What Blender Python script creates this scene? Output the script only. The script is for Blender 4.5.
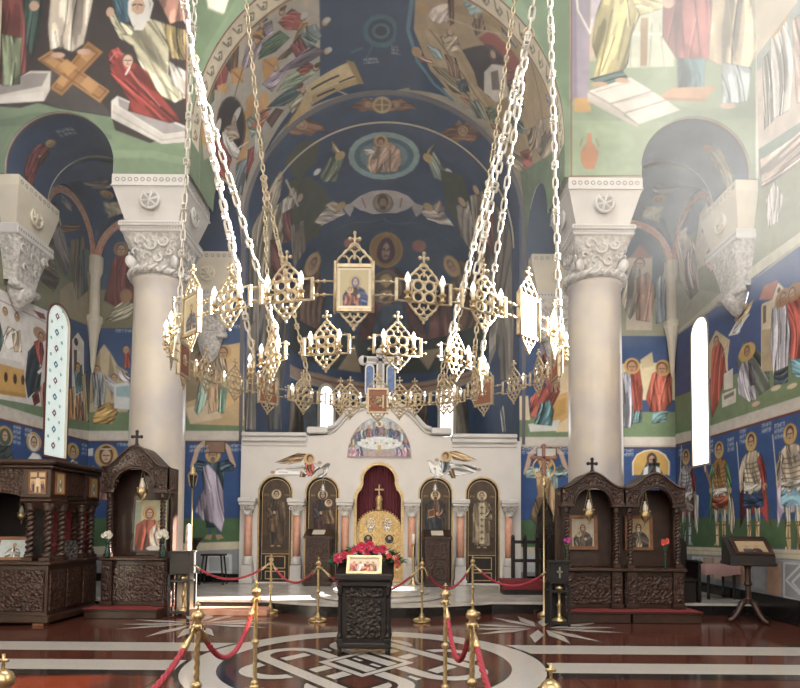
import bpy, math, random
import numpy as np
from mathutils import Vector, Matrix

for o in list(bpy.data.objects):
    bpy.data.objects.remove(o)
scene = bpy.context.scene
COL = scene.collection
pi = math.pi

# ------------------------------------------------------------------ camera
cam_d = bpy.data.cameras.new('camera')
cam = bpy.data.objects.new('camera', cam_d)
COL.objects.link(cam)
cam_d.sensor_fit = 'HORIZONTAL'
cam_d.sensor_width = 36.0
cam_d.lens = 27.0
cam_d.shift_x = -0.00526
cam_d.shift_y = 0.19476
cam_d.clip_start = 0.05
cam_d.clip_end = 200
_p, _r = math.radians(2.5), math.radians(-0.45)
_f = Vector((0, math.cos(_p), math.sin(_p)))
_u0 = Vector((0, -math.sin(_p), math.cos(_p)))
_rt = Vector((1, 0, 0)) * math.cos(_r) + _u0 * math.sin(-_r)
_up = _rt.cross(_f)
_m = Matrix((_rt, _up, -_f)).transposed().to_4x4()
_m.translation = Vector((0.55, 0.0, 1.6))
cam.matrix_world = _m
scene.camera = cam

# ------------------------------------------------------------------ colour management
vs = scene.view_settings
vs.view_transform = 'Standard'
vs.look = 'None'
vs.gamma = 1.0
vs.use_curve_mapping = False
vs.exposure = 0.16
scene.cycles.use_denoising = True
scene.cycles.max_bounces = 8
scene.cycles.sample_clamp_indirect = 4.0

# ------------------------------------------------------------------ sky outside the windows
world = bpy.data.worlds.new('world')
scene.world = world
world.use_nodes = True
wn = world.node_tree
bg = wn.nodes['Background']
sky = wn.nodes.new('ShaderNodeTexSky')
sky.sky_type = 'NISHITA'
sky.sun_disc = False
sky.sun_elevation = math.radians(20)
sky.sun_rotation = math.radians(150)
wn.links.new(sky.outputs[0], bg.inputs[0])
bg.inputs[1].default_value = 0.25

# ------------------------------------------------------------------ sun through the south windows
SUN_DIR = Vector((-0.94, -0.19, -0.39)).normalized()
sd = bpy.data.lights.new('sun', 'SUN')
sd.energy = 85.0
sd.angle = math.radians(0.6)
sd.color = (1.0, 0.95, 0.87)
sun = bpy.data.objects.new('sun', sd)
sun.rotation_euler = SUN_DIR.to_track_quat('-Z', 'Y').to_euler()
sun.location = (20, 12, 10)
COL.objects.link(sun)


def area(name, loc, aim, sx, sy, power, color):
    d = bpy.data.lights.new(name, 'AREA')
    d.shape = 'RECTANGLE'
    d.size, d.size_y = sx, sy
    d.energy = power
    d.color = color
    o = bpy.data.objects.new(name, d)
    o.location = loc
    o.rotation_euler = (Vector(aim) - Vector(loc)).to_track_quat('-Z', 'Y').to_euler()
    COL.objects.link(o)
    return o


# added fill lamps standing in for daylight from unseen windows and from the apse's
area('dome_fill', (0, 5.6, 13.3), (0, 6.6, 0), 8, 6, 820, (1.0, 0.97, 0.93))
area('west_fill', (0, -3.6, 7.0), (0, 12, 5.0), 11, 8, 850, (1.0, 0.96, 0.91))
area('south_fill', (6.9, 3.0, 6.5), (-3, 9, 3.5), 5, 5, 260, (1.0, 0.97, 0.93))
area('north_fill', (-6.9, 3.0, 6.5), (3, 9, 3.5), 5, 5, 150, (0.95, 0.97, 1.0))
area('apse_daylight', (0, 21.0, 5.2), (0, 16, 9.5), 3.5, 1.6, 90, (0.95, 0.97, 1.0))


# ------------------------------------------------------------------ helpers
def srgb(h):
    if isinstance(h, str):
        c = [int(h[i:i + 2], 16) / 255 for i in (0, 2, 4)]
    else:
        c = list(h)
    return tuple(x / 12.92 if x <= 0.04045 else ((x + 0.055) / 1.055) ** 2.4 for x in c)


def mat(name, col, rough=0.6, metal=0.0, noise=0.0, nscale=8.0, bump=0.0, bscale=30.0, kind='noise', col2=None, emit=0.0, coat=0.0, spec=None):
    m = bpy.data.materials.new(name)
    m.use_nodes = True
    nt = m.node_tree
    b = nt.nodes['Principled BSDF']
    b.inputs['Base Color'].default_value = (*srgb(col), 1)
    b.inputs['Roughness'].default_value = rough
    b.inputs['Metallic'].default_value = metal
    if coat:
        b.inputs['Coat Weight'].default_value = coat
        b.inputs['Coat Roughness'].default_value = 0.1
    if spec is not None:
        b.inputs['Specular IOR Level'].default_value = spec
    tc = nt.nodes.new('ShaderNodeTexCoord')
    if noise or col2:
        n = nt.nodes.new('ShaderNodeTexNoise')
        n.inputs['Scale'].default_value = nscale
        n.inputs['Detail'].default_value = 5
        nt.links.new(tc.outputs['Object'], n.inputs['Vector'])
        r = nt.nodes.new('ShaderNodeValToRGB')
        c1 = srgb(col)
        c2 = srgb(col2) if col2 else tuple(max(0, x * (1 - noise)) for x in c1)
        r.color_ramp.elements[0].color = (*c2, 1)
        r.color_ramp.elements[1].color = (*c1, 1)
        r.color_ramp.elements[0].position = 0.35
        r.color_ramp.elements[1].position = 0.65
        nt.links.new(n.outputs['Fac'], r.inputs['Fac'])
        nt.links.new(r.outputs['Color'], b.inputs['Base Color'])
    if bump:
        if kind == 'voronoi':
            t = nt.nodes.new('ShaderNodeTexVoronoi')
            t.feature = 'SMOOTH_F1'
            t.inputs['Scale'].default_value = bscale
            out = t.outputs['Distance']
        elif kind == 'wave':
            t = nt.nodes.new('ShaderNodeTexWave')
            t.inputs['Scale'].default_value = bscale
            t.inputs['Distortion'].default_value = 8
            t.inputs['Detail'].default_value = 2
            out = t.outputs['Fac']
        else:
            t = nt.nodes.new('ShaderNodeTexNoise')
            t.inputs['Scale'].default_value = bscale
            t.inputs['Detail'].default_value = 3
            out = t.outputs['Fac']
        nt.links.new(tc.outputs['Object'], t.inputs['Vector'])
        bp = nt.nodes.new('ShaderNodeBump')
        bp.inputs['Strength'].default_value = bump
        bp.inputs['Distance'].default_value = 0.03
        nt.links.new(out, bp.inputs['Height'])
        nt.links.new(bp.outputs['Normal'], b.inputs['Normal'])
    if emit:
        b.inputs['Emission Color'].default_value = (*srgb(col), 1)
        b.inputs['Emission Strength'].default_value = emit
    return m


def paint_mat(name, rough=0.8, bump=0.08, spec=0.3):
    m = bpy.data.materials.new(name)
    m.use_nodes = True
    nt = m.node_tree
    b = nt.nodes['Principled BSDF']
    a = nt.nodes.new('ShaderNodeVertexColor')
    a.layer_name = 'Col'
    nt.links.new(a.outputs['Color'], b.inputs['Base Color'])
    b.inputs['Roughness'].default_value = rough
    b.inputs['Specular IOR Level'].default_value = spec
    if bump:
        tc = nt.nodes.new('ShaderNodeTexCoord')
        t = nt.nodes.new('ShaderNodeTexNoise')
        t.inputs['Scale'].default_value = 14
        t.inputs['Detail'].default_value = 4
        nt.links.new(tc.outputs['Object'], t.inputs['Vector'])
        bp = nt.nodes.new('ShaderNodeBump')
        bp.inputs['Strength'].default_value = bump
        bp.inputs['Distance'].default_value = 0.02
        nt.links.new(t.outputs['Fac'], bp.inputs['Height'])
        nt.links.new(bp.outputs['Normal'], b.inputs['Normal'])
    return m


M = {}
M['fresco'] = paint_mat('fresco_paint')
M['icon'] = paint_mat('icon_paint', 0.45, 0.0, 0.4)
M['mosaic'] = paint_mat('mosaic', 0.4, 0.25, 0.5)
M['wood'] = mat('dark_walnut', '3c2419', 0.42, noise=0.45, nscale=6, bump=0.25, bscale=60, coat=0.15)
M['carved'] = mat('carved_walnut', '45291d', 0.42, col2='1f110c', nscale=26, bump=1.0, bscale=26, kind='voronoi', coat=0.15)
M['wood_dark'] = mat('blackened_wood', '1c120f', 0.45, noise=0.4, nscale=6, bump=0.2, bscale=50)
M['carved_dark'] = mat('carved_blackened_wood', '2e2019', 0.4, col2='120b08', nscale=30, bump=1.0, bscale=30, kind='voronoi')
M['wood_light'] = mat('oak', '8a5a38', 0.45, noise=0.35, nscale=5, bump=0.1)
M['brass'] = mat('brass', 'c9b388', 0.28, 0.9, noise=0.15, nscale=20)
M['bronze'] = mat('bronze', 'b8a78a', 0.42, 0.6, noise=0.3, nscale=20)
M['steel'] = mat('bright_chain_steel', 'c9c4ba', 0.42, 0.6)
M['gold'] = mat('gilding', 'cdb286', 0.34, 0.85, noise=0.25, nscale=12, bump=0.2, bscale=40)
M['gold_carved'] = mat('gilded_carving', 'd6bc88', 0.4, 0.6, col2='b89660', nscale=18, bump=0.5, bscale=30, kind='voronoi')
M['silver'] = mat('silver', 'd8d6d0', 0.25, 1.0)
M['plaster'] = mat('white_plaster', 'd6d2ce', 0.75, noise=0.05, nscale=3, bump=0.05)
M['marble'] = mat('white_marble', 'cbc8c5', 0.4, noise=0.12, nscale=2.2, bump=0.04)
M['marble_carved'] = mat('carved_white_marble', 'ccc9c5', 0.6, col2='a29d99', nscale=16, bump=1.0, bscale=15, kind='voronoi')
M['limestone'] = mat('warm_limestone', 'd4ccba', 0.65, noise=0.12, nscale=2)
M['shaft'] = mat('veined_column_marble', 'c8beae', 0.28, col2='aaa5a8', nscale=1.1, bump=0.02)
M['pink_marble'] = mat('pink_marble', 'd2a08a', 0.3, col2='c08a72', nscale=5)
M['grey_marble'] = mat('grey_marble', '9a9894', 0.2, col2='7f7d7a', nscale=4)
M['skirting'] = mat('black_marble', '1c1a1a', 0.2)
M['velvet'] = mat('red_velvet', '6e2028', 0.8, noise=0.25, nscale=30)
M['carpet'] = mat('red_carpet', '7d2a2c', 0.95, noise=0.25, nscale=60)
M['curtain'] = mat('burgundy_curtain', '5a1f2b', 0.85, noise=0.2, nscale=8)
M['rope'] = mat('red_rope', 'a43444', 0.7, noise=0.3, nscale=60)
M['black'] = mat('black_cloth', '1d1b1b', 0.85)
M['charcoal'] = mat('charcoal_metal', '34312f', 0.6)
M['leaf'] = mat('dark_green_leaves', '38684a', 0.6, noise=0.4, nscale=30)
M['pinkflower'] = mat('deep_pink_petals', 'e0486e', 0.6, noise=0.2, nscale=40)
M['magenta'] = mat('magenta_petals', 'd050b8', 0.6)
M['coral'] = mat('coral_petals', 'e0685c', 0.6)
M['whitefl'] = mat('white_petals', 'eeeade', 0.7)
M['glassgreen'] = mat('dark_vase_glass', '27403a', 0.12)
M['cloth_pink'] = mat('dusty_pink_cloth', '9a7a78', 0.9)
M['bulb'] = mat('candle_bulb', 'fffaf0', 0.3, emit=1.6)
M['tube'] = mat('candle_tube', 'ece6da', 0.5)
M['dark'] = mat('shadow_gap', '15100e', 0.9)
M['granite_red'] = mat('red_granite', '5e362d', 0.12, col2='48271f', nscale=70, spec=0.6)
M['granite_white'] = mat('white_granite', 'c8c4bf', 0.14, col2='a5a19c', nscale=90, spec=0.5)
M['granite_black'] = mat('black_granite', '34302f', 0.1, col2='262322', nscale=70, spec=0.6)
M['ambon'] = mat('polished_pale_marble', 'c9c5bf', 0.16, col2='b0aca6', nscale=3)
M['pane'] = mat('bright_window_pane', 'ffffff', 0.4, emit=3.5)
M['panedim'] = mat('frosted_window_pane', 'dbe8e4', 0.4, emit=0.55)
M['blueglass'] = mat('blue_glass', '4a6aa0', 0.3, noise=0.4, nscale=12)

M['pane_sun'] = bpy.data.materials.new('sunlit_window_pane')
M['pane_sun'].use_nodes = True
_n = M['pane_sun'].node_tree
_n.nodes.remove(_n.nodes['Principled BSDF'])
_e, _t, _a = _n.nodes.new('ShaderNodeEmission'), _n.nodes.new('ShaderNodeBsdfTransparent'), _n.nodes.new('ShaderNodeAddShader')
_e.inputs['Strength'].default_value = 2.5
_n.links.new(_e.outputs[0], _a.inputs[0])
_n.links.new(_t.outputs[0], _a.inputs[1])
_n.links.new(_a.outputs[0], _n.nodes['Material Output'].inputs['Surface'])

M['sun_tint_pane'] = bpy.data.materials.new('added_sun_tint')
M['sun_tint_pane'].use_nodes = True
_n = M['sun_tint_pane'].node_tree
_n.nodes.remove(_n.nodes['Principled BSDF'])
_t = _n.nodes.new('ShaderNodeBsdfTransparent')
_t.inputs['Color'].default_value = (.5, .34, .2, 1)
_n.links.new(_t.outputs[0], _n.nodes['Material Output'].inputs['Surface'])


class MB:
    """collects shapes and links them as one mesh object"""

    def __init__(s):
        s.v, s.f, s.mi, s.sm, s.mats = [], [], [], [], []

    def slot(s, m):
        if m not in s.mats:
            s.mats.append(m)
        return s.mats.index(m)

    def add(s, vs, fs, m, smooth=False):
        b = len(s.v)
        s.v += [tuple(x) for x in vs]
        k = s.slot(m)
        for f in fs:
            s.f.append([b + i for i in f])
            s.mi.append(k)
            s.sm.append(smooth)

    def box(s, x0, x1, y0, y1, z0, z1, m, T=None, top=1.0, topy=None):
        ty = top if topy is None else topy
        cx, cy = (x0 + x1) / 2, (y0 + y1) / 2
        vs = [(x0, y0, z0), (x1, y0, z0), (x1, y1, z0), (x0, y1, z0)]
        vs += [(cx + (x - cx) * top, cy + (y - cy) * ty, z1) for x, y, _ in vs]
        if T:
            vs = [T(v) for v in vs]
        s.add(vs, [(0, 3, 2, 1), (4, 5, 6, 7), (0, 1, 5, 4), (1, 2, 6, 5), (2, 3, 7, 6), (3, 0, 4, 7)], m)

    def cbox(s, x0, x1, y0, y1, z0, z1, m, c=0.01, T=None):
        """box with chamfered edges"""
        x0, x1 = min(x0, x1), max(x0, x1)
        y0, y1 = min(y0, y1), max(y0, y1)
        c = min(c, (x1 - x0) * .45, (y1 - y0) * .45, (z1 - z0) * .45)
        rings = []
        for z, i in ((z0, c), (z0 + c, 0), (z1 - c, 0), (z1, c)):
            a, b, d, e = x0 + i, x1 - i, y0 + i, y1 - i
            k = c * .6 if i == 0 else c * .3
            rings.append([(a + k, d, z), (b - k, d, z), (b, d + k, z), (b, e - k, z), (b - k, e, z), (a + k, e, z), (a, e - k, z), (a, d + k, z)])
        vs = [p for r in rings for p in r]
        if T:
            vs = [T(v) for v in vs]
        fs = [tuple(range(7, -1, -1)), tuple(range(24, 32))]
        for r in range(3):
            for i in range(8):
                j = (i + 1) % 8
                fs.append((r * 8 + i, r * 8 + j, (r + 1) * 8 + j, (r + 1) * 8 + i))
        s.add(vs, fs, m)

    def lathe(s, prof, m, loc=(0, 0, 0), n=16, T=None, smooth=True, twist=0.0, lobes=0, lobe=0.0, half=None):
        vs, fs = [], []
        zl = prof[-1][1] - prof[0][1] or 1
        for r, z in prof:
            for i in range(n):
                a = 2 * pi * i / n + (twist * (z - prof[0][1]) / zl)
                rr = r
                if lobes:
                    rr = r * (1 + lobe * math.cos(lobes * (2 * pi * i / n)))
                vs.append((loc[0] + rr * math.cos(a), loc[1] + rr * math.sin(a), loc[2] + z))
        for k in range(len(prof) - 1):
            for i in range(n):
                j = (i + 1) % n
                fs.append((k * n + i, k * n + j, (k + 1) * n + j, (k + 1) * n + i))
        fs.append(tuple(range(n - 1, -1, -1)))
        fs.append(tuple(range((len(prof) - 1) * n, len(prof) * n)))
        if T:
            vs = [T(v) for v in vs]
        s.add(vs, fs, m, smooth)

    def tube(s, pts, r, m, n=6, closed=False, T=None, smooth=True):
        P = [Vector(T(p) if T else p) for p in pts]
        L = len(P)
        rr = r if isinstance(r, (list, tuple)) else [r] * L
        vs, fs = [], []
        prev = None
        for i in range(L):
            if closed:
                t = P[(i + 1) % L] - P[i - 1]
            else:
                t = P[min(i + 1, L - 1)] - P[max(i - 1, 0)]
            if t.length < 1e-9:
                t = Vector((0, 0, 1))
            t.normalize()
            if prev is None:
                a = Vector((0, 0, 1)) if abs(t.z) < .9 else Vector((1, 0, 0))
                nrm = (a - t * a.dot(t)).normalized()
            else:
                nrm = (prev - t * prev.dot(t))
                nrm = nrm.normalized() if nrm.length > 1e-6 else prev
            prev = nrm
            bn = t.cross(nrm)
            for k in range(n):
                q = 2 * pi * k / n
                vs.append(P[i] + (nrm * math.cos(q) + bn * math.sin(q)) * rr[i])
        for i in range(L if closed else L - 1):
            j = (i + 1) % L
            for k in range(n):
                l = (k + 1) % n
                fs.append((i * n + k, i * n + l, j * n + l, j * n + k))
        if not closed:
            fs.append(tuple(range(n - 1, -1, -1)))
            fs.append(tuple(range((L - 1) * n, L * n)))
        s.add(vs, fs, m, smooth)

    def prism(s, outline, d0, d1, m, plane='xz', T=None, m_side=None):
        """outline in a plane, extruded along the third axis"""
        n = len(outline)
        area_ = sum(outline[i][0] * outline[(i + 1) % n][1] - outline[(i + 1) % n][0] * outline[i][1] for i in range(n))
        if (area_ < 0) != ((plane != 'xz') != (d0 > d1)):
            outline = outline[::-1]

        def pt(a, b, d):
            return (a, d, b) if plane == 'xz' else (d, a, b) if plane == 'yz' else (a, b, d)
        vs = [pt(a, b, d0) for a, b in outline] + [pt(a, b, d1) for a, b in outline]
        if T:
            vs = [T(v) for v in vs]
        s.add(vs, [tuple(range(n)), tuple(range(2 * n - 1, n - 1, -1))], m)
        s.add(vs, [(i, n + i, n + (i + 1) % n, (i + 1) % n) for i in range(n)], m_side or m)

    def ring(s, inner, outer, d0, d1, m, plane='xz', closed=True, T=None):
        """band between two outlines with the same number of points, extruded"""
        n = len(inner)

        def pt(a, b, d):
            return (a, d, b) if plane == 'xz' else (d, a, b) if plane == 'yz' else (a, b, d)
        vs = [pt(a, b, d) for d in (d0, d1) for o in (inner, outer) for a, b in o]
        if T:
            vs = [T(v) for v in vs]
        fs = []
        for i in range(n if closed else n - 1):
            j = (i + 1) % n
            fs += [(i, j, n + j, n + i), (2 * n + i, 3 * n + i, 3 * n + j, 2 * n + j), (i, 2 * n + i, 2 * n + j, j), (n + i, n + j, 3 * n + j, 3 * n + i)]
        if not closed:
            for i in (0, n - 1):
                fs.append((i, n + i, 3 * n + i, 2 * n + i))
        s.add(vs, fs, m)

    def ball(s, c, r, m, n=8, sz=1.0, T=None):
        k = max(4, n // 2)
        prof = [(max(1e-4, r * math.sin(pi * i / k)), -r * sz * math.cos(pi * i / k)) for i in range(k + 1)]
        s.lathe(prof, m, c, n, T=T)

    def torus(s, c, R, r, m, axis='y', n=16, k=6, T=None, sx=1.0, sz=1.0):
        pts = []
        for i in range(n):
            a = 2 * pi * i / n
            u, w = R * sx * math.cos(a), R * sz * math.sin(a)
            pts.append((c[0] + u, c[1], c[2] + w) if axis == 'y' else (c[0], c[1] + u, c[2] + w) if axis == 'x' else (c[0] + u, c[1] + w, c[2]))
        s.tube(pts, r, m, k, closed=True, T=T)

    def build(s, name, parent=None, loc=None, rz=0.0):
        me = bpy.data.meshes.new(name)
        me.from_pydata([tuple(v) for v in s.v], [], s.f)
        for m in s.mats:
            me.materials.append(M[m] if isinstance(m, str) else m)
        me.polygons.foreach_set('material_index', s.mi)
        me.polygons.foreach_set('use_smooth', s.sm)
        me.update()
        o = bpy.data.objects.new(name, me)
        COL.objects.link(o)
        if loc:
            o.location = loc
        if rz:
            o.rotation_euler = (0, 0, rz)
        if parent:
            o.parent = parent
        return o


def empty(name, loc=(0, 0, 0), rz=0.0):
    o = bpy.data.objects.new(name, None)
    o.empty_display_size = 0.1
    o.location = loc
    o.rotation_euler = (0, 0, rz)
    COL.objects.link(o)
    return o


def tag(o, label, cat, group=None, kind=None):
    o['label'] = label
    o['category'] = cat
    if group:
        o['group'] = group
    if kind:
        o['kind'] = kind
    return o


def struct(o, label=None):
    o['kind'] = 'structure'
    if label:
        o['label'] = label
    return o


def copy_tree(o, parent=None):
    c = o.copy()
    COL.objects.link(c)
    if parent:
        c.parent = parent
    for ch in list(o.children):
        copy_tree(ch, c)
    return c


def arc(cx, cz, r, a0, a1, n, rz=None):
    rz = rz or r
    return [(cx + r * math.cos(a0 + (a1 - a0) * i / n), cz + rz * math.sin(a0 + (a1 - a0) * i / n)) for i in range(n + 1)]

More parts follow.
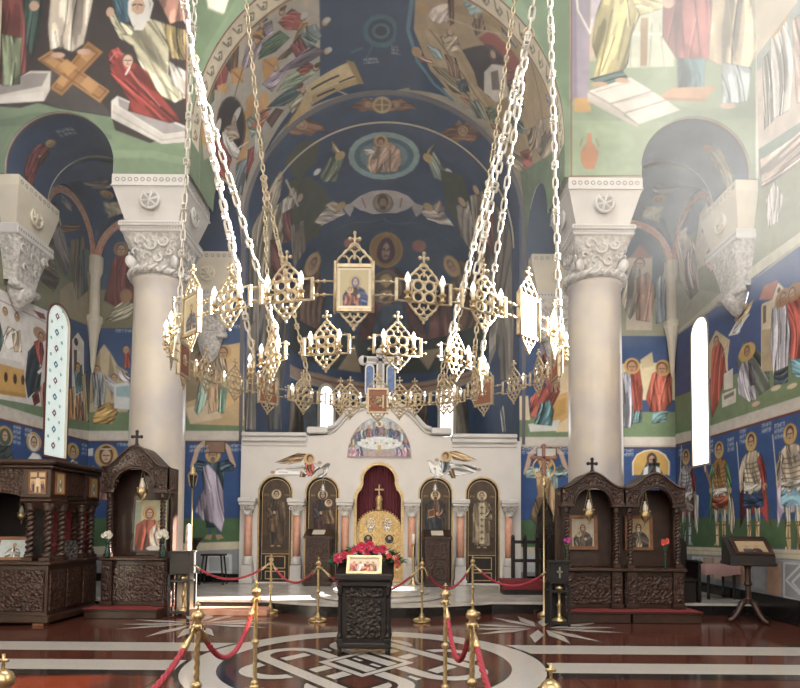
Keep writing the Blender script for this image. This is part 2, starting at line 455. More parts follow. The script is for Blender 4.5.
ART = """
@front
p 352b2a -835,1266 -366,1269 -355,812 -816,808
p 6f8a66 -822,948 -672,938 -638,948 -597,937 -499,922 -492,897 -426,872 -398,884 -357,875 -350,806 -816,802
p 5f7a58 -820,904 -690,918 -634,931 -558,906 -498,887 -497,878 -595,900 -689,903 -820,885
p 7d9872 -497,858 -426,859 -356,844 -356,829 -425,844 -496,843
p 47403f -609,1032 -522,955 -499,924 -597,939 -635,954
p cfc9c0 -729,965 -655,1010 -616,1010 -617,973 -627,952 -728,945
p 8f8886 -729,976 -655,1006 -621,1006 -632,981 -729,959
p dcd7d0 -729,955 -628,971 -627,952 -728,945
p dcd7cf -501,953 -490,963 -358,904 -357,875 -404,871 -500,920
p 9c9594 -488,959 -357,900 -357,896 -400,890 -486,943
p c9c3bc -497,947 -402,888 -357,896 -357,875 -404,871 -500,920
l aaa49d 2.3 -497,932 -404,878 -357,885
p b47a3c -643,1033 -617,1051 -504,972 -522,949
p a86f34 -617,977 -548,1069 -519,1048 -594,962
l 7c4d22 2.3 -636,1031 -617,1043 -511,972 -524,958 -636,1031
l 7c4d22 2.3 -609,979 -548,1059 -529,1046 -594,971 -609,979
p c68f50 -603,1020 -587,1034 -567,1018 -584,1001
p c68f50 -626,1030 -615,1037 -600,1026 -611,1016
p c68f50 -561,985 -546,1001 -525,984 -539,966
p c68f50 -606,989 -595,1003 -583,993 -592,979
p c68f50 -562,1040 -550,1054 -534,1044 -549,1028
r cdbfae -621,1049 -625,1100 -620,1188 -607,1267 -550,1268 -538,1169 -544,1130 -556,1063 -578,1047 -601,1057
l 8f8172 2.9 -600,1055 -591,1110 -586,1189
l 8f8172 2.3 -572,1051 -565,1110 -567,1189
e cca289 -604,1041 13.2,5.8
e cca289 -555,1048 13.2,5.9
r 2c4a44 -677,1188 -635,1188 -639,1090 -653,1035 -669,1070
r 6d2d2a -742,1207 -685,1207 -666,1090 -663,1008 -696,980 -730,988
r 6f7f60 -711,1082 -673,1074 -673,984 -707,980
e cca289 -652,1137 9.5,9.8
r 8a3b32 -545,1209 -482,1209 -452,1150 -478,1119 -505,1142
r 24485a -520,1189 -468,1189 -470,1107 -489,1103
r cbc49f -502,1107 -460,1097 -432,1115 -410,1107 -395,1065 -394,1006 -361,960 -381,950 -425,973 -455,1039 -463,1060 -492,1077
l 9a9270 2.5 -450,1072 -410,994 -376,960
l 9a9270 2.5 -432,1082 -407,1014
p d9d6d0 -475,1146 -464,1166 -441,1166 -433,1143 -434,1119 -445,1091 -462,1091 -474,1123
p c59d80 -469,1142 -460,1154 -447,1152 -442,1139 -446,1125 -457,1121 -467,1129
l 4a3222 2.7 -465,1140 -460,1142
l 4a3222 2.7 -454,1142 -448,1140
l 8a6448 1.9 -456,1142 -457,1133
l d9d6d0 4.8 -441,1170 -429,1143 -436,1111
r cbc49f -504,1103 -512,1122 -503,1130 -489,1107 -462,1099 -465,1080 -492,1083
e c59d81 -508,1126 7.6,9.8
r b3362d -510,1050 -491,1058 -478,1039 -458,1029 -433,1008 -419,979 -367,915 -391,911 -469,934 -466,953 -503,1005
p 9a2a26 -498,1032 -487,1040 -479,1021 -471,998 -482,990 -494,1005
l 7d201c 2.7 -491,1033 -471,994 -428,955
l d8706a 2.3 -475,1021 -448,986 -409,944
l d8706a 2.3 -506,1032 -495,1048 -480,1044
l 7d201c 2.7 -467,1004 -447,965
e e0b89c -472,1031 9.4,11.7
l e8e2da 3.8 -468,1019 -475,1005
r c98871 -435,1229 -365,1230 -362,1112 -394,1104 -414,1141
r a9935a -410,1107 -362,1092 -360,1030 -389,1037
r d6d0c4 -396,1033 -360,1010 -359,960 -388,987
l c4ab90 3.8 -366,1269 -355,812
l 7a2f28 2.3 -368,1269 -357,808
p 64805a -364,1269 -227,1271 -282,1132 -327,1053 -353,937
p e9e1cc -330,1171 -279,1171 -293,1124 -323,1136
p 64805a 229,1274 362,1275 359,942 327,1020 286,1117
p b9b59a 362,1275 799,1279 789,811 360,808
p c9b596 362,1275 457,1276 418,1079 402,1040 360,962
p 8fa582 361,1036 713,1046 709,807 360,804
p 84997a 360,952 492,967 604,944 712,965 711,930 585,921 360,923
p cfc2cf 402,1276 457,1276 418,1118 401,1098
p 9d91a4 364,1275 402,1276 396,960 364,960
p 857a90 364,1275 373,1275 374,960 364,960
p c99a56 368,966 396,966 400,939 368,939
l e8e0d0 3.8 366,1275 376,1137 399,1092 403,1118
p c9cfb6 468,1197 555,1198 557,1029 468,1025
l a3ab92 2.7 478,1119 474,1029
l a3ab92 2.7 495,1111 502,1029
l a3ab92 2.7 516,1111 510,1029
l a3ab92 2.7 531,1111 538,1029
l dfe0cc 4.8 467,1091 555,1092
p a5895c 493,1029 506,1029 509,1123 495,1123
r b2a76a 434,1197 494,1197 495,1132 476,1085 470,1033 457,1013 400,989 412,1038 402,1071 410,1128
l 847a45 2.7 441,1138 425,1059 413,1001
l 847a45 2.7 467,1118 451,1040
l e0d8a8 2.7 452,1154 436,1079
r 3c5958 398,1003 459,1021 470,1005 417,989
r c9bd83 471,1177 532,1186 539,1143 494,1127
r 95504c 540,1237 608,1238 637,1120 623,1042 594,1030 564,1039 535,1086
l 6f3230 2.7 570,1159 576,1061
l 6f3230 2.7 598,1159 606,1051
e d8b79a 547,1154 11.4,11.8
r 4f7078 562,1045 617,1045 612,983 564,981
l 3a5860 2.3 583,1041 582,983
p c79a72 552,987 635,991 616,966 526,969
p a97e58 526,969 616,966 616,960 526,963
r cbbb9a 635,1238 696,1238 714,1062 690,1007 658,1022 621,1042
l a08f70 2.7 660,1159 672,1042
r a3b2b6 647,1038 703,1027 695,961 646,956
e d0b49a 657,953 15.0,5.8
p ded8cf 394,979 474,1007 515,980 436,955
p c3bbb2 394,979 436,955 435,939 394,966
p d8d1c8 436,955 515,980 541,963 462,937
p b9b0a8 436,955 462,937 462,926 435,943
p d8d1c8 462,937 541,963 567,944 488,916
p b9b0a8 394,968 488,916 488,909 394,960
l 9a9188 2.7 436,955 515,980
l 9a9188 2.7 462,937 541,963
l 9a9188 2.3 394,979 436,955 462,937 488,916
l a8a098 1.7 409,978 473,998
l a8a098 1.7 447,957 511,973
e caa07c 417,993 15.0,4.9
e caa07c 458,1001 13.2,4.9
p b97a52 392,898 401,898 401,881 414,862 410,843 405,829 388,829 381,842 379,860 392,881
l 8f5636 1.7 383,887 379,873
l 8f5636 1.7 409,887 414,873
l e3ddd0 3.8 717,1278 709,807
l 7a2f28 1.9 360,815 494,817
l 7a2f28 2.3 364,1275 362,814
@v1
p b9ae9c 183,928 589,1063 587,1349 379,1464 149,1492 -65,1490 -215,1158
p 6f8a66 22,1064 64,1151 29,1224 35,1277 -17,1431 -94,1437 -252,1084
p b8ad9b 89,1051 109,1114 -7,1167 42,1232 -1,1285 -17,1431 157,1215 172,1124
p 1f3c66 443,1014 625,1020 675,1215 761,1332 795,1368 661,1410 561,1454 461,1451 391,1383 410,1262
p 1f3c66 334,1397 414,1408 448,1446 295,1433 180,1453 155,1459
r a5433b 170,1085 205,1105 198,1152 155,1184 122,1143 138,1111
r 5f7a52 132,1079 155,1101 115,1163 78,1147 93,1107
r 6c4b28 211,1106 240,1124 205,1186 186,1181 181,1149
r 9d8d9a 209,1195 242,1165 281,1150 316,1157 311,1193 276,1201 237,1207
r 4e6b4a 260,1213 280,1188 327,1189 345,1221 306,1230
r a64939 327,1170 363,1159 385,1189 370,1216 340,1198
r 99682e 295,1249 345,1242 373,1202 391,1207 373,1254 325,1261
r 7a8c88 370,1216 407,1219 416,1254 389,1274 367,1256
r 5e4b5b 292,1281 348,1277 394,1271 419,1299 362,1310
r 8b9c7c 280,1324 319,1309 381,1321 392,1345 343,1352
r 2e4a48 242,1338 299,1342 338,1348 347,1387 289,1379
r a8432f 341,1308 373,1305 390,1326 357,1336
r 2c3f52 265,1104 301,1123 307,1151 273,1143
r 7d9a78 236,1106 265,1104 272,1129 246,1139
e c8a482 181,1103 9.9,6.0
e 5a3c22 184,1098 11.0,4.4
e c8a482 234,1110 8.7,5.4
e 5a3c22 238,1108 8.6,4.5
e c8a482 286,1130 8.0,6.8
e cfcac2 288,1122 7.8,5.8
e c8a482 309,1136 7.6,6.0
e 7a5a3a 312,1133 7.6,5.0
e c8a482 341,1153 7.3,7.3
e 5a3c22 345,1148 8.2,5.4
e c8a482 382,1190 8.0,7.7
e cfcac2 387,1188 7.9,6.8
e c8a482 427,1223 8.2,8.7
e cfcac2 432,1220 8.1,7.2
e c8a482 390,1329 9.5,9.5
e 4a3222 395,1326 9.4,7.2
e c8a482 338,1361 9.7,9.1
e 5a3c22 342,1357 10.2,6.8
e c8a482 421,1298 8.3,9.2
e cfcac2 426,1297 7.3,8.1
p d99a4e 189,1168 221,1191 207,1221 176,1192
p e0a45c 139,1154 170,1180 156,1196 135,1165
p d99a4e 269,1221 306,1241 303,1284 273,1305 256,1278
p e0a45c 239,1290 260,1305 255,1339 212,1338
p d99a4e 198,1264 225,1270 204,1322 183,1303
p d99a4e 46,1131 73,1163 36,1196 20,1158
p e0a45c 122,1296 172,1351 134,1380 95,1359
p d99a4e 176,1275 199,1296 184,1345 163,1332
p e2bb78 -8,1258 38,1305 41,1384 29,1406
l a06a2a 2.8 189,1168 207,1221
l a06a2a 2.7 274,1225 299,1275
r 8796a0 95,1343 134,1380 136,1414 63,1422 52,1377
r a5433b 150,1372 172,1388 156,1419 97,1428
r 7a8c7a 178,1304 218,1325 217,1365 175,1363
r a05a40 181,1334 230,1332 257,1354 213,1374
p 5a4638 171,1318 158,1335 142,1343 123,1341 104,1330 88,1310 75,1285 69,1260 69,1236 75,1217 86,1204 101,1195 118,1191 135,1193 150,1200 164,1212 174,1229 180,1249 182,1273 179,1296
p 2c2120 167,1307 156,1322 142,1329 125,1328 109,1319 95,1303 84,1282 79,1260 79,1240 85,1222 95,1209 108,1201 122,1197 137,1198 151,1203 163,1214 172,1228 177,1247 178,1267 175,1288
r d8d0c4 97,1235 120,1253 116,1288 126,1338 107,1346 87,1302 83,1261
r a33a34 58,1210 86,1245 88,1317 34,1307 20,1268
e d8d3cb 156,1263 21.8,10.4
e c8a482 147,1261 13.4,7.2
r a8927c 108,1237 149,1273 141,1317 107,1282
e d8d3cb 91,1213 20.1,10.9
r 7a3a34 120,1109 147,1112 138,1148 107,1146
r 4a6a6a 184,1117 210,1120 203,1148 181,1149
r c08a4a 265,1151 291,1153 294,1179 265,1181
r 8a3a3a 341,1239 371,1237 380,1269 348,1277
r 9a8a9a 251,1273 295,1271 317,1295 270,1315
r b0a888 301,1383 343,1378 350,1402 304,1420
r 5a3a2c 231,1367 268,1365 286,1390 240,1406
r a8b0a0 183,1366 213,1374 203,1421 166,1418
e c8a482 142,1106 9.6,5.0
e c8a482 292,1151 7.0,6.0
e c8a482 296,1267 8.5,7.2
e c8a482 347,1374 8.4,8.7
l efe6d0 3.6 114,1321 160,1356
l 6a4a2c 3.0 166,1108 115,1163
l 6a4a2c 3.0 232,1187 167,1228
p e0c484 353,1371 468,1346 494,1419 361,1434
p c9a562 366,1407 490,1402 494,1419 361,1434
l 2c2420 6.2 370,1386 438,1379
l 2c2420 6.5 381,1416 423,1416
l 2c2420 5.1 440,1400 481,1393
p b08c4c 462,1339 480,1350 498,1423 484,1420
p d8b878 316,1424 359,1382 360,1437 325,1468 244,1487 197,1477
l 8a6a3a 3.8 331,1409 223,1478
r a24034 608,1060 626,1056 605,1235 588,1218
p 2f5f78 585,1267 583,1282 577,1295 568,1306 557,1314 544,1316 532,1314 521,1306 512,1295 507,1281 506,1267 509,1253 516,1242 525,1233 536,1228 547,1226 559,1228 570,1233 578,1242 584,1254
p 16304e 574,1268 573,1278 569,1288 562,1296 554,1301 545,1302 536,1300 528,1295 522,1288 518,1278 517,1268 519,1259 524,1250 530,1244 538,1240 547,1238 556,1240 563,1244 569,1250 573,1259
p 35647c 566,1269 564,1276 561,1282 557,1287 551,1290 545,1291 539,1290 533,1287 529,1282 527,1276 526,1269 527,1262 530,1257 535,1252 541,1250 547,1249 553,1250 558,1252 562,1257 565,1263
p 14283e 559,1269 558,1274 556,1277 553,1280 549,1282 545,1283 541,1282 538,1280 535,1277 533,1273 533,1269 534,1265 536,1262 539,1259 542,1257 546,1256 550,1257 554,1259 557,1262 558,1265
l 35647c 6.5 501,1313 477,1320
l 35647c 4.0 524,1310 508,1349
t c8ccd0 503,1354 1.6 2
t c8ccd0 569,1327 1.2 3
p b79a6c 623,1057 873,926 940,1014 1071,1151 1089,1239 1011,1348 893,1404 795,1408 720,1412 659,1360 618,1258
p 1f3c66 589,1063 626,1056 609,1210 629,1311 675,1384 715,1422 611,1440 578,1292
l 4f8398 9.0 623,1057 613,1185 605,1261 629,1345 671,1399 721,1425
p c2a678 641,1252 677,1250 761,1332 870,1395 961,1385 911,1418 773,1421 683,1349
p a78a5c 673,1191 801,1100 890,1109 841,1155 763,1167
p 342824 731,1264 772,1224 821,1193 863,1191 844,1265 821,1337 783,1333 768,1302
p a44a3e 765,1211 789,1173 845,1171 893,1176 910,1201 873,1224 828,1224 786,1216
r 3f2c30 781,1214 806,1200 842,1206 832,1242 802,1241
r 6d3a34 830,1233 863,1212 885,1217 862,1259 835,1256
r 3c4442 861,1254 905,1230 924,1256 886,1288
e c8a482 807,1221 11.4,9.4
p dcd4c8 793,1283 809,1246 843,1221 869,1282 840,1332 802,1336
p 6f665e 810,1268 827,1247 843,1290 822,1311
r b4a498 802,1130 834,1105 870,1128 860,1158 826,1163
r 8a8484 839,1105 863,1088 897,1093 889,1125
e c8a482 816,1123 8.7,6.0
r d0b8a8 652,1194 689,1165 693,1212 666,1228 648,1219
r 7f9a98 718,1147 755,1117 769,1144 740,1172
r 6b4326 681,1120 697,1113 706,1210 698,1219
r 88a0a0 646,1288 680,1292 691,1315 667,1320
r b88a70 624,1323 657,1324 668,1338 634,1344
r 8a7a5a 663,1346 708,1336 768,1384 719,1399
r 3f4f54 726,1362 750,1334 765,1366 739,1386
r b06a50 741,1398 780,1387 801,1403 766,1419
e c49a60 626,1317 12.0,14.3
e c49a60 635,1199 13.2,14.3
r a8957a 979,1222 1014,1161 1070,1183 1059,1248 1007,1280
r 7f93a4 974,1152 1008,1108 1025,1124 996,1157
r b25a48 953,1367 983,1309 1036,1330 1001,1404
r 6f8a6a 810,1381 836,1348 865,1378 835,1405
p 6f8a66 975,1412 1088,1155 1332,1114 1148,1525
p 8aa0a8 943,1101 973,1066 1006,1106 977,1132
r 9a7a5a 741,1181 765,1151 780,1179 759,1209
r 5a6a5a 772,1129 792,1106 806,1123 785,1147
r c4ac88 677,1255 713,1232 732,1270 694,1291
r 7a5a44 690,1298 719,1294 740,1346 709,1354
r 8a9484 758,1399 790,1372 828,1405 793,1432
r a07a5a 836,1411 873,1377 920,1390 891,1444
r 6a7a7a 879,1316 917,1283 954,1301 914,1347
r a89070 950,1293 978,1241 1012,1266 993,1323
r c8b490 926,1405 966,1370 993,1392 949,1436
l 8a7050 4.5 654,1248 710,1305 783,1365 877,1393
l d0b88c 3.0 687,1204 757,1195 814,1163
l 8a7050 4.1 903,1144 964,1181 1023,1222
e c8a482 753,1164 7.9,6.6
e c8a482 699,1234 7.5,8.5
e c8a482 773,1380 10.3,9.1
e c8a482 852,1386 13.0,8.7
e c8a482 896,1295 13.5,7.3
@v2
p 253f66 182,1135 970,1032 1598,1257 -507,1430
p 1d3458 8,1590 1016,1673 1513,1784 -472,1650
r 84563c 234,1415 258,1411 290,1422 307,1418 314,1441 327,1434 337,1463 361,1502 374,1543 347,1516 326,1524 303,1492 276,1477 264,1440
p d0a868 323,1472 319,1480 311,1480 302,1472 297,1460 296,1449 301,1442 309,1442 317,1449 322,1461
p 8a6040 320,1469 316,1475 310,1475 304,1469 300,1461 300,1452 303,1447 309,1447 315,1452 319,1461
p c49870 316,1467 314,1470 310,1470 306,1467 303,1461 303,1455 305,1451 309,1451 313,1455 316,1461
r 84563c 437,1485 451,1471 472,1464 483,1454 490,1466 498,1456 507,1470 527,1484 539,1504 519,1498 505,1513 488,1503 469,1506 457,1488
p d0a868 497,1482 495,1488 491,1492 486,1491 482,1486 481,1479 483,1472 487,1469 492,1470 496,1475
p 8a6040 495,1481 494,1486 490,1489 487,1488 484,1485 483,1479 484,1474 488,1472 491,1472 494,1476
p c49870 493,1481 492,1484 490,1486 487,1486 485,1483 485,1480 486,1476 488,1475 491,1475 492,1477
r 84563c 511,1503 525,1484 545,1471 556,1457 563,1467 571,1455 581,1466 601,1474 615,1490 594,1491 581,1509 563,1505 544,1514 532,1499
p d0a868 571,1481 570,1488 565,1493 560,1494 556,1490 555,1483 556,1476 560,1471 566,1471 570,1474
p 8a6040 569,1481 568,1486 565,1490 561,1491 558,1488 557,1483 558,1477 561,1474 565,1473 568,1476
p c49870 567,1481 566,1485 564,1487 561,1488 559,1486 559,1482 560,1479 562,1477 564,1476 566,1478
r 84563c 674,1578 690,1533 717,1491 730,1461 743,1469 751,1443 769,1448 801,1436 826,1441 794,1469 778,1510 749,1526 724,1559 703,1549
p d0a868 760,1478 758,1490 752,1503 743,1511 735,1511 731,1503 732,1490 739,1478 748,1470 756,1470
p 8a6040 756,1481 755,1490 750,1500 743,1506 737,1506 734,1500 736,1490 740,1481 747,1475 753,1475
p c49870 752,1484 752,1491 748,1497 744,1501 740,1501 738,1497 739,1490 742,1484 746,1480 750,1480
p c8a468 549,1487 547,1496 544,1505 538,1513 531,1517 523,1519 516,1517 509,1512 504,1504 501,1495 500,1485 502,1476 506,1468 511,1462 518,1458 526,1457 533,1458 539,1462 545,1469 548,1477
p 8a6436 542,1487 541,1494 539,1500 534,1505 529,1508 524,1509 518,1508 513,1504 509,1499 507,1493 507,1486 508,1479 511,1474 515,1469 520,1466 525,1466 531,1467 535,1470 539,1474 542,1480
l e0c890 3.1 509,1486 540,1487
l e0c890 3.2 525,1466 524,1509
p 8fb0ae 628,1677 623,1714 609,1754 584,1788 553,1812 518,1819 484,1808 455,1781 433,1745 420,1706 419,1669 427,1640 444,1617 467,1603 496,1594 526,1592 556,1596 584,1606 607,1622 622,1646
p 4a6a78 610,1684 606,1714 594,1744 574,1770 548,1788 519,1793 491,1784 467,1764 448,1737 438,1706 436,1678 442,1653 456,1635 476,1622 500,1615 525,1613 551,1617 574,1625 593,1639 605,1659
p 6c8c90 593,1690 589,1713 579,1736 563,1755 543,1768 520,1772 498,1766 478,1751 464,1730 455,1707 453,1685 458,1665 469,1649 485,1638 504,1632 525,1631 545,1633 564,1641 579,1653 589,1670
r c49a78 490,1658 508,1634 547,1635 569,1668 575,1713 562,1775 483,1782 467,1737
l 8f6848 4.9 512,1670 496,1775
l 8f6848 5.0 541,1671 538,1788
r d8c8b0 464,1660 495,1659 500,1687 470,1690
e d6ae6c 516,1630 19.6,26.2
e 7a4a30 516,1630 11.2,17.4
e c79a78 516,1635 7.3,13.1
r 7a8a6a 325,1697 366,1645 403,1643 412,1675 369,1766 326,1729
r b59a6a 381,1577 394,1619 408,1655 389,1661 376,1617
e d0aa68 396,1656 15.1,19.5
r 8a9a88 639,1663 668,1637 711,1701 708,1754 675,1759
r a08a62 667,1603 663,1659 640,1690 650,1639
e d0aa68 652,1675 15.4,20.6
e d8d8d0 319,1671 12.5,12.6
e d8d8d0 720,1693 12.6,13.8
p 44492f 292,1512 348,1554 323,1628 260,1646 240,1602 237,1527
p 44492f 221,1606 294,1666 333,1777 335,1859 265,1979 178,1936 169,1787
p 3c422c 691,1706 764,1670 806,1745 791,1948 727,1895
r b5a48c 57,1589 126,1529 168,1540 207,1541 215,1570 180,1615 134,1634
r c9bca6 153,1623 206,1654 238,1668 234,1715 176,1738 129,1726
r 9a4a3e 163,1683 205,1717 170,1852 124,1793
r c4b494 113,1596 167,1646 131,1780 -20,1796 -60,1666
r 8a7a68 175,1772 232,1827 202,1979 120,1969
r 8a4a40 75,1670 115,1750 51,1892 -19,1768
r a89a84 19,1502 97,1548 36,1651 -117,1623 -208,1521
e c8a482 203,1553 16.8,13.0
e c8a482 223,1658 17.5,15.0
e c8a482 243,1716 17.4,16.4
e c8a482 146,1562 20.3,11.9
l d0c4b0 6.0 217,1591 228,1739
r a8957c 803,1727 841,1646 893,1693 911,1886 856,1916
r 9a4a3e 858,1683 893,1651 972,1702 979,1831 907,1826
r b5a590 760,1835 799,1754 842,1846 849,1999 795,1983
r 8f8474 917,1688 959,1644 1071,1680 1117,1787 983,1881
r 7d6a58 864,1902 933,1816 1070,1908 1052,2148 920,2192
e c8a482 820,1674 18.4,16.8
e c8a482 779,1790 17.8,19.8
e c8a482 875,1668 22.4,15.6
p d4c4b8 401,1914 438,1888 478,1874 517,1875 555,1880 594,1900 621,1937 588,1988 546,2023 511,2029 471,2013 431,1970
p c9b8ac 374,1906 408,1913 412,1946 394,1991 383,1951
p c9b8ac 614,1934 649,1935 637,1993 623,2020 608,1968
p 8a7458 546,1952 544,1972 538,1990 530,2004 520,2013 509,2015 498,2010 488,1999 481,1983 477,1964 476,1945 479,1926 484,1911 492,1900 502,1893 513,1892 523,1895 532,1904 540,1917 544,1933
p b09a78 539,1953 537,1968 533,1982 526,1994 518,2000 509,2002 500,1998 492,1989 487,1977 483,1962 483,1946 485,1932 489,1919 496,1910 504,1905 512,1903 521,1906 528,1913 534,1924 538,1937
e 5c4030 511,1939 18.2,39.7
e b08a68 511,1952 11.3,29.7
e 5c4030 510,1983 10.9,15.3
l a85a50 4.4 443,1902 452,1967
l a85a50 4.4 574,1917 567,1981
r cbb4a0 265,1886 319,1866 367,1900 382,1962 337,1960 289,1944
r b89a80 314,1848 351,1851 379,1922 348,1932
e d0aa68 370,1903 17.2,22.4
r cbb4a0 636,1980 670,1921 721,1914 765,1955 712,2001 666,2013
r b89a80 676,1916 702,1859 727,1895 700,1946
e d0aa68 663,1932 16.9,24.2
p 26406a -205,1391 19,1979 -446,2021 -533,1415
r 7d7468 -57,1452 14,1545 -117,1623 -266,1589 -321,1490
r 8a8074 -107,1577 31,1703 -28,1855 -230,1813 -307,1638
r 6a5a50 -70,1744 25,1909 -145,1995 -339,1881 -334,1765
r 94887a -258,1448 -194,1562 -482,1584 -498,1484
r 54504c -239,1680 -214,1871 -428,1919 -460,1723
p 8d8478 -243,1524 -230,1565 -482,1584 -489,1542
r 8d8070 886,1630 1004,1581 1276,1585 1301,1786 1053,2045
r 9a8c7a 884,1937 983,1881 1247,1865 1273,2148 1002,2410
r 857868 1117,1787 1232,1556 1465,1585 1422,1785
p 26406a 1342,1864 1425,1528 1580,1528 1532,1862
r 7d7468 935,3769 1221,2204 1506,2041 1207,4116
r d8d3c4 1453,1785 1449,1713 1536,1679 1525,1748
@con
l 3a5a80 9.0 -580,220 -540,312 -487,407 -226,496 370,449 441,361 470,277
r 5b2c30 -113,151 -98,228 -54,278 36,279 100,222 129,114 163,-89 -147,-89
r 28384c -79,41 -34,158 54,157 74,3 72,-136 -91,-138
p b8863c 84,349 71,327 51,308 26,293 -2,283 -31,279 -61,281 -90,289 -117,302 -141,320 -159,341 -170,363 -170,386 -154,406 -117,422 -60,429 2,427 51,414 79,395 89,372
p a2722c 70,350 59,330 41,313 19,299 -5,290 -32,287 -59,288 -85,296 -109,308 -130,324 -145,342 -154,363 -152,383 -136,401 -104,414 -56,420 -5,418 37,407 62,390 72,371
e 4c2028 -39,351 65.1,54.2
e b98a68 -39,346 39.8,35.3
l 3c2420 5.8 -62,354 -47,354
l 3c2420 5.8 -25,355 -10,355
l 3c2420 5.3 -49,326 -23,327
p 7f6e58 48,202 43,182 32,163 16,149 -4,139 -25,135 -46,138 -66,146 -83,160 -95,178 -102,198 -102,219 -95,239 -79,255 -57,266 -31,271 -4,268 20,258 37,243 47,224
p 6a5a48 39,203 35,184 25,168 11,155 -6,146 -25,143 -44,145 -61,153 -76,165 -87,181 -93,199 -93,217 -86,235 -72,249 -53,259 -30,263 -7,261 13,252 29,239 37,221
e b98a68 -28,225 21.6,20.8
e c9a05c -28,233 29.9,22.7
r a8845c -55,194 1,196 10,143 -59,141
p b0685a -249,357 -243,349 -244,342 -250,334 -261,328 -276,323 -293,320 -311,319 -329,321 -346,323 -359,328 -368,334 -371,342 -369,349 -359,357 -344,363 -324,367 -301,368 -280,367 -262,363
p b0685a 264,342 252,336 238,332 223,329 206,328 191,329 177,333 166,338 160,344 158,351 161,359 170,366 185,372 204,375 224,376 243,374 259,370 269,364 273,356 271,349
r 7d5c3e -487,246 -404,228 -393,138 -387,-23 -523,-95 -543,30
r 6d4a34 -477,114 -401,213 -296,116 -319,-42 -416,-116
e c49a5c -459,198 57.4,42.3
e b98a68 -455,196 28.4,23.1
r 7d5c3e 377,258 452,214 487,145 429,42 359,-48 287,9 279,161
e c49a5c 347,235 50.0,40.3
e b98a68 343,232 24.8,22.1
r 6d3f38 162,147 265,180 257,-23 206,-78 142,-52
p b09a76 -160,-28 -108,-140 -244,-190
p 6f6a4c 26,-62 121,-111 57,-165
@aps
p a88a72 -519,711 -304,728 -158,724 -29,722 116,726 248,734 425,734 425,691 248,688 116,679 -28,674 -158,677 -303,682 -516,670
l 8a4a38 6.4 -422,708 -255,706 -125,704 -29,702 116,706 248,715 425,716
l c8b494 4.0 -516,670 -303,682 -158,677 -28,674 116,679 248,688 425,691
p 6f7a84 -419,622 -323,663 -309,478 -415,464
r 7a6a5c -513,623 -407,668 -388,468 -530,448
r 6a5248 -226,641 -183,654 -172,491 -233,486
r 7d7468 -166,641 -124,652 -114,495 -164,492
r 7d7468 51,650 92,656 101,498 53,499
r 6a5248 108,647 150,652 151,495 101,498
r 847a6a 248,665 331,674 356,477 240,489
@east
p 2a4c86 -742,643 -326,647 -321,376 -734,372
p 2a4c86 299,651 752,655 748,374 299,371
p 6f8a62 -736,436 -322,424 -321,380 -734,377
p 6f8a62 299,439 749,443 748,374 299,371
p 2b4672 -749,1010 -333,1013 -326,642 -737,638
p 7f7a58 -740,733 -622,734 -499,710 -497,640 -737,638
r 7a3028 -686,708 -669,803 -645,844 -615,819 -602,709 -626,674
e b98a68 -647,834 11.1,13.8
e b58a50 -648,836 17.2,17.6
e caa187 -647,834 9.9,12.6
r a09a7c -679,659 -660,689 -632,714 -607,694 -621,664 -664,654
e a87a50 -632,719 14.7,17.5
r 7a3028 -463,835 -444,886 -415,896 -394,861 -388,811 -462,805
p 41587a 311,1018 757,1022 752,645 311,642
p 97977a 556,728 753,720 752,630 556,629
p c9b79c 601,824 661,829 659,644 595,644
p a86a58 606,824 631,859 661,824
r 8f8474 581,718 616,814 631,824 635,719 605,669
r b58a72 616,769 650,789 670,744 654,664 620,669
e caa187 631,809 9.8,12.5
r 7d8a96 670,769 695,794 698,670 669,659
r 9a8a70 355,827 385,867 424,842 434,812 355,812
e d6c8a8 380,857 14.8,15.1
p c2ae86 -720,461 -710,544 -692,584 -682,599 -667,579 -647,545 -622,530 -619,432 -719,431
p a8946c -710,544 -692,584 -688,461 -712,451
p 8d7c58 -667,579 -650,510 -659,461 -670,510
r a8b0b4 -710,530 -690,540 -674,495 -678,441 -702,441
r b4b4c0 -680,525 -655,510 -630,481 -649,471 -669,491
r c79a52 -706,417 -688,446 -664,456 -643,432 -657,402 -701,402
e c79a72 -698,535 7.3,8.6
e c79a72 -655,515 8.3,8.4
e 9a6a48 -651,446 8.3,9.8
p d8dce0 -655,500 -616,506 -614,437 -653,441
p 9ac0cc -650,493 -616,498 -615,466 -649,471
r c9b8c0 -651,545 -631,530 -617,525 -616,501 -641,510
r a8382e -633,580 -618,590 -617,540 -632,540
e c79a72 -628,585 7.3,8.7
t d0d4dc -654,629 2.2 1
p cdc5bb -734,385 -321,388 -321,363 -734,360
p b5b0a6 -734,363 -321,367 -321,363 -734,360
l 7a2f28 2.9 -734,359 -321,362
p 8a7a5c -493,665 -415,666 -410,439 -488,438
p d8b074 -394,596 -340,607 -336,415 -390,414
p c8a878 -488,453 -430,473 -381,444 -347,464 -336,400 -467,404
p d8c0a0 -478,443 -410,458 -390,419 -467,404
p 9a7a54 -433,586 -393,586 -391,463 -430,463
r 9a6a44 -457,571 -433,596 -408,581 -412,532 -435,497 -455,512
r a08a70 -423,581 -389,591 -378,532 -406,512
r 8fb0a0 -458,438 -446,512 -432,547 -422,532 -430,453 -448,423
r a88a68 -424,429 -421,522 -402,532 -395,439
r 6f9a84 -400,434 -392,522 -378,532 -377,503 -385,429
e c8a050 -420,581 18.3,18.6
e b98a68 -420,581 10.8,13.9
e c8a050 -388,582 17.1,17.3
e b98a68 -391,579 9.8,12.4
t d0d4dc -370,641 1.6 1
p e2c79a 413,553 467,569 466,392 423,391
p d8a860 403,474 452,490 452,426 413,401
p c89848 413,465 447,475 447,440 418,421
p e4cfa8 326,479 355,479 360,420 325,420
p cfd4cc 355,410 433,421 423,394 360,391
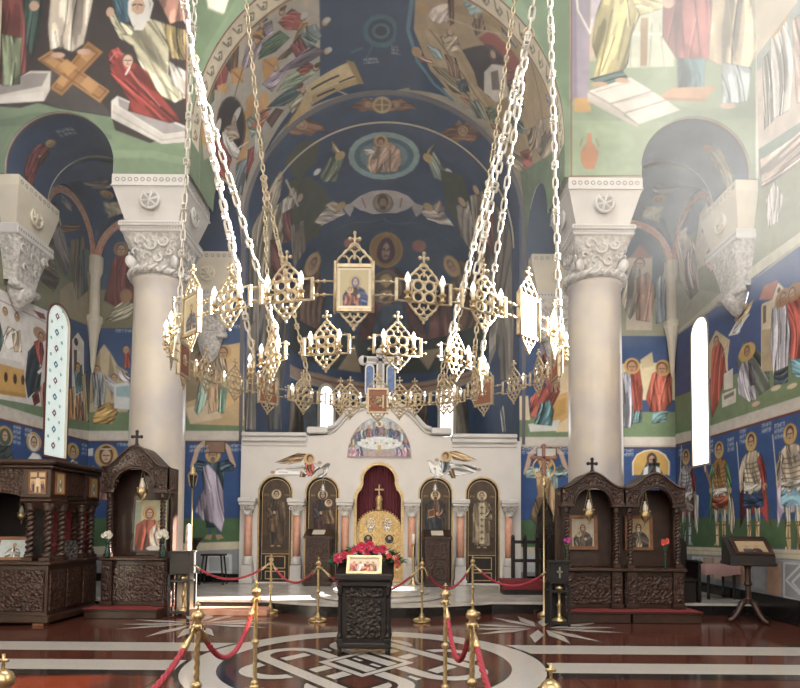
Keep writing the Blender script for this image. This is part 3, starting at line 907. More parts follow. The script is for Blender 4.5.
p 8a8098 384,617 414,618 413,519 384,509
p c2a070 433,618 468,618 467,554 433,553
r a84a40 360,474 384,499 423,524 433,489 413,450 379,420 360,430
r 8a4a44 404,568 428,553 433,499 408,484 394,519
r 4f7f88 369,410 384,460 408,470 418,445 413,406
r 9a4a3c 379,568 399,588 409,538 389,509
e c8a482 411,558 11.0,13.6
e d8c8b0 411,571 11.7,8.4
p d8c89c 580,560 751,566 750,472 579,471
p c2b288 629,570 658,590 663,555 633,550
r a0a4b4 574,525 599,545 613,506 613,422 603,402 574,407
r b5483a 604,545 628,550 635,496 632,432 613,422
r b8503e 642,476 658,536 682,551 706,536 706,467 686,442 652,442
r 5f8a90 613,442 632,447 632,417 608,412
r 5f8a90 657,442 696,447 690,418 656,413
r 9a8aa0 716,536 741,556 750,521 749,423 720,413
e d0a050 609,555 19.5,19.8
e c08a68 609,552 11.0,13.6
e d0a050 685,551 19.5,19.8
e c08a68 682,548 11.0,13.6
p cdc5bb 299,378 748,382 748,357 299,354
l 7a2f28 2.9 299,352 748,356
p b5b0a6 299,357 748,361 748,357 299,354
p 2b4f92 -733,355 -321,358 -317,172 -728,168
p 2b4f92 299,349 748,352 746,180 299,176
p 4a7248 -728,173 -317,176 -316,104 -725,101
p 4a7248 299,176 746,180 745,112 299,109
e c8a25c -669,324 27.9,29.2
e 6a3a2e -669,326 17.0,23.2
e d0ac8c -669,324 11.2,15.8
l e8e0d0 2.4 -682,341 -658,341
r a87868 -702,275 -683,295 -654,295 -634,271 -632,217 -700,217
r b59888 -717,285 -698,304 -687,265 -706,256
p c8ccd0 -718,341 -701,343 -701,324 -718,324
t d0d4dc -641,349 1.2 1
x atlas -410,328 -403,127 3e5a6e 9a90a8 -428,362 -381,334 8a6a58
t d0d4dc -466,345 2.2 2
t d0d4dc -367,348 1.2 2
x atlas 398,320 407,117 8aa8a8 a8865c 376,352 423,323 d8d2c8
t d0d4dc 340,347 3 2
t d0d4dc 432,347 1.4 2
p d8a84c 609,288 609,319 619,337 636,346 653,349 670,347 687,337 697,320 696,289
l e8dcc0 3.4 609,288 609,319 619,337 636,346 653,349 670,347 687,337 697,320 696,289
r 3c4450 626,286 638,310 656,344 672,310 684,286
e 4a4450 655,327 12.6,15.6
e c09070 655,325 7.3,10.7
p d8dce0 636,305 646,310 645,286 633,286
p d8dce0 665,310 675,305 677,286 665,286
t d0d4dc 588,344 1 2
p d8cdb0 -725,103 -316,121 -316,102 -725,82
p d8cdb0 299,111 745,115 745,96 299,92
p 8f949c -725,82 -316,102 -314,27 -722,5
p 8f949c 299,92 745,96 744,12 299,8
p cfd4da -421,89 -359,89 -358,41 -420,41
p a8b0b8 -414,82 -366,82 -365,49 -413,48
p cfd4da 287,97 383,98 383,52 287,51
@outL
p 2a4a80 970,608 1440,650 1457,364 984,345
p 5d6a50 964,723 1420,992 1441,640 972,575
p 2b4672 953,919 1403,1280 1430,824 968,641
p 7a7a58 1228,725 1437,703 1441,640 971,582
p 968a66 1311,678 1433,776 1441,640 1314,625
r 8a8482 1251,810 1272,834 1302,836 1328,799 1346,757 1332,718 1300,736 1275,773
r 4a4038 1246,777 1264,847 1285,863 1303,819 1274,795
r 7a5c44 1303,819 1374,860 1400,863 1351,829 1311,809
e caa187 1279,838 16.5,9.7
r 5a5240 1344,807 1401,844 1427,724 1384,683 1357,719
r 3a4c4c 1386,799 1412,820 1427,724 1401,704
r 6a604c 1229,704 1269,749 1310,700 1289,664 1238,670
e 9a8a78 1331,879 13.5,6.8
r c8ccb0 1343,956 1374,1004 1402,987 1395,953 1362,925
t c8ccd0 1307,884 2 2
p ddd6d2 971,589 1292,617 1305,386 983,362
p d8d2ce 973,543 1017,560 1294,582 1305,386 983,362
l a08c88 2.4 971,579 1118,581 1293,590
p e4e0dc 1045,482 1122,514 1201,506 1196,476 1099,439 1024,440
p d2ccc6 1046,461 1189,482 1193,465 1125,457 1025,419
p d8a24e 979,431 1125,461 1196,468 1206,417 1128,408 982,387
p c08a3a 982,388 1128,412 1206,421 1206,413 1128,404 982,380
e 4a2e1c 1143,440 5.3,9.6
e 4a2e1c 1170,443 5.6,9.8
e 4a2e1c 1110,436 5.0,9.3
e 4a2e1c 1194,447 5.2,10.0
p 7a3a3c 1218,599 1256,604 1264,594 1243,590
r e0d4c0 1128,508 1144,540 1168,540 1175,510 1146,494
r dcc0a0 1156,528 1180,544 1188,502 1164,495
r 5f8a8a 1100,518 1121,540 1134,509 1124,483 1101,488
e c8986c 1134,564 10.3,7.6
e c8986c 1169,565 10.9,7.9
e a88060 1245,557 23.3,13.6
r 2b3f52 1207,508 1232,536 1248,503 1244,442 1212,414 1201,449
r 9a3a34 1225,534 1252,551 1261,523 1255,492 1241,497
r 24343c 1229,472 1255,492 1251,436 1225,430
r 9a3a34 1225,421 1244,442 1253,415 1233,402
e b58a68 1249,550 13.0,9.7
p dcd8d2 1239,475 1259,493 1259,484 1246,472
r b07868 1251,444 1274,471 1278,398 1261,395
p 6f8a66 982,382 1281,408 1283,378 983,359
p cdc5bb 982,385 1456,383 1457,359 983,362
p cdc5bb 982,375 1283,384 1456,386 1457,361 1284,358 984,354
l 7a2f28 3.5 984,355 1284,358 1457,360
p d8d2c8 1365,582 1389,608 1416,593 1424,455 1374,421
e 4a3a34 1382,583 8.8,9.3
p 5a4a40 1374,562 1387,565 1390,514 1377,511
r 5f8a94 1377,511 1410,538 1423,479 1389,462
e c8985c 1394,524 17.7,10.5
r c9935a 1355,464 1379,478 1393,392 1359,391
r c99068 1389,457 1414,472 1423,397 1393,392
r 8a7a5c 1412,510 1438,531 1454,412 1427,398
p 6f8a66 1351,399 1454,407 1456,386 1352,376
p 2b4f92 984,347 1285,354 1457,356 1468,169 994,164
p 4a7248 994,164 1468,169 1473,95 997,111
e c8a25c 1147,327 23.3,19.2
e 4a6458 1147,325 17.4,16.3
e d0ac8c 1147,327 8.7,9.6
r 4a5a5c 1118,285 1134,306 1162,310 1176,284 1171,263 1119,259
e c8a25c 1237,328 25.3,20.7
e d8d8d8 1237,326 16.9,16.6
e d0ac8c 1237,326 10.1,11.2
r c8d4dc 1213,284 1232,306 1259,306 1274,286 1276,252 1215,247
e c8a25c 1384,328 25.3,18.5
e d0ac8c 1384,325 12.7,11.6
r b0a8a0 1365,291 1381,309 1406,304 1416,282 1366,277
t d0d4dc 1172,346 1 4
t d0d4dc 1207,346 1 2
t d0d4dc 1422,344 1 3
p d8cdb0 998,88 1473,86 1474,71 999,75
p 8f949c 999,73 1474,71 1478,2 1005,-35
@outR
p 2a4c90 -1484,641 -870,648 -882,292 -1491,380
p 8d9478 -1478,883 -865,798 -870,640 -1485,631
p 5b7898 -1466,1342 -1090,1118 -1100,796 -1479,858
p b8bcb4 -1080,1463 -852,1189 -862,888 -1094,985
p a3b2ac -1090,1118 -857,1038 -861,918 -1094,1004
p d6c6b8 -1093,1023 -860,933 -865,783 -1098,871
r d8d4cc -1052,1066 -1007,1049 -988,958 -1001,880 -1051,897
r c4a898 -991,1031 -956,1018 -930,912 -946,857 -985,879
e d0a860 -1023,1059 32.8,17.9
e c8a482 -1023,1058 18.2,11.6
r b8b0a0 -1077,1030 -1053,1029 -1045,893 -1075,895
p 6f8a7a -1098,871 -864,813 -866,753 -1100,796
p a8a890 -1481,782 -1320,693 -1180,624 -870,654 -870,634 -1485,626
p c9c8b0 -1179,657 -1101,658 -870,654 -870,640 -1485,631
r c8b8a4 -1434,862 -1383,856 -1336,800 -1320,693 -1367,688 -1416,755
p d8c8a8 -1346,777 -1316,864 -1288,876 -1264,836 -1250,734 -1347,745
e 6a5a50 -1299,823 9.8,8.9
r c08a78 -1301,748 -1265,780 -1226,740 -1212,695 -1276,714
r a89a90 -1394,790 -1354,814 -1328,760 -1348,704 -1386,724
e d6ccc0 -1403,861 28.3,9.6
r d8d4c8 -1073,761 -1049,784 -1022,740 -1040,703 -1069,707
r c8c0b0 -1251,712 -1219,711 -1205,676 -1244,675
r d8c0b0 -1089,847 -1003,828 -864,813 -866,753 -1004,776 -1085,787
p 6f8a62 -1489,480 -876,455 -880,351 -1491,380
p c9b68c -1293,553 -1255,580 -1201,542 -1218,481 -1295,483
p d8c8a0 -1240,537 -1212,541 -1210,479 -1249,493
r b0463a -1283,454 -1272,543 -1251,562 -1224,532 -1218,481 -1251,421 -1276,396
e c79a72 -1255,555 14.3,9.8
l b8a890 2.8 -1209,540 -1232,518
p d8d4c8 -1226,479 -1192,482 -1193,442 -1227,445
p d8d4c8 -1235,439 -1182,439 -1183,411 -1235,410
p 7a746c -1227,433 -1189,435 -1190,427 -1227,425
r 54605a -1180,495 -1151,526 -1125,510 -1076,466 -1072,414 -1109,407 -1154,425
r a8a8b8 -1178,454 -1163,482 -1142,492 -1133,451 -1115,420 -1115,401 -1141,403 -1175,426
r 4a4a5a -1139,480 -1120,467 -1114,431 -1134,432
e c8a050 -1142,500 27.8,17.4
e a87c5c -1142,500 12.5,9.7
e d8b090 -1116,394 12.9,4.7
p e8e0d0 -1208,552 -1178,571 -1157,583 -1130,570 -1150,561 -1172,545
r d8e0dc -1193,552 -1178,567 -1157,572 -1165,546
r c8a878 -1185,578 -1156,595 -1116,592 -1136,572 -1171,569
e c79a72 -1178,579 11.3,7.0
p c9b89a -1094,572 -1079,574 -1083,457 -1098,453
p d8c8a8 -1061,571 -1043,596 -1022,573 -1026,438 -1095,449 -1091,575
p b86a58 -1100,586 -1084,606 -1043,600 -1061,571
p 6a5a4c -1088,570 -1079,568 -1080,537 -1089,537
e 5a4a40 -1041,581 4.8,4.6
p b5a27c -1093,527 -1051,517 -1054,442 -1095,449
r b4b4c4 -1062,553 -1038,566 -1012,538 -1013,500 -1021,426 -1060,429 -1070,490
r 2e4458 -1059,440 -1020,440 -1021,412 -1060,415
r b8463c -1022,556 -995,559 -961,539 -949,479 -974,434 -1015,449 -1013,500
r 5f9ab0 -1015,449 -974,444 -951,412 -995,413 -1010,424
e a87850 -1030,563 21.9,15.8
e b07a58 -1030,561 11.7,9.6
e a87850 -1001,561 22.1,15.3
e c08a68 -1006,560 11.2,9.4
e d8c4a4 -1055,410 14.6,4.6
e d8c4a4 -1011,403 13.4,4.4
r b0463a -943,526 -894,523 -879,381 -942,390
p cdc5bb -1491,387 -1289,379 -879,372 -879,357 -1290,357 -1492,362
p cdc5bb -1491,390 -1289,381 -879,381 -879,360 -1290,360 -1492,365
l 7a2f28 4.2 -1492,362 -1290,357 -879,357
p 2b4f92 -1492,357 -1290,353 -880,354 -886,174 -1496,180
p 4a6f44 -1496,188 -886,173 -887,133 -1498,110
x warrior -1397,326 -1397,121 8a8a94 8a2f30 7f7064 L
x warrior -1250,324 -1248,124 b0783c 5f8a58 c05a34 S
x warrior -1134,325 -1130,122 b5a58c 9a2f30 34507c C
x warrior -1019,322 -1014,123 b0a08c b8a8c4 7ab0d0 C
x warrior -909,321 -903,123 b5a58c 3a5a88 9a2f30 C
t d0d4dc -1432,342 1 2
t d0d4dc -1295,343 1 3
t d0d4dc -1215,336 1 3
t d0d4dc -1171,346 1 3
t d0d4dc -1098,346 1.4 2
t d0d4dc -1060,339 1.2 3
p d8cdb0 -1498,115 -887,128 -888,112 -1498,98
l b5a888 1.7 -1498,107 -887,121
p 8b9099 -1498,98 -888,112 -891,-3 -1500,21
p c8ccd0 -1374,96 -1323,97 -1324,58 -1375,56
p 8f98a0 -1367,91 -1330,92 -1331,61 -1368,60
e c8ccd0 -1349,76 13.8,10.1
p c49a7c -1315,98 -1285,98 -1286,54 -1316,56
p d0b09a -1276,98 -1188,100 -1190,55 -1278,54
p c49a7c -1178,101 -1137,102 -1139,52 -1179,54
p 9aa0a8 -1131,101 -1096,102 -1098,49 -1132,51
p c49a7c -1090,102 -1050,102 -1052,42 -1092,44
p ccd0d4 -1044,103 -888,106 -890,27 -1046,40
p 9298a2 -1039,100 -888,103 -890,33 -1041,45
l d0d4d8 3.9 -1037,72 -1000,99 -953,77 -992,47 -1037,72
l d0d4d8 4.0 -1021,70 -995,89 -971,72 -996,53 -1021,70
l b8bcc0 1.7 -1374,96 -888,109
@ics
w2 -263,335 -123,245 L
w2 109,343 236,257 R
"""


# ------------------------------------------------------------------ painting on surfaces: figures of the murals and icons
def rgb(h):
    return np.array([int(h[i:i + 2], 16) / 255 for i in (0, 2, 4)], dtype=np.float32) if isinstance(h, str) else np.array(h, dtype=np.float32)


SATURATION = .74        # mural and icon colours muted, overall haze put into the paint


class Canvas:
    """a painted surface in metres (u across, v up); its colours end up on a fine mesh"""

    def __init__(s, u0, u1, v0, v1, res, bgc='888888'):
        s.u0, s.v0, s.res = u0, v0, res
        s.nx, s.ny = max(2, int(round((u1 - u0) / res)) + 1), max(2, int(round((v1 - v0) / res)) + 1)
        s.u = np.linspace(u0, u1, s.nx)
        s.v = np.linspace(v0, v1, s.ny)
        s.du, s.dv = s.u[1] - s.u[0], s.v[1] - s.v[0]
        s.C = np.ones((s.ny, s.nx, 3), dtype=np.float32) * rgb(bgc)
        s.rng = np.random.RandomState(int(abs(u0 * 131 + v0 * 57)) % 9999)

    def win(s, a, b, c, d, pad):
        i0 = max(0, int((a - pad - s.u0) / s.du)); i1 = min(s.nx, int((b + pad - s.u0) / s.du) + 2)
        j0 = max(0, int((c - pad - s.v0) / s.dv)); j1 = min(s.ny, int((d + pad - s.v0) / s.dv) + 2)
        if i0 >= i1 or j0 >= j1:
            return None
        U, V = np.meshgrid(s.u[i0:i1], s.v[j0:j1])
        return (slice(j0, j1), slice(i0, i1)), U, V

    def blend(s, sl, cov, col):
        cov = cov[..., None]
        s.C[sl] = s.C[sl] * (1 - cov) + np.asarray(col, dtype=np.float32) * cov

    def sd(s, pts, U, V):
        d = np.full(U.shape, 1e9)
        inside = np.zeros(U.shape, bool)
        n = len(pts)
        for i in range(n):
            ax, ay = pts[i]; bx, by = pts[(i + 1) % n]
            ex, ey = bx - ax, by - ay
            L = ex * ex + ey * ey
            if L < 1e-12:
                continue
            t = np.clip(((U - ax) * ex + (V - ay) * ey) / L, 0, 1)
            d = np.minimum(d, (U - ax - t * ex) ** 2 + (V - ay - t * ey) ** 2)
            if ay != by:
                inside ^= ((ay > V) != (by > V)) & (U < (bx - ax) * (V - ay) / (by - ay) + ax)
        d = np.sqrt(d)
        return np.where(inside, -d, d)

    def poly(s, pts, col, a=1.0, robe=False):
        xs, ys = [p[0] for p in pts], [p[1] for p in pts]
        w = s.win(min(xs), max(xs), min(ys), max(ys), s.res)
        if not w:
            return
        sl, U, V = w
        d = s.sd(pts, U, V)
        cov = np.clip(.5 - d / s.res, 0, 1) * a
        col = rgb(col)
        if robe:
            P = np.array(pts); c = P.mean(0); q = P - c
            w_, ev = np.linalg.eigh(q.T @ q)
            ax = ev[:, 1]
            if ax[1] < 0:
                ax = -ax
            wid = max(.05, 2.2 * math.sqrt(w_[0] / len(pts)))
            ln = max(.05, 2.2 * math.sqrt(w_[1] / len(pts)))
            x = ((U - c[0]) * -ax[1] + (V - c[1]) * ax[0]) / wid
            y = ((U - c[0]) * ax[0] + (V - c[1]) * ax[1]) / ln
            bend = s.rng.uniform(-.5, .5)
            x = x + bend * y * y + .12 * np.sin(3 * y + s.rng.uniform(0, 6))
            f = s.vnoise(x * 3.4, y * 1.1) * .8 + s.vnoise(x * 9, y * 2.2) * .9
            f = np.where(f > .2, .3 + (f - .2) * .3, np.where(f < -.2, -.4 + (f + .2) * .5, f * .5))
            rim = np.clip(1 + d / (s.res * 1.6), 0, 1) * .42
            for k in range(6):
                x0, sl_, am, ph = s.rng.uniform(-.95, .95), s.rng.uniform(-.35, .35), s.rng.uniform(.04, .16), s.rng.uniform(0, 6)
                y0, y1 = sorted(s.rng.uniform(-1.1, 1.1, 2))
                dd = (x - x0 - sl_ * y - am * np.sin(2.6 * y + ph)) * wid
                on = ((y > y0 - .15) & (y < y1 + .15)).astype(float)
                f = f - .5 * on * np.clip(.5 - (np.abs(dd) - .012) / s.res, 0, 1) + .3 * on * np.clip(.5 - (np.abs(dd - .034) - .014) / s.res, 0, 1)
            g = (1 + f * .75 - rim)[..., None]
            col = np.clip(col * g + np.maximum(f, 0)[..., None] * .12, 0, 1)
        s.blend(sl, cov, col)

    def vnoise(s, x, y):
        g = s.rng.rand(64, 64) - .5
        xi, yi = np.floor(x).astype(int), np.floor(y).astype(int)
        fx, fy = x - xi, y - yi
        fx, fy = fx * fx * (3 - 2 * fx), fy * fy * (3 - 2 * fy)
        q = lambda i, j: g[(yi + j) % 64, (xi + i) % 64]
        return (q(0, 0) * (1 - fx) + q(1, 0) * fx) * (1 - fy) + (q(0, 1) * (1 - fx) + q(1, 1) * fx) * fy

    def line(s, pts, w, col, a=1.0):
        xs, ys = [p[0] for p in pts], [p[1] for p in pts]
        r = s.win(min(xs), max(xs), min(ys), max(ys), w)
        if not r:
            return
        sl, U, V = r
        d = np.full(U.shape, 1e9)
        for (ax, ay), (bx, by) in zip(pts[:-1], pts[1:]):
            ex, ey = bx - ax, by - ay
            L = ex * ex + ey * ey + 1e-12
            t = np.clip(((U - ax) * ex + (V - ay) * ey) / L, 0, 1)
            d = np.minimum(d, (U - ax - t * ex) ** 2 + (V - ay - t * ey) ** 2)
        cov = np.clip(.5 - (np.sqrt(d) - w / 2) / s.res, 0, 1) * a * min(1, w / s.res + .15)
        s.blend(sl, cov, rgb(col))

    def ell(s, cu, cv, ru, rv, col, a=1.0, rot=0.0):
        R = max(ru, rv)
        w = s.win(cu - R, cu + R, cv - R, cv + R, s.res)
        if not w:
            return
        sl, U, V = w
        x, y = U - cu, V - cv
        if rot:
            x, y = x * math.cos(rot) + y * math.sin(rot), -x * math.sin(rot) + y * math.cos(rot)
        d = (np.sqrt((x / ru) ** 2 + (y / rv) ** 2) - 1) * min(ru, rv)
        s.blend(sl, np.clip(.5 - d / s.res, 0, 1) * a, rgb(col))

    def mottle(s, amt=.06, cells=24, seed=1):
        r = np.random.RandomState(seed)
        for k, am in ((cells, amt), (cells * 4, amt * .6)):
            gx, gy = max(3, int(k)), max(3, int(k * s.ny / s.nx) + 2)
            g = r.rand(gy + 1, gx + 1) - .5
            x = np.linspace(0, gx - 1e-3, s.nx); y = np.linspace(0, gy - 1e-3, s.ny)
            xi, yi = x.astype(int), y.astype(int)
            fx, fy = (x - xi)[None, :], (y - yi)[:, None]
            n = (g[yi][:, xi] * (1 - fx) + g[yi][:, xi + 1] * fx) * (1 - fy) + (g[yi + 1][:, xi] * (1 - fx) + g[yi + 1][:, xi + 1] * fx) * fy
            s.C *= (1 + 2 * am * n)[..., None].astype(np.float32)
        s.C = np.clip(s.C, 0, 1)

    def linear(s):
        g = s.C.mean(-1, keepdims=True)
        c = np.clip((g + (s.C - g) * SATURATION) * .94 + .02, 0, 1)
        return np.where(c <= .04045, c / 12.92, ((c + .055) / 1.055) ** 2.4)

    # -- figures: F is a frame  (across, up) in units of the figure's height
    def frame(s, head, foot, mirror=1):
        hx, hy = head; fx, fy = foot
        d = np.array([hx - fx, hy - fy]); L = float(np.hypot(*d)) / .92
        e = d / np.hypot(*d); r = np.array([e[1], -e[0]]) * mirror
        return lambda a, b: (fx + (r[0] * a + e[0] * b) * L, fy + (r[1] * a + e[1] * b) * L), L

    def fpoly(s, F, pts, col, robe=True):
        s.poly([F(a, b) for a, b in pts], col, robe=robe)

    def head(s, F, L, a, b, hair='5a3a24', skin='c9a07c', halo='d0aa60', k=1.0, beard=None, veil=None):
        cx, cy = F(a, b)
        if halo:
            s.ell(cx, cy, .088 * L * k, .088 * L * k, '9a6a3c'); s.ell(cx, cy, .081 * L * k, .081 * L * k, halo)
        if veil:
            s.ell(cx, cy - .006 * L, .062 * L * k, .075 * L * k, veil)
        else:
            s.ell(cx, cy + .012 * L * k, .05 * L * k, .058 * L * k, hair)
        s.ell(cx, cy - .006 * L, .036 * L * k, .05 * L * k, skin)
        if beard:
            s.ell(cx, cy - .05 * L * k, .028 * L * k, .032 * L * k, beard)
        dk = '3c261a'
        for q in (-1, 1):
            s.line([(cx + q * .008 * L * k, cy + .004 * L), (cx + q * .026 * L * k, cy + .004 * L)], .009 * L * k, dk)
        s.line([(cx, cy), (cx, cy - .02 * L * k)], .006 * L * k, '8a6448')
        s.line([(cx - .01 * L * k, cy - .032 * L * k), (cx + .01 * L * k, cy - .032 * L * k)], .008 * L * k, '7a4036')

    def saint(s, head, foot, inner, outer, hair='5a3a24', beard=None, halo='d0aa60', book=False, mirror=1, cross=False, veil=None, stole=None):
        F, L = s.frame(head, foot, mirror)
        for q in (-1, 1):
            s.fpoly(F, [(q * .02, .03), (q * .08, .03), (q * .09, 0), (q * .03, 0)], 'a8805c', False)
        s.fpoly(F, [(-.13, .06), (-.14, .4), (-.13, .6), (-.15, .76), (-.06, .83), (.06, .83), (.15, .76), (.13, .6), (.15, .4), (.14, .05), (0, .03)], inner)
        s.fpoly(F, [(-.17, .1), (-.18, .5), (-.17, .76), (-.06, .84), (-.04, .7), (.02, .55), (.12, .48), (.16, .52), (.15, .3), (.02, .24), (-.06, .08)], outer)
        s.fpoly(F, [(.17, .76), (.06, .84), (.08, .66), (.12, .5), (.18, .5)], outer)
        s.fpoly(F, [(.13, .74), (.17, .6), (.06, .54), (.03, .6), (.1, .64)], inner)
        s.ell(*F(.03, .6), .026 * L, .03 * L, 'c9a07c')
        if book:
            s.fpoly(F, [(-.12, .52), (-.01, .55), (-.02, .69), (-.13, .66)], 'c9a050', False)
            s.fpoly(F, [(-.11, .54), (-.02, .565), (-.03, .675), (-.12, .65)], '8a3a2c', False)
        if stole:
            s.fpoly(F, [(-.05, .8), (.05, .8), (.045, .08), (-.045, .08)], stole, False)
            for k in range(6):
                c = F(0, .72 - k * .11)
                s.line([(c[0] - .03 * L, c[1]), (c[0] + .03 * L, c[1])], .014 * L, '3a2a2a'); s.line([(c[0], c[1] - .03 * L), (c[0], c[1] + .03 * L)], .014 * L, '3a2a2a')
        s.head(F, L, 0, .92, hair=hair, beard=beard, halo=halo, veil=veil)

    def bust(s, cu, cv, h, robe, halo='d0aa60', child=False, hair='5a3a24', beard=None, veil=None, robe2=None):
        """half figure; cv is the bottom, h the height"""
        F = lambda a, b: (cu + a * h, cv + b * h)
        s.fpoly(F, [(-.36, 0), (-.38, .3), (-.26, .5), (-.1, .6), (.1, .6), (.26, .5), (.38, .3), (.36, 0)], robe)
        if robe2:
            s.fpoly(F, [(-.1, .58), (.1, .58), (.07, .3), (.16, 0), (-.16, 0), (-.07, .3)], robe2)
        s.head(F, h * 2.0, 0, .74, hair=hair, beard=beard, halo=halo, veil=veil)
        if child:
            s.fpoly(F, [(-.34, .02), (-.3, .34), (-.16, .42), (-.02, .3), (.02, .08), (-.1, 0)], robe2 or 'c08a4a')
            s.head(F, h * 1.25, -.16, .48, halo=halo, hair='6a4a2c')
            s.ell(*F(.1, .3), .05 * h, .06 * h, 'c9a07c')

    def warrior(s, head, foot, armour, cloak, tunic, kind):
        F, L = s.frame(head, foot)
        s.fpoly(F, [(-.2, .18), (-.19, .6), (-.14, .8), (.14, .8), (.2, .6), (.21, .2), (.12, .3), (-.12, .3)], cloak)
        for q in (-1, 1):
            s.fpoly(F, [(q * .02, .42), (q * .11, .42), (q * .095, .2), (q * .085, .05), (q * .035, .05), (q * .03, .2)], 'b8b4a6')
            s.fpoly(F, [(q * .03, .23), (q * .098, .23), (q * .09, .05), (q * .13, 0), (q * .03, .0)], 'c9a878' if kind != 'L' else '8fa0a8')
            s.line([F(q * .03, .2), F(q * .1, .2)], .012 * L, '7a5a3a'); s.line([F(q * .04, .1), F(q * .09, .1)], .01 * L, '7a5a3a')
        s.fpoly(F, [(-.13, .56), (.13, .56), (.16, .36), (.05, .34), (0, .37), (-.05, .34), (-.15, .37)], tunic)
        s.fpoly(F, [(-.13, .6), (.13, .6), (.13, .5), (.07, .46), (.02, .5), (-.03, .44), (-.08, .5), (-.13, .47)], 'd6d0c0')
        s.fpoly(F, [(-.13, .8), (-.06, .84), (.06, .84), (.13, .8), (.12, .66), (.11, .55), (-.11, .55), (-.12, .66)], armour)
        for b in (.58, .62, .66, .7, .74):
            s.line([F(-.11, b), F(0, b - .012), F(.11, b)], .01 * L, '5c4a34', .7)
        s.fpoly(F, [(-.13, .8), (-.2, .68), (-.2, .56), (-.14, .56), (-.13, .66), (-.08, .74)], armour if kind != 'S' else cloak)
        s.fpoly(F, [(.13, .8), (.2, .68), (.21, .54), (.15, .54), (.13, .66), (.08, .74)], cloak)
        s.ell(*F(-.17, .54), .028 * L, .03 * L, 'c9a07c'); s.ell(*F(.18, .52), .028 * L, .03 * L, 'c9a07c')
        if kind == 'L':
            s.line([F(-.16, .5), F(-.1, 1.05)], .016 * L, 'd8d4cc')
            s.fpoly(F, [(.16, .55), (.26, .5), (.24, .16), (.21, .1), (.17, .2)], 'c8c0b4')
        elif kind == 'S':
            s.fpoly(F, [(.17, .5), (.24, .42), (.26, .2), (.2, .1), (.14, .22), (.14, .4)], 'a89a84')
            s.ell(*F(-.27, .78), .025 * L, .03 * L, 'c9a07c')
            s.line([F(-.17, .6), F(-.26, .76)], .04 * L, armour)
            s.line([F(-.27, .74), F(-.28, .86)], .014 * L, 'e8e4da'); s.line([F(-.31, .83), F(-.25, .83)], .014 * L, 'e8e4da')
        elif kind == 'C':
            s.line([F(-.18, .5), F(-.22, .95)], .012 * L, 'd8d4cc')
            s.line([F(.19, .52), F(.24, .2)], .02 * L, '6a4a34')
        s.head(F, L, 0, .92, hair='5a3826')

    def atlas(s, head, foot, inner, outer, b0, b1, blockc):
        F0, L = s.frame(head, foot)
        F = lambda a, b: F0(a * .84, b)
        for q in (-1, 1):
            s.line([F(q * .05, .14), F(q * .06, .03)], .045 * L, inner)
            s.fpoly(F, [(q * .02, .04), (q * .09, .04), (q * .13, 0), (q * .04, -.02)], 'b8916a', False)
        s.fpoly(F, [(-.15, .72), (-.1, .84), (.1, .84), (.15, .72), (.12, .5), (.13, .12), (-.1, .12), (-.12, .5)], inner)
        for q in (-1, 1):
            s.line([F(q * .12, .79), F(q * .27, .8), F(q * .2, 1.0), F(q * .12, 1.06)], .05 * L, 'c9a58a')
            s.fpoly(F, [(q * .08, .84), (q * .2, .87), (q * .28, .8), (q * .27, .74), (q * .16, .74), (q * .1, .72)], inner)
        s.fpoly(F, [(-.14, .8), (-.06, .82), (.06, .7), (.13, .52), (.14, .2), (.1, .06), (0, .16), (-.14, .2), (-.24, .3), (-.2, .42), (-.13, .56)], outer)
        s.head(F, L, 0, .92, hair='6a6258', beard='7a7268', halo='d0aa60')
        x0, x1 = sorted((b0[0], b1[0])); y0, y1 = sorted((b0[1], b1[1]))
        s.poly([(x0, y0), (x1, y0), (x1, y1), (x0, y1)], blockc)
        s.line([(x0, y0), (x1, y0), (x1, y1), (x0, y1), (x0, y0)], .025, '4a3830')

    def angel(s, b0, b1, side):
        """angel flying towards the middle, in the box b0 (top left) - b1 (bottom right)"""
        x0, y1 = b0; x1, y0 = b1
        w, h = x1 - x0, y1 - y0

        def F(a, b):
            return (x0 + (a if side == 'L' else 1 - a) * w, y0 + b * h)
        s.fpoly(F, [(.02, .42), (.2, .34), (.4, .28), (.6, .3), (.7, .55), (.62, .72), (.5, .62), (.3, .6), (.1, .56)], 'd9d4cf')
        s.fpoly(F, [(.55, .55), (.64, .34), (.78, .2), (.92, .3), (1.0, .7), (.94, .72), (.84, .58), (.74, .72)], 'cfcac6')
        s.fpoly(F, [(.05, .72), (.25, .86), (.45, .98), (.58, .96), (.6, .86), (.5, .8), (.3, .74)], 'b98f62')
        s.fpoly(F, [(.1, .7), (.35, .74), (.55, .84), (.5, .74), (.3, .68)], '8c6a48')
        s.fpoly(F, [(.5, .5), (.46, .2), (.42, .02), (.52, .16), (.6, .4)], '9a7650')
        s.fpoly(F, [(.56, .74), (.6, .4), (.7, .36), (.74, .6), (.68, .76)], 'c0604e' if side == 'L' else '7f8a94')
        s.ell(*F(.64, .82), .15 * h, .15 * h, 'd8b070')
        s.ell(*F(.65, .84), .085 * h, .1 * h, '6a4428')
        s.ell(*F(.66, .81), .06 * h, .08 * h, 'c49a78')
        s.ell(*F(.82, .72), .06 * h, .05 * h, 'c49a78')
        s.ell(*F(.02, .46), .06 * h, .04 * h, 'b8916a')

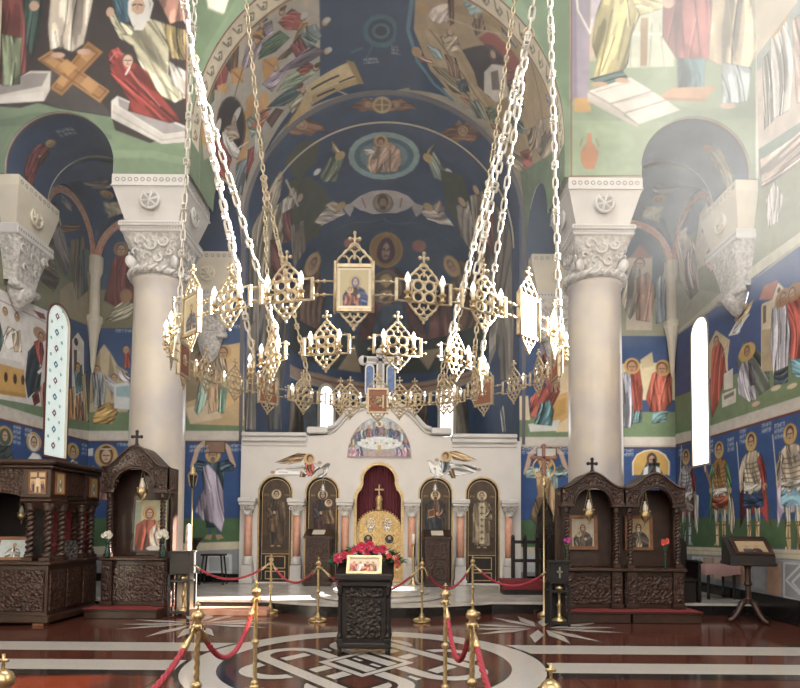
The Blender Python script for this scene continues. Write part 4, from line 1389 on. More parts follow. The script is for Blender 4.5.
    def glyphs(s, u, v, w, rows, col, gh):
        for r in range(rows):
            x = u
            y = v - r * gh * 1.6
            while x < u + w:
                gw = gh * .55
                k = s.rng.randint(5)
                s.line([(x, y), (x, y + gh)], gh * .18, col)
                if k in (0, 2, 3):
                    s.line([(x, y + gh), (x + gw, y + gh)], gh * .18, col)
                if k in (1, 2, 4):
                    s.line([(x + gw, y), (x + gw, y + gh)], gh * .18, col)
                if k in (0, 1, 4):
                    s.line([(x, y + gh * .5), (x + gw, y + gh * .5)], gh * .18, col)
                x += gh * .95


def parse_art(txt):
    out, cur = {}, None
    pt = lambda t: tuple(float(q) / 100 for q in t.split(','))
    for ln in txt.strip().splitlines():
        if ln[0] == '@':
            cur = out.setdefault(ln[1:], [])
            continue
        t = ln.split()
        cur.append(t)
    return out, pt


ARTS, _pt = parse_art(ART)


SKIN = set('c79a72 b98a68 c8a482 caa187 c8986c c08a68 a87c5c d0ac8c b58a68 e0b89c b07a58 c8985c c59d80 d4b08c c09070'.split())


def paint_art(c, name, dark=1.0):
    for t in ARTS.get(name, []):
        k = t[0]
        if k == 'p':
            c.poly([_pt(q) for q in t[2:]], t[1])
        elif k == 'r':
            c.poly([_pt(q) for q in t[2:]], t[1], robe=True)
        elif k == 'l':
            c.line([_pt(q) for q in t[3:]], max(.008, float(t[2]) / 100), t[1])
        elif k == 'e':
            (cu, cv), (ru, rv) = _pt(t[2]), _pt(t[3])
            if t[1] in SKIN and rv > .05 and .25 < rv / ru < 3:
                ru = min(ru, rv * .78)
                c.ell(cu, cv + .2 * rv, ru * 1.28, rv * 1.12, ('5a3d28', '6a4a30', '4a3226')[int(abs(cu * 37)) % 3])
                c.ell(cu, cv, ru, rv, t[1])
                if name not in ('v1', 'v2'):
                    for q in (-1, 1):
                        c.line([(cu + q * ru * .2, cv + rv * .1), (cu + q * ru * .65, cv + rv * .1)], rv * .16, '4a3222')
                    c.line([(cu, cv + rv * .05), (cu, cv - rv * .3)], rv * .1, '8a6448')
                    c.line([(cu - ru * .25, cv - rv * .55), (cu + ru * .25, cv - rv * .55)], rv * .14, '7a4034')
            else:
                c.ell(cu, cv, max(.01, ru), max(.01, rv), t[1])
        elif k == 't':
            u, v = _pt(t[2])
            c.glyphs(u, v, .2 * float(t[3]), int(t[4]), t[1], .062)
        elif k == 'x' and t[1] == 'warrior':
            c.warrior(_pt(t[2]), _pt(t[3]), *t[4:])
        elif k == 'x' and t[1] == 'atlas':
            c.atlas(_pt(t[2]), _pt(t[3]), t[4], t[5], _pt(t[6]), _pt(t[7]), t[8])
        elif k == 'w2':
            c.angel(_pt(t[1]), _pt(t[2]), t[3])


def grid_object(name, P, C, material='fresco', parent=None, smooth=True, closed_back=None):
    """mesh from a (ny, nx, 3) grid of points with linear colours"""
    ny, nx = P.shape[:2]
    me = bpy.data.meshes.new(name)
    n = nx * ny
    idx = np.arange(n).reshape(ny, nx)
    q = np.stack([idx[:-1, :-1], idx[:-1, 1:], idx[1:, 1:], idx[1:, :-1]], -1).reshape(-1, 4)
    me.vertices.add(n)
    me.vertices.foreach_set('co', P.reshape(-1).astype(np.float32))
    me.loops.add(len(q) * 4)
    me.loops.foreach_set('vertex_index', q.reshape(-1).astype(np.int32))
    me.polygons.add(len(q))
    me.polygons.foreach_set('loop_start', np.arange(0, len(q) * 4, 4, dtype=np.int32))
    me.polygons.foreach_set('use_smooth', np.full(len(q), smooth))
    me.update(calc_edges=True)
    ca = me.color_attributes.new('Col', 'FLOAT_COLOR', 'POINT')
    col = np.ones((n, 4), dtype=np.float32)
    col[:, :3] = C.reshape(-1, 3)
    ca.data.foreach_set('color', col.reshape(-1))
    me.materials.append(M[material])
    me.validate()
    o = bpy.data.objects.new(name, me)
    COL.objects.link(o)
    if parent:
        o.parent = parent
    return o


def sample(c, U, V):
    """bilinear colours of canvas c at the points U, V"""
    L = c.linear()
    x = np.clip((U - c.u0) / c.du, 0, c.nx - 1.001); y = np.clip((V - c.v0) / c.dv, 0, c.ny - 1.001)
    i, j = x.astype(int), y.astype(int)
    fx, fy = (x - i)[..., None], (y - j)[..., None]
    return (L[j, i] * (1 - fx) + L[j, i + 1] * fx) * (1 - fy) + (L[j + 1, i] * (1 - fx) + L[j + 1, i + 1] * fx) * fy


def panel(name, c, origin, eu, ev, material='icon', parent=None):
    """flat painted panel: canvas c laid out from origin along eu and ev"""
    U, V = np.meshgrid(c.u, c.v)
    P = np.array(origin)[None, None] + U[..., None] * np.array(eu) + V[..., None] * np.array(ev)
    return grid_object(name, P, c.linear(), material, parent, smooth=False)


# ------------------------------------------------------------------ the building
XO = 7.13            # outer walls
XP, XQ = 3.5, 4.93   # inner and outer face of the piers
YF, YB = 10.93, 12.31
YE = 14.5            # east wall
ZS = 8.13            # top of the piers' stone blocks
R1, R2, Z0 = 3.5, 3.4, 8.94
YC = 20.17           # centre of the apse
PLAT = 0.22


def holed(mb, fixed, a0, a1, b0, b1, holes, thick, m, axis):
    """wall slab with rectangular openings; a runs along the wall, b is height"""
    A = sorted({a0, a1, *[h[0] for h in holes], *[h[1] for h in holes]})
    B = sorted({b0, b1, *[h[2] for h in holes], *[h[3] for h in holes]})
    for i in range(len(A) - 1):
        for j in range(len(B) - 1):
            ca, cb = (A[i] + A[i + 1]) / 2, (B[j] + B[j + 1]) / 2
            if any(h[0] < ca < h[1] and h[2] < cb < h[3] for h in holes):
                continue
            if axis == 'x':
                mb.box(fixed, fixed + thick, A[i], A[i + 1], B[j], B[j + 1], m)
            else:
                mb.box(A[i], A[i + 1], fixed, fixed + thick, B[j], B[j + 1], m)


def mask_faces(o, keep):
    import bmesh
    me = o.data
    bm = bmesh.new()
    bm.from_mesh(me)
    bm.faces.ensure_lookup_table()
    kk = keep.reshape(-1)
    bmesh.ops.delete(bm, geom=[f for f in bm.faces if not kk[f.index]], context='FACES')
    bm.to_mesh(me)
    bm.free()


# floor with its inlays
fl = MB()
fl.box(-7.6, 7.6, -4.6, 15.0, -0.2, 0.0, 'granite_red')
_z = [0.0]


def inlay(pts, m):
    _z[0] += 0.00012
    fl.add([(x, y, 0.001 + _z[0]) for x, y in pts], [tuple(range(len(pts)))], m)


def stroke(path, w, m, closed=True):
    _z[0] += 0.00012
    n = len(path)
    L, Rr = [], []
    for i in range(n):
        a = Vector(path[i - 1 if closed else max(i - 1, 0)]); b = Vector(path[(i + 1) % n if closed else min(i + 1, n - 1)])
        t = (b - a).normalized(); q = Vector((-t.y, t.x)) * w / 2
        p = Vector(path[i]); L.append(p + q); Rr.append(p - q)
    vs = [(p.x, p.y, 0.001 + _z[0]) for p in L + Rr]
    fl.add(vs, [(i, (i + 1) % n, n + (i + 1) % n, n + i) for i in range(n if closed else n - 1)], m)


for y0, y1, m in ((7.66, 8.2, 'granite_white'), (6.66, 7.15, 'granite_white'), (6.42, 6.66, 'granite_black'), (8.2, 8.27, 'granite_black')):
    inlay([(-7.13, y0), (7.13, y0), (7.13, y1), (-7.13, y1)], m)
FC = (0.12, 7.1)
circ = lambda r, n=64: [(FC[0] + r * math.cos(2 * pi * i / n), FC[1] + r * math.sin(2 * pi * i / n)) for i in range(n)]
inlay(circ(2.12), 'granite_black')
inlay(circ(2.06), 'granite_white')
inlay(circ(1.68), 'granite_black')
inlay(circ(1.58), 'granite_red')


def stadium(cx, cy, half, r, ang, n=10):
    pts = [(half + r * math.cos(a), r * math.sin(a)) for a in [-pi / 2 + pi * i / n for i in range(n + 1)]]
    pts += [(-half + r * math.cos(a), r * math.sin(a)) for a in [pi / 2 + pi * i / n for i in range(n + 1)]]
    c, s_ = math.cos(ang), math.sin(ang)
    return [(cx + x * c - y * s_, cy + x * s_ + y * c) for x, y in pts]


for ang in (math.radians(52), math.radians(128)):
    for off in (-.52, .52):
        ox, oy = -math.sin(ang) * off, math.cos(ang) * off
        pth = stadium(FC[0] + ox, FC[1] + oy, .88, .34, ang)
        stroke(pth, .30, 'granite_black')
        stroke(pth, .17, 'granite_white')
stroke([(FC[0], FC[1] + .62), (FC[0] + .5, FC[1]), (FC[0], FC[1] - .62), (FC[0] - .5, FC[1])], .2, 'granite_black')
stroke([(FC[0], FC[1] + .62), (FC[0] + .5, FC[1]), (FC[0], FC[1] - .62), (FC[0] - .5, FC[1])], .13, 'granite_white')
for cx, cy in ((-2.75, 9.75), (2.72, 9.55)):
    for k in range(8):
        a = k * pi / 4 + .3
        for q in (-1, 1):
            b = a + q * .2
            inlay([(cx + .16 * math.cos(a), cy + .16 * math.sin(a)), (cx + .62 * math.cos(a + q * .34), cy + .62 * math.sin(a + q * .34)), (cx + 1.25 * math.cos(b), cy + 1.25 * math.sin(b)), (cx + .72 * math.cos(a + q * .04), cy + .72 * math.sin(a + q * .04))], 'granite_white') if (k % 2 == 0 or q == 1) else None
for y in (4.0, 5.2):
    stroke([(-7.1, y), (7.1, y + .01)], .008, 'granite_black', closed=False)
for x in (-5.2, -3.6, -2.0, 2.4, 4.0, 5.6):
    stroke([(x, 3.0), (x + .01, 6.4)], .008, 'granite_black', closed=False)
struct(fl.build('floor'))

# raised marble platform with its rounded front, and the round ambon steps
pl = MB()
bul = [(3.75 * math.sin(a) + .12, 14.25 - 3.75 * math.cos(a)) for a in [math.radians(-33.5 + 67 * i / 24) for i in range(25)]]
outl = [(-7.13, 11.12)] + bul + [(7.13, 11.12), (7.13, 14.6), (3.4, 14.6), (3.4, 20.2)] + [(3.4 * math.cos(a), 20.2 + 3.4 * math.sin(a)) for a in [pi * i / 16 for i in range(1, 16)]] + [(-3.4, 20.2), (-3.4, 14.6), (-7.13, 14.6)]
pl.prism(outl, 0.0, PLAT - .045, 'skirting', plane='xy')
pl.prism(outl, PLAT - .045, PLAT, 'ambon', plane='xy')
pl.cbox(-3.35, -1.85, 10.62, 11.14, 0.0, 0.1, 'pink_marble', .01)
struct(pl.build('floor_platform'))
am = MB()
am.lathe([(1.22, 0), (1.25, .02), (1.25, .06), (1.2, .065)], 'ambon', (.12, 11.95, PLAT), 48, smooth=False)
am.lathe([(.93, 0), (.96, .02), (.96, .075), (.92, .08)], 'ambon', (.12, 11.95, PLAT + .065), 48, smooth=False)
struct(am.build('floor_ambon'))

# plain outer shell (mostly behind the camera and above the frame), with the high windows the sun comes through
sh = MB()
SOUTH = [(6.65, 8.5, 4.0, 5.25), (6.65, 8.4, 5.3, 7.1), (6.9, 8.5, 7.1, 10.6)]  # lowest opening added to let tinted sun onto the left floor
WEST = []
holed(sh, XO, -4.6, 8.7, 0, 14, [h for h in SOUTH], .35, 'limestone', 'x')
holed(sh, XO, 8.7, 14.9, 10.5, 14, [], .35, 'limestone', 'x')
struct(sh.build('wall_south'))
tg = MB()
tg.box(XO + .1, XO + .12, 6.6, 8.55, 3.95, 5.28, 'sun_tint_pane')  # added unseen pane that dims and warms the sun reaching the floor
struct(tg.build('window_6'))
sh = MB()
holed(sh, -XO - .35, -4.6, 9.5, 0, 14, [], .35, 'limestone', 'x')
holed(sh, -XO - .35, 9.5, 14.9, 9.6, 14, [], .35, 'limestone', 'x')
struct(sh.build('wall_north'))
sh = MB()
holed(sh, -4.95, -7.5, 7.5, 0, 14, WEST, .35, 'limestone', 'y')
struct(sh.build('wall_west'))
sh = MB()
sh.box(-7.6, 7.6, -5, 11.4, 14.0, 14.3, 'limestone')
struct(sh.build('ceiling'))

# --- the great arch wall of the crossing, left half, right half and the part over the vault
cF = Canvas(-7.2, 7.2, 8.05, 14.0, .016, '6f8a66')
paint_art(cF, 'front')
cF.mottle(.07, 40, 3)


def strip_wall(name, xs, bot, ztop, c, y):
    t = np.linspace(0, 1, int((ztop - min(bot)) / .017) + 2)[:, None]
    b = np.array(bot)[None, :]
    Z = b + (ztop - b) * t
    X = np.repeat(np.array(xs)[None, :], len(t), 0)
    P = np.stack([X, np.full_like(X, y), Z], -1)
    return grid_object(name, P, sample(c, X, Z))


AX, AR, AS = 5.95, 1.02, 8.3


def arch_bottom(x):
    d = abs(abs(x) - AX)
    return AS + math.sqrt(max(0, AR * AR - d * d)) if d < AR else ZS


for sgn, nm in ((-1, 'wall_crossing_left'), (1, 'wall_crossing_right')):
    e = 1e-4
    xs = list(np.linspace(XP, AX - AR - e, 84)) + [AX + AR * -math.cos(a) for a in np.linspace(.02, pi - .02, 130)] + list(np.linspace(AX + AR + e, XO, 8))
    xs = sorted(x * sgn for x in xs)
    struct(strip_wall(nm, xs, [arch_bottom(x) for x in xs], 13.99, cF, YF))
xs = [-R1 * math.cos(a) for a in np.linspace(0, pi, 200)]
struct(strip_wall('wall_crossing_middle', xs, [Z0 + math.sqrt(max(0, R1 * R1 - x * x)) for x in xs], 13.99, cF, YF))

# soffits of the two aisle arches
for sgn, nm in ((-1, 'ceiling_aisle_arch_left'), (1, 'ceiling_aisle_arch_right')):
    L = pi * AR
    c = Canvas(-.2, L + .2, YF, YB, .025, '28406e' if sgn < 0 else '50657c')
    c.line([(-.2, YF + .03), (L + .2, YF + .03)], .05, 'c8b494')
    c.line([(-.2, YF + .09), (L + .2, YF + .09)], .02, '7a2f28')
    if sgn < 0:
        c.saint((.98, 11.6), (.02, 11.66), '7d2f2c', '7a2e30', mirror=-1)
        c.glyphs(1.25, 11.5, .3, 2, 'c8ccd0', .07)
    else:
        c.saint((L - .98, 11.6), (L - .02, 11.66), '9a9a8a', 'b0a890')
    c.mottle(.08, 16, 5)
    s_ = np.linspace(-.17, L + .17, 150)
    X, Z = [], []
    for q in s_:
        if q < 0:
            X.append(-AR); Z.append(AS + q)
        elif q > L:
            X.append(AR); Z.append(AS - (q - L))
        else:
            X.append(-AR * math.cos(q / AR)); Z.append(AS + AR * math.sin(q / AR))
    ys = np.linspace(YF, YB, 56)
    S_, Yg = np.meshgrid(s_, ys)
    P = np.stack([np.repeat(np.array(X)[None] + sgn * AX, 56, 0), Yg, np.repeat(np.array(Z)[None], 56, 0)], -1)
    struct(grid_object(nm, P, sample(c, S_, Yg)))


# --- vault over the first bay, with the arches to the aisles cut into its walls
def vault_point(u, R):
    L = pi * R
    x = np.where(u < 0, -R, np.where(u > L, R, -R * np.cos(np.clip(u, 0, L) / R)))
    z = np.where(u < 0, Z0 + u, np.where(u > L, Z0 - (u - L), Z0 + R * np.sin(np.clip(u, 0, L) / R)))
    return x, z


c1 = Canvas(-.9, pi * R1 + .9, YF, YE, .018, 'b0a590')
paint_art(c1, 'v1')
L1 = pi * R1
# the cream scroll band along the front arch
c1.poly([(-.9, YF), (L1 + .9, YF), (L1 + .9, YF + .46), (-.9, YF + .46)], 'e6d9b8')
for vv, w_, cc in ((.02, .03, '7a2f28'), (.46, .03, '7a2f28'), (.5, .03, 'c8a86a')):
    c1.line([(-.9, YF + vv), (L1 + .9, YF + vv)], w_, cc)
for k in range(38):
    uu = -.7 + k * .33
    c1.line([(uu, YF + .12), (uu + .08, YF + .3), (uu + .17, YF + .34), (uu + .22, YF + .22), (uu + .14, YF + .18)], .03, '7a6a50')
    c1.ell(uu + .12, YF + .26, .03, .03, '4a5a48')
for a in (-.9, L1 + .12):
    c1.poly([(a, YF + .02), (a + .78, YF + .02), (a + .78, YF + .5), (a, YF + .5)], '6f8a66')
c1.mottle(.07, 50, 7)
ys = np.concatenate([np.linspace(YF, YB, 70), np.linspace(YB, YE, 130)])
AYC, AYR, AYS = 13.4, 1.09, 8.2
rows = []
for y in ys:
    d = abs(y - AYC)
    zb = AYS + math.sqrt(max(0, AYR ** 2 - d * d)) if d < AYR else ZS
    u0 = zb - Z0 if zb < Z0 else R1 * math.asin((zb - Z0) / R1)
    rows.append(np.linspace(u0, L1 - u0, 620))
U = np.array(rows)
Yg = np.repeat(ys[:, None], 620, 1)
X, Z = vault_point(U, R1)
struct(grid_object('ceiling_vault', np.stack([X, Yg, Z], -1), sample(c1, U, Yg)))
# soffits of those side arches
for sgn in (-1, 1):
    a = np.linspace(0, pi, 48)
    yy = AYC - AYR * np.cos(a); zz = AYS + AYR * np.sin(a)
    xx = np.linspace(XP, XQ, 12) * sgn
    Yv, Xv = np.meshgrid(yy, xx)
    Zv = np.repeat(zz[None], 12, 0)
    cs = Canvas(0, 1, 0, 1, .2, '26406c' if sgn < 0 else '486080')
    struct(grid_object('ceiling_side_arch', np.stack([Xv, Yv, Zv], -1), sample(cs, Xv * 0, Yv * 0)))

# --- second vault with its low walls, and the apse
c2 = Canvas(-5.3, pi * R2 + 5.3, YE, YC, .025, '263f66')
paint_art(c2, 'v2')
c2.mottle(.09, 60, 9)
L2 = pi * R2
us = np.concatenate([np.linspace(-5.24, 0, 130), np.linspace(0, L2, 420)[1:], np.linspace(L2, L2 + 5.24, 130)[1:]])
ys = np.linspace(YE, YC, 220)
U, Yg = np.meshgrid(us, ys)
X, Z = vault_point(U, R2)
struct(grid_object('ceiling_sanctuary_vault', np.stack([X, Yg, Z], -1), sample(c2, U, Yg)))
# the step between the two vaults
st = MB()
n = 64
inn = [(-R2 * math.cos(pi * i / n), Z0 + R2 * math.sin(pi * i / n)) for i in range(n + 1)]
out = [(-3.52 * math.cos(pi * i / n), Z0 + 3.52 * math.sin(pi * i / n)) for i in range(n + 1)]
inn = [(-R2, 3.6)] + inn + [(R2, 3.6)]
out = [(-3.47, 3.6)] + out + [(3.47, 3.6)]
st.ring(inn, out, YE - .03, YE + .02, mat('arch_edge_paint', '5f5c62', .8), closed=False)
ed = [(-R2 + .0) * math.cos(pi * i / n) for i in range(n + 1)]
st.tube([(-(R2 - .02) * math.cos(pi * i / n), 15.5, Z0 + (R2 - .02) * math.sin(pi * i / n)) for i in range(n + 1)], .025, mat('pale_arch_rib', 'b0a498', .8), 6)
struct(st.build('trim_arch'))

c3 = Canvas(-pi / 2 * R2 - .1, pi / 2 * R2 + .1, -.2, pi / 2 * R2 + .1, .035, '24405f')
paint_art(c3, 'con')
c3.mottle(.09, 40, 11)
az = np.linspace(-pi / 2, pi / 2, 200); el = np.linspace(0, pi / 2 - .002, 130)
A, E_ = np.meshgrid(az, el)
P = np.stack([R2 * np.sin(A) * np.cos(E_), YC + R2 * np.cos(A) * np.cos(E_), Z0 + R2 * np.sin(E_)], -1)
struct(grid_object('ceiling_apse', P, sample(c3, A * R2, E_ * R2)))
c4 = Canvas(-pi / 2 * R2 - .1, pi / 2 * R2 + .1, PLAT, Z0, .035, '28456e')
paint_art(c4, 'aps')
# everything over the frieze belongs to the dark green ground of the conch's foot
c4.poly([(-6, 7.62), (6, 7.62), (6, 9), (-6, 9)], '2a3834')
c4.poly([(-2.2, 7.62), (-1.2, 7.62), (-1.5, 8.7)], 'a8906c')
c4.poly([(.9, 8.5), (2.0, 8.5), (1.5, 7.7)], 'a08a68')
c4.mottle(.08, 40, 13)
zs = np.linspace(PLAT, Z0, 200)
A, Zg = np.meshgrid(az, zs)
P = np.stack([R2 * np.sin(A), YC + R2 * np.cos(A), Zg], -1)
struct(grid_object('wall_apse', P, sample(c4, A * R2, Zg)))
# the apse windows, two at the sides and one behind the cross
for k, a in enumerate((-46, -2, 40)):
    a = math.radians(a)
    w = MB()
    T = lambda v, a=a: ((R2 - .05) * math.sin(a) + v[0] * math.cos(a) + v[1] * math.sin(a), YC + (R2 - .05) * math.cos(a) - v[0] * math.sin(a) + v[1] * math.cos(a), v[2])
    ar = [(-.3, 5.0), (.3, 5.0)] + arc(0, 6.55, .3, 0, pi, 12)
    w.prism(ar, .0, .03, 'pane', T=T)
    arb = [(-.42, 4.9), (.42, 4.9)] + arc(0, 6.55, .42, 0, pi, 12)
    w.ring(ar, arb, -.03, .03, 'limestone', T=T)
    struct(w.build('window_%d' % (k + 3)))

# low plain walls of the sanctuary behind the screen, and slabs added over the aisles to keep out sky light
for sgn, nm in ((-1, 'wall_sanctuary_left'), (1, 'wall_sanctuary_right')):
    lw = MB()
    lw.box(sgn * 3.42, sgn * 3.6, YE + .02, YC, 0, 4.2, 'limestone')
    struct(lw.build(nm))
    lw = MB()
    lw.box(sgn * 3.62, sgn * 7.5, YF + .05, YE + .3, 9.75, 9.9, 'limestone')
    struct(lw.build('ceiling_light_stop'))
# --- east walls beside the sanctuary
cE = Canvas(-7.2, 7.2, PLAT, 9.5, .016, '2b4672')
paint_art(cE, 'east')
cE.mottle(.05, 60, 15)
for sgn, nm in ((-1, 'wall_east_left'), (1, 'wall_east_right')):
    xs = np.linspace(3.34, XO, 236) * sgn
    if sgn < 0:
        xs = xs[::-1]
    zs = np.linspace(PLAT, 9.45, 575)
    X, Z = np.meshgrid(xs, zs)
    struct(grid_object(nm, np.stack([X, np.full_like(X, YE), Z], -1), sample(cE, X, Z)))
# --- outer walls
WIN = ((-1, 13.13, .42, 3.06, 6.0), (1, 13.26, .36, 3.02, 5.95))
for sgn, yc, hw, wz0, wz1 in WIN:
    nm = 'outL' if sgn < 0 else 'outR'
    y0, zt = (9.45, 9.62) if sgn < 0 else (8.65, 10.52)
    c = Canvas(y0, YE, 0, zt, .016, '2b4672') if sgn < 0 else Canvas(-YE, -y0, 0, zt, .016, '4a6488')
    paint_art(c, nm)  # upper right wall mural is painted pale, with haze in its colours
    c.mottle(.05, 50, 17)
    U, V = np.meshgrid(c.u, c.v)
    Y = U if sgn < 0 else -U
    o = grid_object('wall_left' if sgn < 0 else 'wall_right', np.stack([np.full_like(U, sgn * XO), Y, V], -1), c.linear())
    yc_ = (Y[:-1, :-1] + Y[1:, 1:]) / 2; zc = (V[:-1, :-1] + V[1:, 1:]) / 2
    inside = (abs(yc_ - yc) < hw) & (zc > wz0) & ((zc < wz1) | ((yc_ - yc) ** 2 + (zc - wz1) ** 2 < hw * hw))
    mask_faces(o, ~inside)
    struct(o)
    w = MB()
    ar = [(yc - hw, wz0), (yc + hw, wz0)] + arc(yc, wz1, hw, 0, pi, 16)
    arb = [(yc - hw - .05, wz0 - .05), (yc + hw + .05, wz0 - .05)] + arc(yc, wz1, hw + .05, 0, pi, 16)
    x_in, x_out = sgn * (XO - .012), sgn * (XO + .22)
    w.ring(ar, arb, x_in, sgn * (XO + .01), mat('window_edge_paint', '6e3a2e' if sgn < 0 else 'a89a88', .8), plane='yz')
    w.ring([(yc + (a - yc) * .985, b) for a, b in ar], ar, x_in, x_out, 'limestone', plane='yz')
    w.prism(ar, sgn * (XO + .05), sgn * (XO + .08), 'panedim' if sgn < 0 else 'pane_sun', plane='yz')
    # coloured lozenges of the patterned glass
    for k in range(9):
        zc_ = wz0 + .25 + k * .36
        for dx, s_, cc in ((0, .085, ('a05a60', '5a90a8')[k % 2]), (-.2, .045, '8ab09a'), (.2, .045, '8ab09a')):
            if sgn > 0 and k > 1:
                continue
            zz = zc_ + (.18 if dx else 0)
            q = [(yc + dx * hw / .42 - s_, zz), (yc + dx * hw / .42, zz - s_), (yc + dx * hw / .42 + s_, zz), (yc + dx * hw / .42, zz + s_)]
            qi = [(yc + dx * hw / .42 + (a - yc - dx * hw / .42) * .45, zz + (b - zz) * .45) for a, b in q]
            w.ring(qi, q, sgn * (XO + .045), sgn * (XO + .05), mat('leaded_glass', cc, .4), plane='yz')
    struct(w.build('window_1' if sgn < 0 else 'window_2'))
# --- groin vaults over the aisle bays
for sgn, nm in ((-1, 'ceiling_aisle_left'), (1, 'ceiling_aisle_right')):
    xc, yc, r = (XO + XQ) / 2, (YB + YE) / 2, 1.1
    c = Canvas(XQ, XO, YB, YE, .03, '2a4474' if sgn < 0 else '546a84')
    c.bust(6.4, 13.0, .8, '8a8a94'); c.ell(5.6, 13.3, .14, .14, '6a7a90')
    c.poly([(6.2, 13.9), (6.6, 13.8), (6.7, 14.3), (6.3, 14.4)], 'c0c4a8', robe=True)
    c.mottle(.1, 12, 19)
    U, V = np.meshgrid(np.linspace(XQ, XO, 76), np.linspace(YB, YE, 76))
    za = np.sqrt(np.maximum(0, r * r - (U - xc) ** 2)); zb = np.sqrt(np.maximum(0, (1.1) ** 2 - (V - yc) ** 2))
    Z = 8.15 + np.maximum(za, zb)
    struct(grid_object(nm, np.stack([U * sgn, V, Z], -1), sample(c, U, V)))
# edge between each transverse arch and the vault behind it
for sgn in (-1, 1):
    e_ = MB()
    n = 32
    inn_ = [(sgn * AX + AR * math.cos(pi * i / n), AS + AR * math.sin(pi * i / n)) for i in range(n + 1)]
    out_ = [(sgn * 6.0 + 1.5 * math.cos(pi * i / n), 7.9 + 1.9 * math.sin(pi * i / n)) for i in range(n + 1)]
    e_.ring(inn_, out_, YB - .03, YB + .0, mat('arch_back_edge', 'b9c0c4', .8), closed=False)
    struct(e_.build('trim_8' if sgn < 0 else 'trim_9'))
# painted bands round the aisle lunettes
ban = MB()
bm_ = mat('lunette_band', 'cfa48c', .8, col2='b08068', nscale=18)
for sgn in (-1, 1):
    xc, yc, r = sgn * (XO + XQ) / 2, (YB + YE) / 2, 1.1
    ban.ring(arc(xc, 8.1, .92, 0, pi, 24), arc(xc, 8.1, 1.07, 0, pi, 24), YE - .05, YE, bm_, closed=False)
    ban.ring(arc(yc, 8.1, .92, 0, pi, 24), arc(yc, 8.1, 1.07, 0, pi, 24), sgn * XO, sgn * (XO - .05), bm_, plane='yz', closed=False)
struct(ban.build('trim_1'))


# --- stone blocks, capitals and shafts
def relief(mb, c, R, ax, sg):
    """round rosette relief with a cross of spokes on a block face"""
    mb.torus(c, R, .03, 'marble', 'y' if ax == 'y' else 'x', 24, 6)
    for k in range(3):
        a = k * pi / 3 + .26
        du, dz = math.cos(a) * R, math.sin(a) * R
        p = lambda t: (c[0] + du * t, c[1], c[2] + dz * t) if ax == 'y' else (c[0], c[1] + du * t, c[2] + dz * t)
        mb.tube([p(-1), p(0), p(1)], [.035, .018, .035], 'marble', 5)
    q = .012 * sg
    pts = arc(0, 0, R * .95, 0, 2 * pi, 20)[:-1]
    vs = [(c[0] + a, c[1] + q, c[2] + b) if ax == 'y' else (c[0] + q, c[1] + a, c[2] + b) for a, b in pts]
    mb.add(vs, [tuple(range(20))], 'stone_shade_inlay')  # grey disc paints in the shade of the recess behind the spokes


M['stone_shade_inlay'] = mat('shade_and_inlay_grey', '8d8a88', .8)  # grey for painted recess shade, small ornament and the cross inlay


def pier_top(cx, cy, tall=True):
    b = MB()
    w = .69
    b.box(cx - w, cx + w, cy - w, cy + w, ZS - .2, ZS, 'marble')
    for sx, sy in ((0, -1), (1, 0), (-1, 0)):
        for k in range(11):
            q = -w + .1 + k * .118
            c = (cx + q, cy - w, ZS - .1) if sy else (cx + sx * w, cy + q, ZS - .1)
            b.torus(c, .035, .009, 'stone_shade_inlay', 'y' if sy else 'x', 8, 4)
    b.box(cx - w - .015, cx + w + .015, cy - w - .015, cy + w + .015, ZS - .225, ZS - .2, 'marble')
    # tapering block
    z0, z1, t0, t1 = 7.3, ZS - .225, .5, w - .01
    vs = [(cx + x * t, cy + y * t, z) for t, z in ((t0, z0), (t1, z1)) for x, y in ((-1, -1), (1, -1), (1, 1), (-1, 1))]
    b.add(vs, [(0, 1, 5, 4), (1, 2, 6, 5), (2, 3, 7, 6), (3, 0, 4, 7), (0, 3, 2, 1), (4, 5, 6, 7)], 'marble')
    for sx, sy in ((0, -1), (1, 0), (-1, 0)):
        zc = 7.68
        t = t0 + (t1 - t0) * (zc - z0) / (z1 - z0) + .02
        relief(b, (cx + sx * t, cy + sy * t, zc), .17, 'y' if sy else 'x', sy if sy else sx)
    return b


